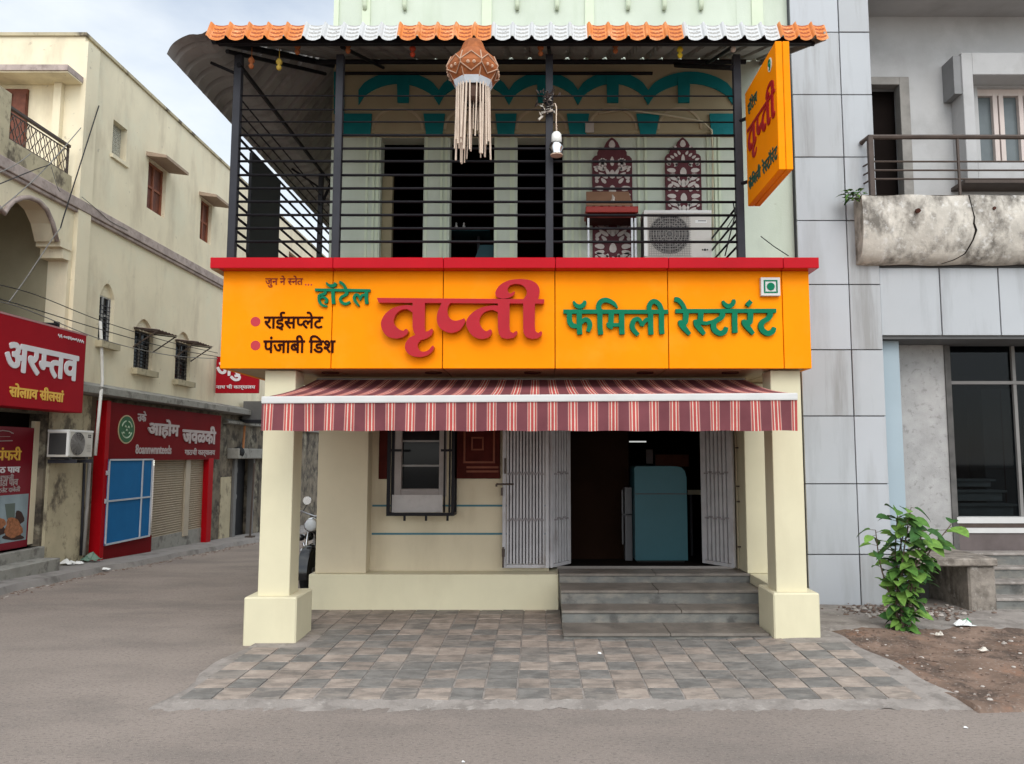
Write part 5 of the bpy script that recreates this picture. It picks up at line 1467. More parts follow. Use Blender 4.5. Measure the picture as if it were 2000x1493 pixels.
# ------------------------------------------------------------------ the long pale yellow building across the side street
XB = -8.0
def LB(u, v, X=XB): return PX(u, v, X)
TOPZ, BANDZ, GZ = 9.13, 6.08, 2.93
YC, YE = 12.95, 34.0
yb = thing('yellow_street_building', 'long pale yellow plastered three storey building running down the side street', 'building', (XB, 20, -.5))
def hole(u0, u1, vt, vb, X=XB):
    return (LB(u0, vt, X).y, LB(u1, vt, X).y, LB(u0, vb, X).z, LB(u0, vt, X).z)
H_jali = hole(222, 250, 233, 304); H_b1 = hole(291, 327, 310, 408); H_b2 = hole(393, 415, 386, 468)
H_w = [hole(197, 226, 549, 667), hole(265, 301, 618, 720), hole(345, 374, 644, 742)]
more = [(24.2, 25.0, 7.2, 8.3), (27.5, 28.3, 7.2, 8.3), (30.8, 31.6, 7.2, 8.3), (24.4, 25.3, 3.7, 5.2), (27.6, 28.5, 3.7, 5.2)]
mb = MB()
holed_wall(mb, 'y', XB, YC, YE, GZ, TOPZ, [H_jali, H_b1, H_b2] + H_w + more, -.14)
mb.add([(XB, YC, BANDZ), (-14, YC, BANDZ), (-14, YC, TOPZ), (XB, YC, TOPZ)], [(0, 1, 2, 3)])
mb.add([(XB, YC, TOPZ), (-14, YC, TOPZ), (-14, YE, TOPZ), (XB, YE, TOPZ), (XB, YE, -2), (-14, YE, -2)], [(0, 1, 2, 3), (3, 2, 5, 4)])
mb.build('street_wall', yel_wall, yb)
# segmental arch heads of the first floor windows
for h in H_w:
    m = MB(); n = 8; ym = (h[0] + h[1]) / 2; hw = (h[1] - h[0]) / 2
    for sgn_ in (-1, 1):
        pts = [(XB - .001, ym + sgn_ * hw, h[3])] + [(XB - .001, ym + sgn_ * hw * (k / n), h[3] - .26 * (k / n) ** 2) for k in range(n + 1)]
        m.prism(pts, (-.12, 0, 0))
    m.build('arch_head', yel_wall, yb)
m = MB(); m.box(XB - .02, XB + .07, YC - .02, YC + .35, GZ, TOPZ - .1); m.build('corner_pilaster', yel_wall, yb)
m = MB(); m.box(XB - .3, XB + .04, YC - .04, YE, TOPZ, TOPZ + .06); m.box(-14, XB - .3, YC - .04, YC + .25, TOPZ, TOPZ + .06); m.build('parapet_coping', yel_old, yb)
m = MB(); m.box(XB, XB + .09, 5, YE, BANDZ - .09, BANDZ + .09); m.box(XB, XB + .06, 5, YE, BANDZ - .15, BANDZ - .09); m.build('string_course', band_m, yb, bevel=.01)
# near part: arcade wall with a lobed arch, terrace above
pts = [(YC, GZ), (YC, BANDZ - .08), (5, BANDZ - .08), (5, GZ)]
arch_px = [(-118, 440), (-110, 405), (-85, 385), (-55, 378), (-25, 386), (-8, 404), (5, 417), (11, 405), (22, 393), (38, 387), (54, 386), (72, 393), (88, 410), (100, 437), (108, 472), (110, 470), (130, 472), (133, 506)]
ap = [(LB(u, v).y, LB(u, v).z) for u, v in arch_px]
yr = ap[-1][0]; yl = ap[0][0]
poly = [(5, GZ), (yl, GZ)] + ap + [(yr, GZ), (YC, GZ), (YC, BANDZ - .08), (5, BANDZ - .08)]
m = MB(); m.prism([(XB, y, z) for y, z in poly], (-.34, 0, 0)); m.build('arcade_wall', yel_wall, yb)
m = MB(); cz0, cz1 = LB(120, 505).z, LB(120, 470).z
m.box(XB - .36, XB + .05, LB(112, 480).y, LB(133, 480).y + .02, (cz0 + cz1) / 2 + .02, cz1); m.box(XB - .35, XB + .03, LB(120, 480).y, LB(133, 480).y + .02, cz0, (cz0 + cz1) / 2 + .02); m.build('corbel', yel_wall, yb)
m = MB(); q = [Vector((XB + .03, a, b)) for a, b in [(LB(u, v).y, LB(u, v).z) for u, v in arch_px[:-3]]]
m.tube(q, .04, 6); m.build('arch_rim', band_m, yb, smooth=True)
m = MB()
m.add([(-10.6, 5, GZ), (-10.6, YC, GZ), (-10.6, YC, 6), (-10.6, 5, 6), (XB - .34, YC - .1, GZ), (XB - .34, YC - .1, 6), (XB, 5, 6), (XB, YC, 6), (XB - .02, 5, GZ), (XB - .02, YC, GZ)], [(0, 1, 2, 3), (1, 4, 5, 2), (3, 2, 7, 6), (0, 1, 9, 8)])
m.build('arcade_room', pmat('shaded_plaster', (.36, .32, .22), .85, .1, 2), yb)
m = MB(); zt = LB(40, 540, -10.4).z; m.box(-10.56, -10.5, LB(-30, 540, -10.5).y, LB(80, 540, -10.5).y, GZ, LB(40, 545, -10.5).z); m.build('dark_opening', void, yb)  # near-black sheet stands for the unlit window opening
m = MB(); m.box(XB - .3, XB - .24, 6, yr, LB(90, 650).z - .03, LB(90, 650).z); m.box(XB - .27, XB - .25, 6, yr, GZ + .1, GZ + .13)
for k in range(40): y = 8 + (yr - 8) * k / 40; m.box(XB - .275, XB - .255, y, y + .012, GZ, LB(90, 650).z)
m.build('iron_guard', blackm, yb)
# terrace
m = MB(); m.add([(XB, 5, BANDZ + .09), (XB, YC, BANDZ + .09), (-14, YC, BANDZ + .09), (-14, 5, BANDZ + .09)], [(0, 1, 2, 3)]); m.box(XB - .16, XB - .001, 5, 12.80, BANDZ + .091, 6.52); m.build('terrace_parapet', yel_old, yb)
m = MB(); m.box(XB - .35, XB + .02, 10.0, 11.2, BANDZ + .092, 7.22); m.build('parapet_pillar', yel_old, yb, bevel=.01)
m = MB(); m.box(-14, XB + .02, 12.47, YC - .001, 8.26, 8.36); m.build('sunshade', band_m, yb)
m = MB(); m.box(-13.9, XB + .01, 12.50, YC - .002, 8.235, 8.259); m.build('sunshade_soffit', yel_wall, yb)
m = MB(); m.box(-8.44, -8.31, 12.85, YC - .002, BANDZ + .1, 8.23); m.build('terrace_pilaster', yel_wall, yb)
m = MB(); m.box(-9.95, -8.93, YC - .05, YC - .002, BANDZ + .1, 8.14); 
for k in range(4): m.box(-9.9 + .25 * k, -9.9 + .25 * k + .21, YC - .065, YC - .05, BANDZ + .2, 8.05)
m.build('terrace_door', brown_door, yb)
tr = thing('terrace_railing', 'rusty iron railing of interlaced wavy bars on the terrace of the yellow building', 'railing', (XB - .08, 12, 6.52))
ra, rb = 11.2, 12.78
m = MB(); m.box(XB - .11, XB - .05, ra, rb + .03, 7.03, 7.08); m.build('handrail', rust_m, tr, bevel=.006)
m = MB(); m.box(XB - .09, XB - .07, ra, rb, 6.97, 6.985); m.box(XB - .09, XB - .07, ra, rb, 6.56, 6.575); m.build('rail', rust_m, tr)
m = MB(); m.box(XB - .095, XB - .065, rb - .02, rb + .01, 6.52, 7.03); m.build('end_post', rust_m, tr)
m = MB()
for k in range(13):
    y = ra + (rb - ra) * (k + .5) / 13
    for s_ in (-1, 1):
        m.tube([(XB - .08, y + s_ * .055 * math.sin(t * math.pi * 2.0 + k), 6.57 + .41 * t) for t in [q / 8 for q in range(9)]], .008, 5)
m.build('wavy_bar', rust_m, tr)

# windows of the street wall
def street_window(name, label, h, d, style):
    t = thing(name, label, 'window', (XB - d, (h[0] + h[1]) / 2, h[2]))
    x = XB - d
    a, b, c, e = h
    if style == 'jali':
        m = MB(); m.box(x - .03, x - .01, a, b, c, e); m.build('pane', pmat('hazy_glass', (.055, .06, .06), .4), t)
        m = MB()
        n = 5; nz = 9
        for k in range(n + 1): y = a + (b - a) * k / n; m.box(x - .01, x + .012, y - .008, y + .008, c, e)
        for k in range(nz + 1): z = c + (e - c) * k / nz; m.box(x - .01, x + .0125, a, b, z - .008, z + .008)
        for i in range(n):
            for k in range(nz): m.lathe([(.024, -.01), (.024, .011)], (x, a + (b - a) * (i + .5) / n, c + (e - c) * (k + .5) / nz), 6, (1, 0, 0))
        m.build('lattice', pmat('pale_concrete_lattice', (.5, .48, .4), .8), t)
        m = MB(); m.box(XB - .02, XB + .05, a - .05, b + .05, c - .07, c); m.build('sill', yel_wall, t)
    elif style == 'brown':
        m = MB(); m.box(x - .04, x, a, b, c, e); m.build('shutter_leaf', brown_door, t)
        m = MB(); w = .05
        for y in (a + .001, (a + b) / 2 - w / 2, b - w): m.box(x, x + .03, y, y + w, c, e)
        for z in (c, c + (e - c) * .48, e - w): m.box(x + .001, x + .025, a, b, z, z + w)
        m.build('frame', pmat('worn_red_wood', (.25, .085, .045), .6, .25, 8), t)
        m = MB(); m.prism([(XB - .01, a - .12, e + .02), (XB + .42, a - .12, e - .03), (XB + .42, a - .12, e + .03), (XB - .01, a - .12, e + .11)], (0, b - a + .24, 0)); m.build('sunshade', pmat('brown_edged_hood', (.36, .27, .2), .8, .2, 5, stain=(.2, .12, .09), stain_amt=.7, stain_scale=5), t)
    else:
        ed = e - .2
        m = MB(); m.box(x - .04, x - .02, a, b, c, e); m.build('dark_pane', glass_dk, t)
        m = MB(); w = .05; fm = white_m if style == 'white' else pmat('grey_window_bar', (.22, .2, .18), .6)
        for y in (a + .001, (a + b) / 2 - w / 2, b - w): m.box(x - .02, x + .01, y, y + w, c, e)
        for z in (c, c + (e - c) * .45, e - .26): m.box(x - .019, x + .008, a, b, z, z + w)
        m.build('frame', fm, t)
        m = MB()
        for k in range(9): z = c + .06 + (e - c - .4) * k / 9; m.box(x + .012, x + .02, a + .02, b - .02, z, z + .012)
        for k in range(5): y = a + (b - a) * (k + .5) / 5; m.box(x + .013, x + .022, y - .006, y + .006, c + .02, e - .27)
        m.build('bar', blackm if style != 'white' else greym, t)
        m = MB(); m.box(x - .015, x + .02, a, b, e - .24, e); m.build('head_panel', yel_wall, t)
        m = MB(); m.box(XB - .05, XB + .12, a - .07, b + .07, c - .12, c - .001); m.build('sill', yel_old, t)
        if style == 'tin':
            zt_ = e - .22
            m = MB(); nn = 24
            for k in range(nn + 1):
                y = a - .06 + (b - a + .12) * k / nn; rz = .012 * math.sin(k * 1.6)
                m.v += [Vector((XB - .05, y, zt_ + rz)), Vector((XB + .5, y, zt_ - .06 + rz))]
            for k in range(nn): m.f.append([2 * k, 2 * k + 1, 2 * k + 3, 2 * k + 2]); m.m.append(0)
            m.build('tin_awning', pmat('mauve_tin', (.17, .12, .11), .7, .3, 6), t)
            m = MB()
            for y in (a - .03, b + .03): m.tube([(XB, y, zt_ - .40), (XB + .44, y, zt_ - .09)], .014, 5); m.tube([(XB, y, zt_ - .03), (XB + .47, y, zt_ - .085)], .014, 5)
            m.build('awning_bracket', rust_m, t)
    return t
street_window('lattice_window', 'small deep window with a pale lattice high on the yellow wall near its corner', H_jali, .13, 'jali')
street_window('shuttered_window', 'larger brown shuttered top floor window with a sloping ledge on the yellow wall', H_b1, .11, 'brown')
street_window('shuttered_window', 'brown shuttered top floor window nearest the black gallery post', H_b2, .11, 'brown')
street_window('barred_window', 'white framed first floor window without any tin awning, beside the white pipe', H_w[0], .08, 'white')
street_window('barred_window', 'dark barred window under a tin awning, the left of the two awning windows', H_w[1], .08, 'tin')
street_window('barred_window', 'dark barred window under a tin awning, right next to the orange signboard', H_w[2], .08, 'tin')
for k, h in enumerate(more):
    m = MB(); m.box(XB - .13, XB - .1, h[0], h[1], h[2], h[3]); m.build('far_window', brown_door, yb)

# ground floor: sooty stone, worn plaster, shops
H_shop = (7.5, LB(83, 950).y, .30, 2.42)
H_shut = (LB(300, 980, -7.85).y, LB(404, 980, -7.85).y, -.05, 1.72)
H_door = (LB(452, 960).y, LB(492, 960).y, -.45, LB(455, 897).z)
mb = MB(); holed_wall(mb, 'y', XB, 5, YE, -1.6, GZ, [H_shop, H_shut, H_door], -.3); mb.build('ground_floor_wall', stone_m, yb)
m = MB(); m.prism([(XB, 5, GZ - .12), (XB + .32, 5, GZ - .1), (XB + .32, 5, GZ + .02), (XB, 5, GZ + .12)], (0, YE - 5, 0)); m.build('ledge', grey_slab, yb)
m = MB(); m.prism([(XB, LB(436, 810).y, GZ - .38), (XB + .14, LB(436, 810).y, GZ - .36), (XB + .14, LB(436, 810).y, GZ - .3), (XB, LB(436, 810).y, GZ - .24)], (0, 12, 0)); m.build('lower_ledge', grey_slab, yb)
yp0, yp1 = LB(86, 980).y, LB(163, 980).y
m = MB(); m.box(XB - .01, XB + .05, yp0, yp1, -.3, GZ - .13); m.build('plaster_pier', yel_old, yb)
m = MB(); m.box(XB - .005, XB + .015, LB(432, 900).y, LB(452, 900).y, -.6, 1.2); m.build('worn_patch', yel_old, yb)
# upright pale rib of the shop 1 opening and its inner post
m = MB(); m.box(XB - .16, XB - .1, LB(61, 950, -8.1).y, LB(79, 950, -8.1).y, .34, 2.3); m.build('shop_post', yel_wall, yb)
m = MB(); m.box(XB - .25, XB + .1, 7.5, LB(84, 950).y - .01, .12, .30); m.box(XB + .1, XB + .45, 7.5, LB(112, 1090, -7.6).y, -.1, .14); m.build('shop_step', grey_slab, yb, bevel=.01)
m = MB(); m.box(XB - .3, XB - .28, 7.5, LB(83, 950).y, .3, 2.42); m.build('shop_back', void, yb)
# poster of shop 1
po = thing('shop_poster', 'tall dark red poster with white writing above a picture of fried food', 'poster', (XB - .1, 11, .4))
y1 = LB(60, 950, -8.1).y; y0 = 9.0; X_P = -8.1; zt = LB(60, 836, X_P).z; zb_ = LB(48, 1068, X_P).z
m = MB(); m.box(X_P - .02, X_P, y0, y1, zb_, zt); m.build('sheet', pmat('poster_red', (.20, .006, .018), .5, .15, 1.5), po)
zp1 = LB(48, 965, X_P).z; zp0 = LB(45, 1055, X_P).z
m = MB(); m.box(X_P, X_P + .002, y0, y1 - .04, zp0, zp1); m.build('picture', pmat('poster_pale_blue', (.25, .31, .34), .6, .3, 1.5), po)
yc = LB(25, 1030, X_P).y
def on_poster(u, v): q = LB(u, v, X_P); return (X_P + .003, q.y, q.z)
m = MB(); r5 = random.Random(2)
def blob(m, u, v, ru, rv, mi=0, x=.003, ph=0):
    pts = []
    for k in range(18):
        a = 2 * math.pi * k / 18; w = 1 + .12 * math.sin(3 * a + ph) + .07 * math.sin(5 * a)
        q = LB(u + ru * w * math.cos(a), v + rv * w * math.sin(a), X_P); pts.append((X_P + x, q.y, q.z))
    m.prism(pts, (.0015, 0, 0), mi)
blob(m, 25, 1048, 20, 8, 0, .003); blob(m, -5, 1035, 14, 14, 0, .0031, 1); blob(m, 37, 1012, 9, 14, 0, .0032, 1)
m.build('dish', pmat('poster_dark_brown', (.05, .025, .02), .6), po)
m = MB(); blob(m, 25, 1032, 17, 20, 0, .006, .7); blob(m, 2, 1022, 8, 10, 0, .0065, 2)
m.build('fritter', pmat('poster_fried_brown', (.33, .13, .06), .6, .45, 22), po)
m = MB(); m.prism([on_poster(9, 985), on_poster(29, 983), on_poster(28, 1015), on_poster(13, 1015)], (.0028, 0, 0)); m.build('tumbler', pmat('poster_grey_green', (.12, .15, .13), .6), po)
def plane_text(tokens, X, u0, u1, vt, vb, mt, par, name='lettering', bold=.03, depth=.004):
    a, b = LB(u0, vb, X), LB(u1, vb, X); top = LB(u0, vt, X)
    mb = text_on(tokens, (X + .001, a.y, a.z), (0, 1, 0), (0, 0, 1), b.y - a.y, top.z - a.z, depth, bold, normal=(1, 0, 0))
    return mb.build(name, mt, par)
plane_text('गुपंफरी', X_P, -22, 40, 872, 908, gold_ink, po, bold=.02)
plane_text('रे ठ पाव', X_P, -14, 38, 908, 925, white_ink, po)
plane_text('पावभाजी', X_P, -12, 26, 927, 938, grey_ink, po, bold=.01)
plane_text('रगडा पाव', X_P, -10, 34, 938, 951, grey_ink, po, bold=.01)
plane_text('कटलेट दाबेली', X_P, -12, 38, 952, 964, grey_ink, po, bold=.01)
m = MB(); m.tube([LB(u, v, X_P + .003) for u, v in [(-14, 845), (5, 841), (18, 843), (26, 847), (22, 846)]], .008, 5); m.tube([LB(u, v, X_P + .003) for u, v in [(-10, 853), (20, 853)]], .004, 5); m.tube([LB(u, v, X_P + .003) for u, v in [(-10, 862), (24, 861)]], .008, 5); m.build('logo_stroke', grey_ink, po)

# big red sign over shop 1
s1 = thing('red_shop_sign', 'big red signboard with white Devanagari letters over the left shop', 'sign', (-7.7, 11, 2.44))
X1 = -7.6
m = MB(); m.box(X1 - .3, X1, 8.2, LB(167, 700, X1).y, LB(166, 808, X1).z, LB(168, 655, X1).z); m.build('board', red_sign, s1, bevel=.01)
m = MB(); z_ = LB(168, 655, X1).z; m.box(X1 - .02, X1 + .004, 8.2, LB(168, 700, X1).y + .005, z_ - .012, z_ + .015); m.build('edge_strip', pmat('faded_pink_edge', (.45, .22, .22), .5), s1)
plane_text('अर~मतव', X1, 7, 152, 664, 724, white_ink, s1, bold=.032, depth=.006)
plane_text('सोलााव सीलसां', X1, 17, 124, 747, 775, gold_ink, s1, bold=.03)
plane_text('५६ ००४६००५५५५', X1, 113, 164, 652, 659, white_ink, s1, bold=.03)
m = MB(); m.tube([(X1 - .1, LB(60, 625, X1).y, LB(60, 632, X1).z), (X1 - .02, LB(115, 632, X1).y, LB(115, 634, X1).z)], .025, 8); m.box(X1 - .06, X1, LB(112, 632, X1).y, LB(117, 632, X1).y, LB(115, 640, X1).z, LB(115, 629, X1).z)
tag(m.build('sign_lamp_arm', blackm), 'black pipe arm lying along the top of the big red shop sign', 'pipe')

# the red framed shop with a blue panel and shutters
XS = -7.82
s2 = thing('framed_shop', 'red framed shop front with a maroon signboard over closed beige shutters', 'shop', (XS, 16, -.2))
yA, yB = LB(212, 850, XS).y, LB(431, 850, XS).y
ya = LB(187, 1000, XS - .2).y
zS0, zS1 = LB(212, 897, XS).z, LB(212, 785, XS).z
m = MB(); m.box(XS - .2, XS + .01, yA - .12, yA + .02, gz(yA) - .05, zS1 + .02); m.build('post', red_frame, s2, bevel=.006)
m = MB(); m.box(XS - .2, XS, LB(405, 980, XS).y, LB(414, 980, XS).y, gz(19) - .05, zS0 - .001); m.build('post', red_frame, s2)
m = MB(); m.box(XS - .19, XS - .004, yA + .021, yB, zS0 - .03, zS1); m.build('sign_board', maroon_sign, s2)
m = MB(); m.box(XS - .19, XS - .005, yA + .021, LB(299, 1000, XS).y, gz(15), .14); m.build('base_panel', maroon_sign, s2)
m = MB(); m.box(XS - .18, XS - .12, H_shut[0], H_shut[1], gz(17) - .05, .06); m.build('shutter_sill', grey_slab, s2)
m = MB(); n = 30
for (a, b) in ((LB(301, 980, XS - .1).y, LB(360, 980, XS - .1).y), (LB(369, 980, XS - .1).y, LB(404, 980, XS - .1).y)):
    o0 = len(m.v); zz0, zz1 = -.02, 1.68
    nn = 34 * 4
    for k in range(nn + 1):
        z = zz0 + (zz1 - zz0) * k / nn; dx = .018 * abs(math.sin(math.pi * k / 4))
        m.v += [Vector((XS - .14 + dx, a, z)), Vector((XS - .14 + dx, b, z))]
    for k in range(nn): m.f.append([o0 + 2 * k, o0 + 2 * k + 1, o0 + 2 * k + 3, o0 + 2 * k + 2]); m.m.append(0)
m.build('shutter', shutter_m, s2)
m = MB(); m.box(XS - .16, XS - .09, LB(360, 980, XS - .1).y, LB(369, 980, XS - .1).y, -.05, 1.69); m.build('shutter_guide', pmat('beige_guide', (.4, .34, .26), .5), s2)
bp = thing('blue_panel', 'bright blue panel in a pale metal frame with one upright and one cross rail', 'panel', (XS + .02, 14.8, .1))
b0, b1 = LB(213, 900, XS).y - .05, LB(296, 900, XS).y; bz0, bz1 = .13, zS0 - .0
m = MB(); m.box(XS + .0, XS + .02, b0, b1, bz0, bz1); m.build('sheet', blue_p, bp)
m = MB(); w = .03
ym = LB(272, 980, XS).y; zm = (bz0 + bz1) / 2
m.box(XS + .021, XS + .04, b0, b1, bz0, bz0 + w); m.box(XS + .021, XS + .04, b0, b1, bz1 - w, bz1)
for y in (b0, ym, b1 - w): m.box(XS + .022, XS + .041, y, y + w, bz0 + .001, bz1 - .001)
m.box(XS + .0215, XS + .039, b0, b1, zm, zm + w)
for z in (zm + .02, bz1 - .25): m.box(XS + .0, XS + .035, b0 - .05, b0, z - .04, z + .04)
m.build('frame', pmat('pale_frame', (.45, .48, .52), .5), bp)
plane_text('आहोम', XS - .003, 287, 348, 816, 855, grey_ink, s2, bold=.035, depth=.01)
plane_text('जवळकी', XS - .003, 355, 420, 828, 866, grey_ink, s2, bold=.035, depth=.01)
plane_text('उके', XS - .003, 268, 285, 802, 823, grey_ink, s2, bold=.03)
plane_text('8oannwnnteeds', XS - .003, 264, 334, 868, 887, grey_ink, s2, bold=.02)
plane_text('गाठची कार्यालय', XS - .003, 360, 419, 875, 893, grey_ink, s2, bold=.02)
em = LB(247, 839, XS); ry = LB(263, 839, XS).y - em.y; rz = em.z - LB(247, 867, XS).z
m = MB(); m.prism([(XS - .003, em.y + ry * math.cos(a), em.z + rz * math.sin(a)) for a in [2 * math.pi * k / 32 for k in range(32)]], (.006, 0, 0)); m.build('emblem_ring', pmat('emblem_gold', (.45, .36, .2), .5), s2)
m = MB(); m.prism([(XS + .0005, em.y + .9 * ry * math.cos(a), em.z + .92 * rz * math.sin(a)) for a in [2 * math.pi * k / 32 for k in range(32)]], (.005, 0, 0)); m.build('emblem_disc', pmat('emblem_green', (.008, .09, .02), .5), s2)
m = MB()
def ev(y, z): return (XS + .006, em.y + ry * y, em.z + rz * z)
for a0_, a1_, rr in ((.3, 1.3, .62), (1.8, 2.8, .62), (3.5, 5.9, .62)): m.tube([ev(rr * math.cos(a0_ + (a1_ - a0_) * k / 8), rr * .95 * math.sin(a0_ + (a1_ - a0_) * k / 8)) for k in range(9)], .014, 5)
for y, z in ((-.15, .15), (.2, .12), (0, -.1), (-.35, -.3), (.35, -.3)): m.tube([ev(y - .1, z), ev(y, z + .1), ev(y + .1, z)], .014, 5)
m.build('emblem_mark', pmat('emblem_pale', (.4, .5, .36), .5), s2)

# doorway further down, its hood and pipes
dd = thing('street_doorway', 'dark doorway with grey jambs under a rough concrete hood further down the street', 'doorway', (XB, 21, -.5))
a, b = H_door[0], H_door[1]
m = MB(); m.box(XB - .26, XB - .22, a, b, -.6, H_door[3]); m.build('door_leaf', pmat('near_black_door', (.022, .022, .024), .6, .3, 3), dd)
m = MB(); m.box(XB - .1, XB + .06, a, a + .18, -.6, H_door[3]); m.box(XB - .1, XB + .06, b - .10, b, -.6, H_door[3]); m.build('jamb', pmat('grey_jamb', (.16, .155, .15), .7), dd)
z_ = LB(455, 880).z; m = MB(); m.box(XB - .02, XB + .30, a - .35, b + 2.5, z_ - .22, z_ + .05); m.build('hood', grey_slab, dd, bevel=.02)
m = MB(); m.lathe([(.13, -.1), (.15, .1)], (XB + .2, a - .2, z_ - .05), 14, (0, 1, 0)); m.build('pipe_mouth', rubber, dd)
m = MB()
for y, z, s_ in ((a + .75, z_ - .55, .16), (a + .5, z_ - .95, .1), (a + .85, z_ - 1.25, .08)):
    m.prism([(XB - .215, y + s_ * math.cos(q), z + s_ * .9 * math.sin(q) * (1 + .2 * math.sin(3 * q))) for q in [k * .5236 for k in range(12)]], (.006, 0, 0))
m.build('paper_scrap', pmat('dull_scrap', (.22, .22, .22), .8), dd)
m = MB(); m.tube([LB(478, 832, -7.9), LB(474, 888, -7.9)], .03, 6); tag(m.build('orange_downpipe', pmat('faded_orange_pipe', (.5, .2, .08), .6)), 'short faded orange pipe above the dark doorway hood', 'pipe')
m = MB(); q = LB(497, 905, -7.5); g_ = LB(488, 1054, -7.5); m.tube([q, g_], .025, 6); m.box(g_.x - .1, g_.x + .1, g_.y - .1, g_.y + .1, gz(g_.y) + .09, gz(g_.y) + .13); tag(m.build('leaning_pole', rust_m), 'thin dark pole standing before the dark doorway', 'pole')
q0 = LB(478, 770, -7.95)
acs = thing('wall_bracket', 'pair of grey brackets with a dark box under the small red hanging board', 'bracket', (-7.6, q0.y, 2.6))
m = MB(); m.box(-7.95, -7.2, q0.y - .25, q0.y + .25, 2.62, 2.70); m.build('shelf', greym, acs)
m = MB(); m.box(-7.9, -7.3, q0.y - .2, q0.y + .2, 2.701, 3.2); m.build('dark_box', pmat('grey_box', (.16, .16, .16), .6), acs)
m = MB()
for y in (q0.y - .26, q0.y + .1): m.box(-7.36, -7.28, y, y + .07, 2.705, 3.3)
m.build('upright', pmat('pale_steel', (.5, .5, .5), .5), acs)
# small red board hung square to the wall
YB3 = 18.9
b3 = thing('hanging_red_board', 'small red board with white letters sticking out of the yellow wall', 'sign', (-7.4, YB3, 3.0))
c0 = P(416, 768, YB3); c1 = P(506, 697, YB3)
m = MB(); m.box(-7.96, c1.x, YB3, YB3 + .1, c0.z, c1.z); m.build('board', red_sign, b3)
def b3t(tok, u0, u1, v0, v1, bold):
    a = P(u0, v1, YB3 - .003); b = P(u1, v0, YB3 - .003)
    text_on(tok, a, (1, 0, 0), (0, 0, 1), b.x - a.x, b.z - a.z, .006, bold, normal=(0, -1, 0)).build('lettering', white_ink, b3)
b3t('अरुण', 422, 500, 707, 745, .03); b3t('नाथ ची कार्यालय', 422, 499, 751, 762, .02)

# wall mounted air conditioner by shop 1
Mw = Matrix.Translation((-7.58, LB(132, 890, -7.58).y, LB(132, 893, -7.58).z)) @ Matrix.Rotation(R(90), 4, 'Z')
ac_unit('air_conditioner', 'small white air conditioner bracketed on the mouldy plaster pier beside shop one'.replace('shop one', 'the red shop front'), Mw, .68, LB(132, 840, -7.58).z - LB(132, 893, -7.58).z, .34, mesh_sq=False, loc=(-7.8, 12.6, 1.7), label_side=False)
m = MB(); z_ = LB(132, 893, -7.58).z - .04
for y in (LB(128, 893, -7.6).y + .1, LB(128, 893, -7.6).y + .55): m.box(XB + .05, -7.5, y, y + .05, z_ - .06, z_ + .002)
tag(m.build('support_bracket', greym), 'pair of short steel arms carrying the small white wall air conditioner', 'bracket')
# pipes
m = MB(); m.tube([LB(196, 627, -7.93), LB(199, 700, -7.93), LB(200, 745, -7.9), LB(197, 770, -7.6), LB(186, 890, -7.6)], .028, 8); tag(m.build('white_pipe', pipe_w, smooth=True), 'white plastic pipe running down the yellow wall between two windows', 'pipe')
m = MB(); m.tube([LB(175, 898, -7.9), LB(170, 990, -7.9), LB(163, 1085, -7.9)], .03, 8); tag(m.build('grey_pipe', pmat('grey_pvc', (.3, .28, .26), .6), smooth=True), 'grey drain pipe down the mouldy wall left of the red post', 'pipe')
m = MB(); m.tube([LB(165, 905, -7.93), LB(158, 1085, -7.93)], .022, 8); tag(m.build('dark_pipe', greym, smooth=True), 'thin dark pipe close beside the grey drain pipe', 'pipe')

# overhead cables
def cable(pts, r_, mt, label, n=10):
    q = [Vector(p) for p in spline([tuple(p) for p in pts], n)]
    m = MB(); m.tube(q, r_, 5); tag(m.build('overhead_cable', mt, smooth=True), label, 'cable', 'cables strung along the yellow building')
cable([LB(-60, 545, -7.2), LB(60, 573, -7.3), LB(200, 628, -7.4), LB(330, 668, -7.4), LB(425, 690, -7.4)], .007, cable_m, 'topmost of the three cables running past the arched windows')
cable([LB(-60, 568, -7.2), LB(60, 602, -7.3), LB(200, 645, -7.4), LB(330, 680, -7.4), LB(425, 697, -7.4)], .008, cable_m, 'middle one of the three cables running past the arched windows')
cable([LB(-60, 580, -7.2), LB(40, 601, -7.3), LB(200, 664, -7.4), LB(330, 694, -7.4), LB(425, 701, -7.4)], .008, cable_g, 'lowest of the three cables running past the arched windows')
cable([LB(193, 207, -7.9), LB(165, 295, -7.85), LB(135, 390, -7.8), LB(124, 425, -7.8), LB(118, 446, -7.8)], .011, cable_m, 'thick black cable slanting down from the corner of the yellow building')
cable([LB(118, 446, -7.8), LB(100, 470, -7.8), LB(50, 545, -7.75), LB(16, 592, -7.7)], .009, cable_g, 'grey cable crossing the lobed arch down to the red sign')
cable([LB(158, 250, -7.95), LB(95, 322, -7.6), LB(40, 375, -7.4), LB(-40, 440, -7.2)], .008, cable_g, 'grey cable crossing the terrace railing towards the lower left')
cable([LB(98, 322, -7.6), LB(60, 335, -7.5), LB(-30, 372, -7.3)], .008, cable_m, 'short dark cable below the terrace railing, flatter than its neighbour')
cable([LB(60, 300, -7.7), LB(30, 322, -7.6), LB(-30, 350, -7.4)], .007, cable_g, 'short grey cable nearest the parapet pillar')
cable([LB(100, 325, -7.8), LB(112, 365, -7.8), LB(118, 375, -7.8)], .006, cable_g, 'very short loose cable end below the terrace railing')
cable([LB(160, 385, -7.9), LB(190, 410, -7.9), LB(215, 432, -7.9), LB(250, 450, -7.9)], .006, cable_g, 'pale thin cable under the brown string course')

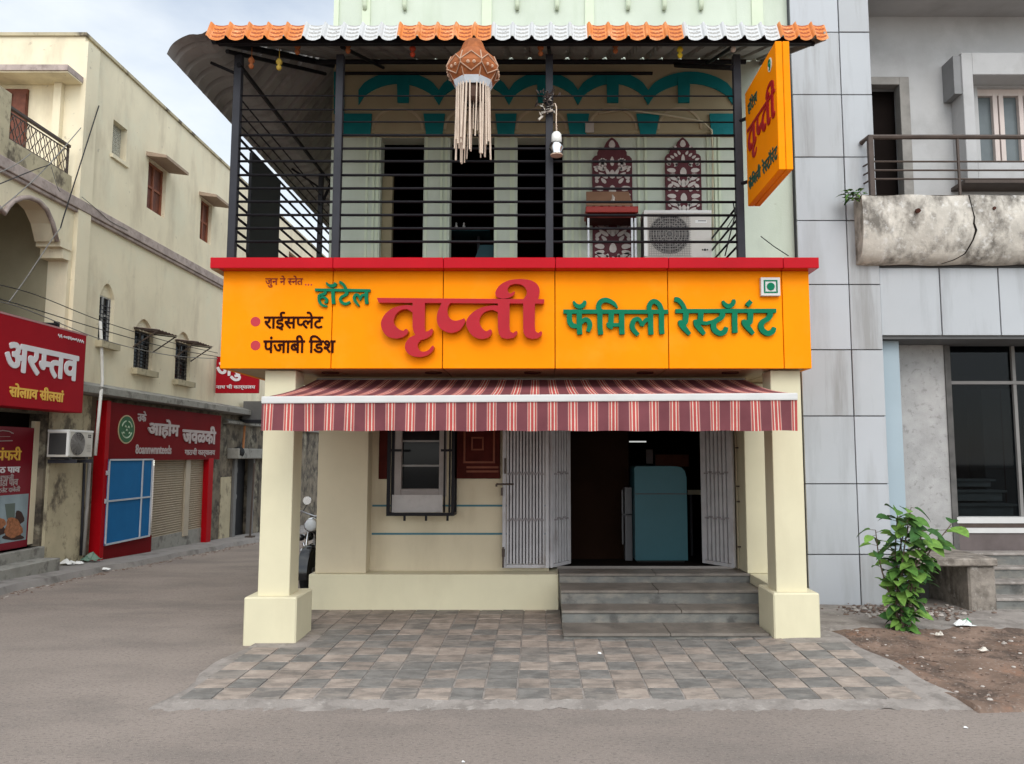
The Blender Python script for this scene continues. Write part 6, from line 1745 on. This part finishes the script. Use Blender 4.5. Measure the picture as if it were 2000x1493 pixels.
# ------------------------------------------------------------------ grey clad building on the right
gb = thing('grey_clad_building', 'grey neighbouring building with silver cladding panels and a recessed balcony', 'building', (5, 9, 0))
YA = 8.95
bT, bB = Z_(381, 8.72), Z_(515, 8.86)
AX = [3.10, 3.69, 4.06]
joints_v = [-130, -60, 63, 185, 307, 431, 556, 683.5, 813, 945.5, 1083.5, 1200]
zj = [Z_(v, YA) for v in joints_v]
m = MB(); m.box(AX[0] + .004, AX[2] - .004, YA + .03, 10.5, -.1, 12); m.build('core_wall', pmat('joint_grey', (.10, .10, .11), .8), gb)
for k in range(len(zj) - 1):
    for i in range(2):
        m = MB(); g = .006
        m.box(AX[i] + (g if i else 0), AX[i + 1] - (0 if i else g), YA + .002 * ((k * 2 + i) % 3), YA + .028, zj[k + 1] + g, zj[k] - g); m.build('cladding_panel', [acp, acp_b, acp_c][(k * 5 + i * 2 + k // 3) % 3], gb, bevel=.003)
YBm = 8.97; bz0, bz1 = Z_(655, YBm), Z_(524, YBm)
bx = [AX[2], X_(1838, 600, YBm), X_(1953, 600, YBm), X_(2068, 600, YBm), X_(2185, 600, YBm), 9.5]
for a, b in zip(bx[:-1], bx[1:]):
    m = MB(); m.box(a + .007, b - .007, YBm, YBm + .03, bz0, bz1); m.build('beam_panel', acp, gb, bevel=.003)
m = MB(); m.box(AX[2], 9.5, YBm + .032, 10.3, bz0 - .04, bz1 + .2); m.build('beam_core', pmat('soffit_grey', (.12, .12, .12), .8), gb)
m = MB(); m.box(AX[2] - .002, X_(1757, 800, 9.2), 9.15, 9.6, -.1, bz0 - .042); m.build('return_panel', acp_blue, gb)
YR = 9.5
wx0 = X_(1851, 850, YR)
m = MB(); m.box(X_(1757, 800, 9.2), wx0, YR, YR + .3, -.1, bz0 - .042); m.build('speckled_wall', speck_wall, gb)
# shop window
sw = thing('shop_window', 'big dark glass shop window under the silver cladding beam', 'window', (6, YR, .9))
gx0, gx1 = X_(1862, 850, YR), 9.2; gz0, gz1 = Z_(1010, YR), bz0 - .045
m = MB(); m.box(gx0, gx1, YR + .10, YR + .11, gz0, gz1); m.build('glass', shop_glass, sw)
m = MB(); m.box(wx0, gx0, YR - .02, YR + .12, .35, gz1); m.build('side_frame', pmat('weathered_frame', (.10, .095, .09), .8, .3, 6, .2, 30), sw)
m = MB(); z_ = Z_(747, YR); m.box(gx0, gx1, YR + .05, YR + .098, z_ - .02, z_ + .02)
x_ = X_(1994, 850, YR); m.box(x_ - .02, x_ + .02, YR + .06, YR + .097, gz0, gz1); m.build('glazing_bar', pmat('dull_metal_bar', (.20, .19, .18), .5), sw)
for k, (v0, v1, mt) in enumerate([(1010, 1022, white_m), (1022, 1031, rust_m), (1031, 1041, white_m)]):
    m = MB(); m.box(gx0 - .02, gx1, YR - .03 + .012 * (k % 2), YR + .12, Z_(v1, YR), Z_(v0, YR) - .001); m.build('sill', mt, sw)
m = MB(); m.box(gx0 - .03, 9.2, YR - .01, YR + .12, 0, Z_(1041, YR) - .001); m.build('base_wall', pmat('brown_stone_skirting', (.13, .105, .10), .7, .2, 3), gb)
m = MB(); m.box(wx0 + .02, 9.2, YR + 2.2, YR + 2.25, .3, gz1 + .3); m.box(wx0 + .0, wx0 + .04, YR + .13, YR + 2.2, .3, gz1 + .3); m.box(wx0 + .04, 9.2, YR + .13, YR + 2.2, .42, .46); m.box(wx0 + .04, 9.2, YR + .13, YR + 2.2, gz1 + .25, gz1 + .3); m.build('shop_interior', pmat('dim_shop_wall', (.035, .034, .033), .9, .3, 1.5), gb)
dk = thing('reflection_boxes', 'dim white stepped boxes standing in for a street reflection in the shop window', 'counter', (6.0, YR + .9, .46))  # added boxes that imitate the pale reflection in the window glass
pale = pmat('reflection_white', (.34, .34, .33), .7, .15, 4)
for (u0, u1, v0, v1, y) in ((1862, 1990, 985, 1012, .55), (1862, 1968, 958, 972, .8), (1862, 1945, 936, 944, 1.05)):
    a, b = P(u0, v1, YR + y), P(u1, v0, YR + y)
    m = MB(); m.box(a.x, b.x, YR + y, YR + y + .3, b.z - .03, b.z); m.box(a.x, b.x - .05, YR + y + .04, YR + y + .06, a.z - .05, b.z - .031); m.build('shelf', pale, dk, bevel=.004)
m = MB(); a, b = P(1925, 930, YR + 1.7), P(1990, 760, YR + 1.7); m.box(a.x, b.x, YR + 1.7, YR + 2.1, .46, b.z)
wc = thing('display_cupboard', 'tall dim cupboard standing inside the dark shop behind the pale boxes', 'cupboard', (a.x + .3, YR + 1.9, .46))
m.build('body', pmat('dim_cupboard', (.11, .11, .11), .8, .2, 2), wc, bevel=.005)
m = MB(); x_ = (a.x + b.x) / 2; m.box(x_ - .006, x_ + .006, YR + 1.695, YR + 1.699, .5, b.z - .03); m.box(a.x + .01, b.x - .01, YR + 1.694, YR + 1.698, 1.55, 1.56); m.build('door_gap', joint, wc)
# upper recess
YU = 9.9; cz = Z_(33, YU)
m = MB()
dx0, dx1, dz1 = 4.15, X_(1764, 270, YU), Z_(166, YU)
wn0, wn1, wz0, wz1 = X_(1913, 250, YU), X_(2080, 250, YU), Z_(330, YU), Z_(170, YU)
holed_wall(m, 'x', YU, 3.9, 9.5, 3.9, cz, [(dx0, dx1, 4.4, dz1), (wn0, wn1, wz0, wz1)], .25); m.build('recess_wall', grey_wall, gb)
m = MB(); m.box(AX[2] + .002, 9.5, 8.96, YU + .2, cz, cz + .3); m.build('recess_ceiling', grey_wall, gb)
m = MB(); m.box(AX[2] + .002, 9.5, 9.11, YU, 4.2, bT); m.build('balcony_floor', cement, gb)
m = MB(); m.box(dx0 - .1, dx1, YU + .2, YU + .21, 4.4, dz1); m.build('dark_doorway', void, gb)
m = MB(); w = .13; m.box(dx1 - .04, dx1 + .09, YU - .05, YU + .1, 4.4, dz1 + .09); m.box(dx0, dx1 - .041, YU - .05, YU + .1, dz1 - .02, dz1 + .09); m.build('door_frame', pmat('grey_concrete_frame', (.25, .235, .215), .8, .2, 5), gb, bevel=.005)
q0, q1 = X_(1884, 230, 9.6), 9.0
m = MB(); zT, zB = Z_(103, 9.6), Z_(352, 9.6)
m.box(q0, q0 + .14, 9.6, YU - .002, zB, zT); m.box(q0 + .14, q1, 9.601, YU - .002, wz1 + .02, zT); m.box(q0 + .14, q1, 9.6, YU - .002, zB, wz0 - .02); m.build('window_surround', grey_wall, gb, bevel=.006)
m = MB(); m.box(q0 - .06, q1, 9.56, YU - .002, zB - .05, zB - .002); m.build('sill', rust_m, gb)
m = MB(); m.box(q0 - .1, q0 - .001, 9.62, YU - .002, Z_(182, 9.6), Z_(108, 9.6)); m.build('hood_cheek', pmat('grey_cheek', (.22, .22, .22), .8), gb)
uw = thing('balcony_window', 'pale framed window with grey curtained panes on the upper grey wall', 'window', ((wn0 + wn1) / 2, YU, wz0))
m = MB(); m.box(wn0, wn1, YU + .13, YU + .14, wz0, wz1); m.build('pane', glass_gr, uw)
m = MB(); t_ = .06
for u in (1912, 1950, 1962, 2001, 2012): x = X_(u, 250, YU); m.box(x - .012, x + t_ - .012, YU + .07, YU + .128, wz0, wz1)
m.box(wn0, wn1, YU + .072, YU + .127, wz1 - .09, wz1 - .001); m.box(wn0, wn1, YU + .072, YU + .127, wz0 + .001, wz0 + .06); m.build('frame', pinkish, uw)
m = MB(); q = P(1942, 5, 9.4); m.lathe([(.05, -.02), (.06, 0)], (q.x, 9.35, cz - .001), 12); m.build('ceiling_socket', joint, gb)
# bellied balcony front
bal = thing('concrete_balcony', 'weathered bellied concrete balcony front with a long crack on the grey building', 'balcony', (6, 8.4, 3.86))
bxl = X_(1685, 430, 8.72)
pr = spline([(8.73, bT), (8.71, bT - .18), (8.71, bT - .36), (8.73, bT - .52), (8.78, bB + .10), (8.86, bB + .02), (8.948, bB)], 5)
m = MB(); nx_ = 80; xe = 9.4
for k in range(nx_ + 1):
    x = bxl + (xe - bxl) * k / nx_
    for p in pr: m.v.append(Vector((x, p[0] + .008 * math.sin(x * 7 + p[1] * 5), p[1] + .006 * math.sin(x * 9))))
n_ = len(pr)
for k in range(nx_):
    for j in range(n_ - 1): m.f.append([k * n_ + j, k * n_ + j + 1, (k + 1) * n_ + j + 1, (k + 1) * n_ + j]); m.m.append(0)
m.f.append([j for j in range(n_)] + [len(m.v)]); m.v.append(Vector((bxl, 8.948, bT))); m.m.append(0)
o0 = len(m.v); m.v += [Vector((bxl, 8.73, bT + .001)), Vector((xe, 8.73, bT + .001)), Vector((xe, 9.1, bT + .001)), Vector((bxl, 9.1, bT + .001))]; m.f.append([o0, o0 + 1, o0 + 2, o0 + 3]); m.m.append(0)
m.build('bellied_front', old_conc, bal)
m = MB(); cr = []
for t_, dx in ((0, -.02), (.12, -.005), (.25, .02), (.32, .01), (.40, .035), (.52, .0), (.60, -.045), (.68, -.08), (.78, -.18), (.88, -.3)):
    i = t_ * (n_ - 1); i0 = int(i); f_ = i - i0; p = pr[i0] * (1 - f_) + pr[min(i0 + 1, n_ - 1)] * f_
    x = X_(1901, 440, 8.71) + dx * 1.0
    cr.append(Vector((x, p[0] + .008 * math.sin(x * 7 + p[1] * 5) - .003, p[1] + .006 * math.sin(x * 9) - .003)))
m.tube(cr, [.007, .005, .008, .012, .015, .009, .008, .007, .006, .004], 5); m.build('crack', pmat('crack_black', (.022, .019, .017), .95, spec=.02), bal)
m = MB(); q = P(1793, 411, 8.7); m.tube([(q.x, 8.74, q.z), (q.x - .02, 8.65, q.z - .02)], .028, 8); q = P(1942, 407, 8.7); m.tube([(q.x, 8.74, q.z), (q.x, 8.69, q.z)], .02, 8); m.build('drain_hole', joint, bal)
gr = thing('balcony_railing', 'brown metal railing with three thin rods along the concrete balcony', 'railing', (6, 8.1, 4.54))
RB = 8.80; zr = Z_(268, RB); x0 = X_(1696, 268, RB)
m = MB(); m.tube([(x0 - .03, 8.93, zr - .02), (x0, RB, zr), (9.3, RB, zr)], .03, 8); m.build('handrail', rust_m, gr)
for v in (316, 333, 350):
    z_ = Z_(v, RB); m = MB(); m.tube([(x0 - .02, 8.93, z_ - .01), (x0 + .03, RB, z_), (9.3, RB, z_)], .011, 6); m.build('rod', rust_m, gr)
for u, w in ((1701, .028), (1872, .012), (2040, .012)):
    x = X_(u, 320, RB); m = MB(); m.box(x - w, x + w, RB - w, RB + w, bT - .02, zr); m.build('post', rust_m, gr)

# low concrete bench slab and side stair
lb = thing('concrete_slab_bench', 'crumbling concrete slab on a thick end block beside the leafy bush', 'bench', (4.7, 8.6, .05))
bx0_, bx1_ = X_(1772, 1090, 8.55), X_(1946, 1090, 8.55)
m = MB(); m.box(bx0_, bx1_, 8.52, YR - .02, Z_(1106, 8.55), Z_(1106, 8.55) + .085); m.build('slab', bench_conc, lb, bevel=.012)
m = MB(); m.box(X_(1893, 1150, 8.56), bx1_ - .01, 8.56, YR - .03, .02, Z_(1106, 8.55) - .001); m.build('end_block', bench_conc, lb, bevel=.02)
m = MB(); m.box(bx0_ - .05, X_(1893, 1150, 8.56) - .01, 9.42, YR - .02, 0, Z_(1106, 8.55) - .001); m.build('back_wall', pmat('dark_grey_wall', (.12, .11, .105), .9, .2, 4), lb)  # plain darker grey wall under the slab
ss = thing('grey_side_steps', 'worn grey steps at the far right below the dark shop window', 'steps', (6.5, 8.9, 0))
for k, (v, y) in enumerate([(1180, 8.62), (1140, 8.85), (1100, 9.08), (1068, 9.26)]):
    m = MB(); zt_ = [.19, .33, .46, .60][k]; m.box(bx1_ + .01, 9.2, y, YR - .012, -.05, zt_ - .03); r_ = m.build('riser', step_m, ss); m = MB(); m.box(bx1_ + .005, 9.2, y - .02, YR - .012, zt_ - .03, zt_); m.build('tread', cement, r_, bevel=.006)

# ------------------------------------------------------------------ plants
def leaf(m, base, d, up, ln, wd, mi, droop=.25):
    d = d.normalized(); s_ = d.cross(up).normalized(); n_ = s_.cross(d).normalized()
    prof_ = [(0, .05), (.10, .46), (.26, .86), (.48, 1.0), (.70, .82), (.88, .42), (1, .03)]
    vs = []
    for t, w in prof_:
        c = base + d * (ln * t) - Vector((0, 0, 1)) * (droop * ln * t * t)
        h = n_ * (wd * w * .28)
        vs += [c - s_ * (wd * w) + h, c, c + s_ * (wd * w) + h]
    fs = []
    for i in range(len(prof_) - 1):
        for j in range(2): fs.append((i * 3 + j, i * 3 + j + 1, (i + 1) * 3 + j + 1, (i + 1) * 3 + j))
    m.add(vs, fs, mi)
bu = thing('leafy_bush', 'upright green bush with broad leaves growing by the grey cladding', 'bush', (3.52, 7.62, .05))
r6 = random.Random(21)
base = Vector((3.52, 7.65, .04))
fol, stm = MB(), MB()
stems = []
for k in range(12):
    a = r6.uniform(0, 6.28); lean = r6.uniform(.03, .2)
    top = base + Vector((math.cos(a) * lean + .08, math.sin(a) * lean, r6.uniform(.55, 1.12)))
    if k == 0: top = base + Vector((.16, 0, 1.2))
    if k == 1: top = base + Vector((.52, -.05, 1.04))
    if k == 2: top = base + Vector((-.2, 0, .98))
    if k == 3: top = base + Vector((.38, .1, .86))
    if k == 4: top = base + Vector((.05, .05, 1.16))
    b0_ = base + Vector((r6.uniform(-.07, .07), r6.uniform(-.06, .06), 0))
    mid = (b0_ + top) / 2 + Vector((r6.uniform(-.05, .03) - .03, r6.uniform(-.05, .05), .08))
    pts = [Vector(p) for p in spline([tuple(b0_), tuple(mid), tuple(top)], 8)]
    stm.tube(pts, [.011 - .007 * i / (len(pts) - 1) for i in range(len(pts))], 6)
    nl = 22
    for i in range(nl):
        t = .03 + .97 * (i / (nl - 1)); j = t * (len(pts) - 1); p = pts[int(j)].lerp(pts[min(int(j) + 1, len(pts) - 1)], j % 1)
        ang = i * 2.4 + k; el = r6.uniform(-.25, .55)
        d = Vector((math.cos(ang) * math.cos(el), math.sin(ang) * math.cos(el), math.sin(el)))
        ln = r6.uniform(.085, .19) * (.8 + .45 * t)
        pet = p + d * r6.uniform(.02, .06)
        stm.tube([p, pet], .0025, 4, cap=False)
        q = r6.random()
        leaf(fol, pet, d + Vector((0, -.25, 0)), Vector((0, 0, 1)) + Vector((r6.uniform(-.5, .5), r6.uniform(-.8, .2), 0)), ln, ln * r6.uniform(.27, .37), 2 if (q < .30 or (.33 < t < .4)) else (0 if q < .70 else 1), r6.uniform(.1, .7))
fol.keep = True
fol.build('foliage', [leaf1, leaf2, leaf3], bu, smooth=True); stm.build('stem', bark, bu)
bpz = P(1672, 385, 8.7)
wd_ = thing('ledge_weed', 'small green weed sprouting from the left end of the concrete balcony', 'plant', (bpz.x, 8.74, bT))
fol, stm = MB(), MB()
for k in range(42):
    a = r6.uniform(0, 6.28); d = Vector((math.cos(a) - .5, math.sin(a) * .7 - .3, r6.uniform(-.2, .7))).normalized()
    p = Vector((bxl - .04, 8.74, bT - .02)) + Vector((r6.uniform(-.12, .05), r6.uniform(-.1, .1), r6.uniform(-.04, .08)))
    if k % 4 == 0: stm.tube([Vector((bxl + .02, 8.74, bT - .03)), p], .004, 4)
    leaf(fol, p, d, Vector((0, 0, 1)), r6.uniform(.07, .15), r6.uniform(.016, .03), r6.choice([0, 1, 0, 2]), .5)
fol.keep = True
fol.build('foliage', [leaf1, leaf2, leaf3], wd_, smooth=True); stm.build('stem', bark, wd_)

# ------------------------------------------------------------------ motorcycle parked behind the left column
MX, MY = -3.02, 10.35
mo = thing('motorcycle', 'black motorcycle with chrome headlamp parked in the side street behind the left column', 'motorcycle', (MX, MY + .6, gz(MY)))
g_ = gz(MY)
def wheel(y, r_):
    m = MB(); m.lathe([(r_ - .075, -.045), (r_ - .02, -.05), (r_, -.02), (r_, .02), (r_ - .02, .05), (r_ - .075, .045)], (MX, y, gz(y) + r_), 28, (1, 0, 0)); w_ = m.build('wheel', rubber, mo, smooth=True)
    m = MB()
    for k in range(10): a = k * .628; m.tube([(MX, y + .04 * math.cos(a), gz(y) + r_ + .04 * math.sin(a)), (MX, y + (r_ - .08) * math.cos(a), gz(y) + r_ + (r_ - .08) * math.sin(a))], .006, 5)
    m.lathe([(.05, -.06), (.05, .06)], (MX, y, gz(y) + r_), 14, (1, 0, 0)); m.build('rim', steel, w_)
wheel(MY, .30); wheel(MY + 1.27, .30)
m = MB()
for s_ in (-1, 1): m.tube([(MX + s_ * .085, MY, g_ + .30), (MX + s_ * .085, MY + .22, g_ + .86)], [.024, .018], 8)
m.build('front_fork', chrome, mo, smooth=True)
m = MB()
n = 14
vs = []
for k in range(n + 1):
    a = -.2 + 2.6 * k / n
    for s_ in (-1, 0, 1): vs.append((MX + s_ * .065, MY - .335 * math.cos(a) * (1), g_ + .30 + (.335 + (.015 if s_ == 0 else 0)) * math.sin(a)))
m.add(vs, [(k * 3 + j, k * 3 + j + 1, (k + 1) * 3 + j + 1, (k + 1) * 3 + j) for k in range(n) for j in range(2)]); m.build('front_mudguard', pmat('gloss_black', (.012, .012, .013), .2, coat=.5), mo, smooth=True)
gloss = MATS['gloss_black']
m = MB(); m.lathe([(.03, .1), (.085, .06), (.098, 0), (.092, -.05)], (MX, MY + .06, g_ + .90), 20, (0, 1, 0)); hb = m.build('headlamp', chrome, mo, smooth=True)
m = MB(); m.lathe([(.088, .0), (.07, -.02), (.02, -.032)], (MX, MY + .012, g_ + .90), 20, (0, 1, 0)); m.build('lens', pmat('lamp_glass', (.55, .57, .58), .1), hb, smooth=True)
m = MB(); m.tube([(MX - .36, MY + .38, g_ + 1.04), (MX - .26, MY + .28, g_ + 1.08), (MX, MY + .20, g_ + 1.0), (MX + .26, MY + .28, g_ + 1.08), (MX + .36, MY + .38, g_ + 1.04)], .012, 8); hnd = m.build('handlebar', steel, mo, smooth=True)
for s_ in (-1, 1):
    m = MB(); m.tube([(MX + s_ * .30, MY + .31, g_ + 1.07), (MX + s_ * .40, MY + .43, g_ + 1.03)], .018, 8); m.build('grip', rubber, hnd)
    m = MB(); m.tube([(MX + s_ * .2, MY + .26, g_ + 1.08), (MX + s_ * .26, MY + .2, g_ + 1.2), (MX + s_ * .28, MY + .2, g_ + 1.24)], .006, 5); m.lathe([(.01, .03), (.06, .015), (.062, -.01)], (MX + s_ * .28, MY + .2, g_ + 1.26), 14, (0, 1, 0)); m.build('mirror', chrome, hnd)
m = MB(); m.lathe([(.05, -.28), (.12, -.22), (.155, -.05), (.15, .12), (.09, .24), (.04, .27)], (MX, MY + .56, g_ + .84), 18, (0, 1, -.12)); m.build('fuel_tank', gloss, mo, smooth=True)
m = MB(); m.box(MX - .12, MX + .12, MY + .8, MY + 1.42, g_ + .76, g_ + .84); m.build('seat', rubber, mo, bevel=.03, seg=2)
m = MB(); m.box(MX - .13, MX + .13, MY + .42, MY + .82, g_ + .32, g_ + .58)
for k in range(5): m.box(MX - .11, MX + .11, MY + .46, MY + .66, g_ + .585 + .025 * k, g_ + .597 + .025 * k)
m.build('engine', steel, mo, bevel=.01)
m = MB(); m.tube([(MX, MY + .2, g_ + .92), (MX, MY + .42, g_ + .34), (MX, MY + .85, g_ + .3), (MX, MY + 1.0, g_ + .75)], .022, 6); m.tube([(MX, MY + .22, g_ + .86), (MX, MY + .9, g_ + .74), (MX, MY + 1.5, g_ + .78)], .022, 6)
for s_ in (-1, 1): m.tube([(MX + s_ * .1, MY + .85, g_ + .32), (MX + s_ * .1, MY + 1.27, g_ + .29)], .02, 6)
m.build('frame', gloss, mo)
m = MB(); m.tube([(MX + .12, MY + .46, g_ + .5), (MX + .16, MY + .4, g_ + .3), (MX + .17, MY + .8, g_ + .24), (MX + .18, MY + 1.4, g_ + .36)], [.018, .02, .025, .042], 8); m.build('exhaust', chrome, mo, smooth=True)
m = MB(); m.tube([(MX - .06, MY + .36, g_ + .62), (MX - .21, MY + .32, g_ + .55), (MX - .23, MY + .34, g_ + .25), (MX, MY + .38, g_ + .22), (MX + .23, MY + .34, g_ + .25), (MX + .21, MY + .32, g_ + .55), (MX + .06, MY + .36, g_ + .62)], .014, 7); m.build('crash_guard', chrome, mo, smooth=True)
m = MB(); m.prism([(MX - .05, MY + 1.45, g_ + .80), (MX - .05, MY + 1.62, g_ + .66), (MX - .05, MY + 1.60, g_ + .5), (MX - .05, MY + 1.40, g_ + .7)], (.1, 0, 0)); m.build('tail_fender', gloss, mo)

q = P(600, 978, MY + .25)
m = MB(); m.lathe([(.01, .03), (.052, .018), (.055, -.012)], q, 14, (0, 1, 0)); m.tube([q + Vector((0, .02, -.05)), q + Vector((-.08, .05, -.16)), q + Vector((-.12, .08, -.22))], .007, 5); m.build('mirror', chrome, hnd)
m = MB(); m.tube([P(592, 1060, MY + .1), P(600, 1085, MY + .08), P(609, 1112, MY + .12)], .016, 7); m.build('leg_guard', chrome, mo, smooth=True)
for u, v, r_ in ((588, 1050, .05), (604, 1048, .06), (590, 1118, .05), (606, 1072, .045)):
    q = P(u, v, MY + .3); m = MB(); m.lathe([(.01, .05), (r_, .02), (r_ * .9, -.03), (.015, -.05)], q, 12, (0, 1, 0)); m.build('turn_lamp', gloss, mo, smooth=True)

# ------------------------------------------------------------------ litter
def scrap(u, v, z, s_, mt, label, seed, h=.03):
    r_ = random.Random(seed); c = PZ(u, v, z); m = MB()
    n = 5; vs = []
    for j in range(n):
        for i in range(n):
            vs.append((c.x + (i / (n - 1) - .5) * s_ * (1 + r_.uniform(-.2, .2)), c.y + (j / (n - 1) - .5) * s_ * .7, z + .004 + r_.random() * h * (1 if 0 < i < n - 1 and 0 < j < n - 1 else .25)))
    m.add(vs, [(j * n + i, j * n + i + 1, (j + 1) * n + i + 1, (j + 1) * n + i) for j in range(n - 1) for i in range(n - 1)])
    tag(m.build('litter_scrap', mt), label, 'litter')
gzz = gz(13.6) + .11
scrap(127, 1102, gz(12.7) + .11, .24, litter_w, 'crumpled white bag, largest litter below the wall air conditioner', 1, .10)
scrap(152, 1102, gz(13) + .11, .16, litter_w, 'thin white scrap between the crumpled bag and the bottle heap', 2, .05)
scrap(178, 1096, gz(13.4) + .11, .30, pmat('bottle_green', (.12, .2, .15), .3), 'greenish heap of flattened bottles at the foot of the red post', 3, .16)
scrap(206, 1113, 0 - .15, .14, litter_w, 'small white scrap on the road edge in front of the red post', 4, .04)
scrap(1884, 1223, .08, .16, litter_w, 'white and green carton lying on the cement beside the slab bench', 5, .06)
scrap(1888, 1217, .08, .08, litter_g, 'small green plastic lid next to the white carton', 6, .05)
scrap(1477, 1226, .068, .09, litter_w, 'flat white paper scrap on the lowest slate step', 7, .006)
scrap(1171, 1278, .03, .035, litter_w, 'tiny white pebble like scrap alone on the paved forecourt', 8, .02)
scrap(1886, 1423, 0.0, .028, litter_w, 'small white scrap on the road at the lower right', 9, .01)
scrap(905, 1490, 0.0, .018, litter_w, 'tiny white scrap on the road at the bottom edge', 10, .01)
scrap(1834, 1242, .06, .07, bone, 'pale curled scrap on the bare earth beside the bush', 11, .04)
scrap(1920, 1272, .06, .08, bone, 'pale flat scrap in the middle of the bare earth', 12, .04)

for o in bpy.data.objects:
    k = o.name.split('.')[0]
    if o.parent is None and k in _groups and 'label' in o: o['group'] = _groups[k]
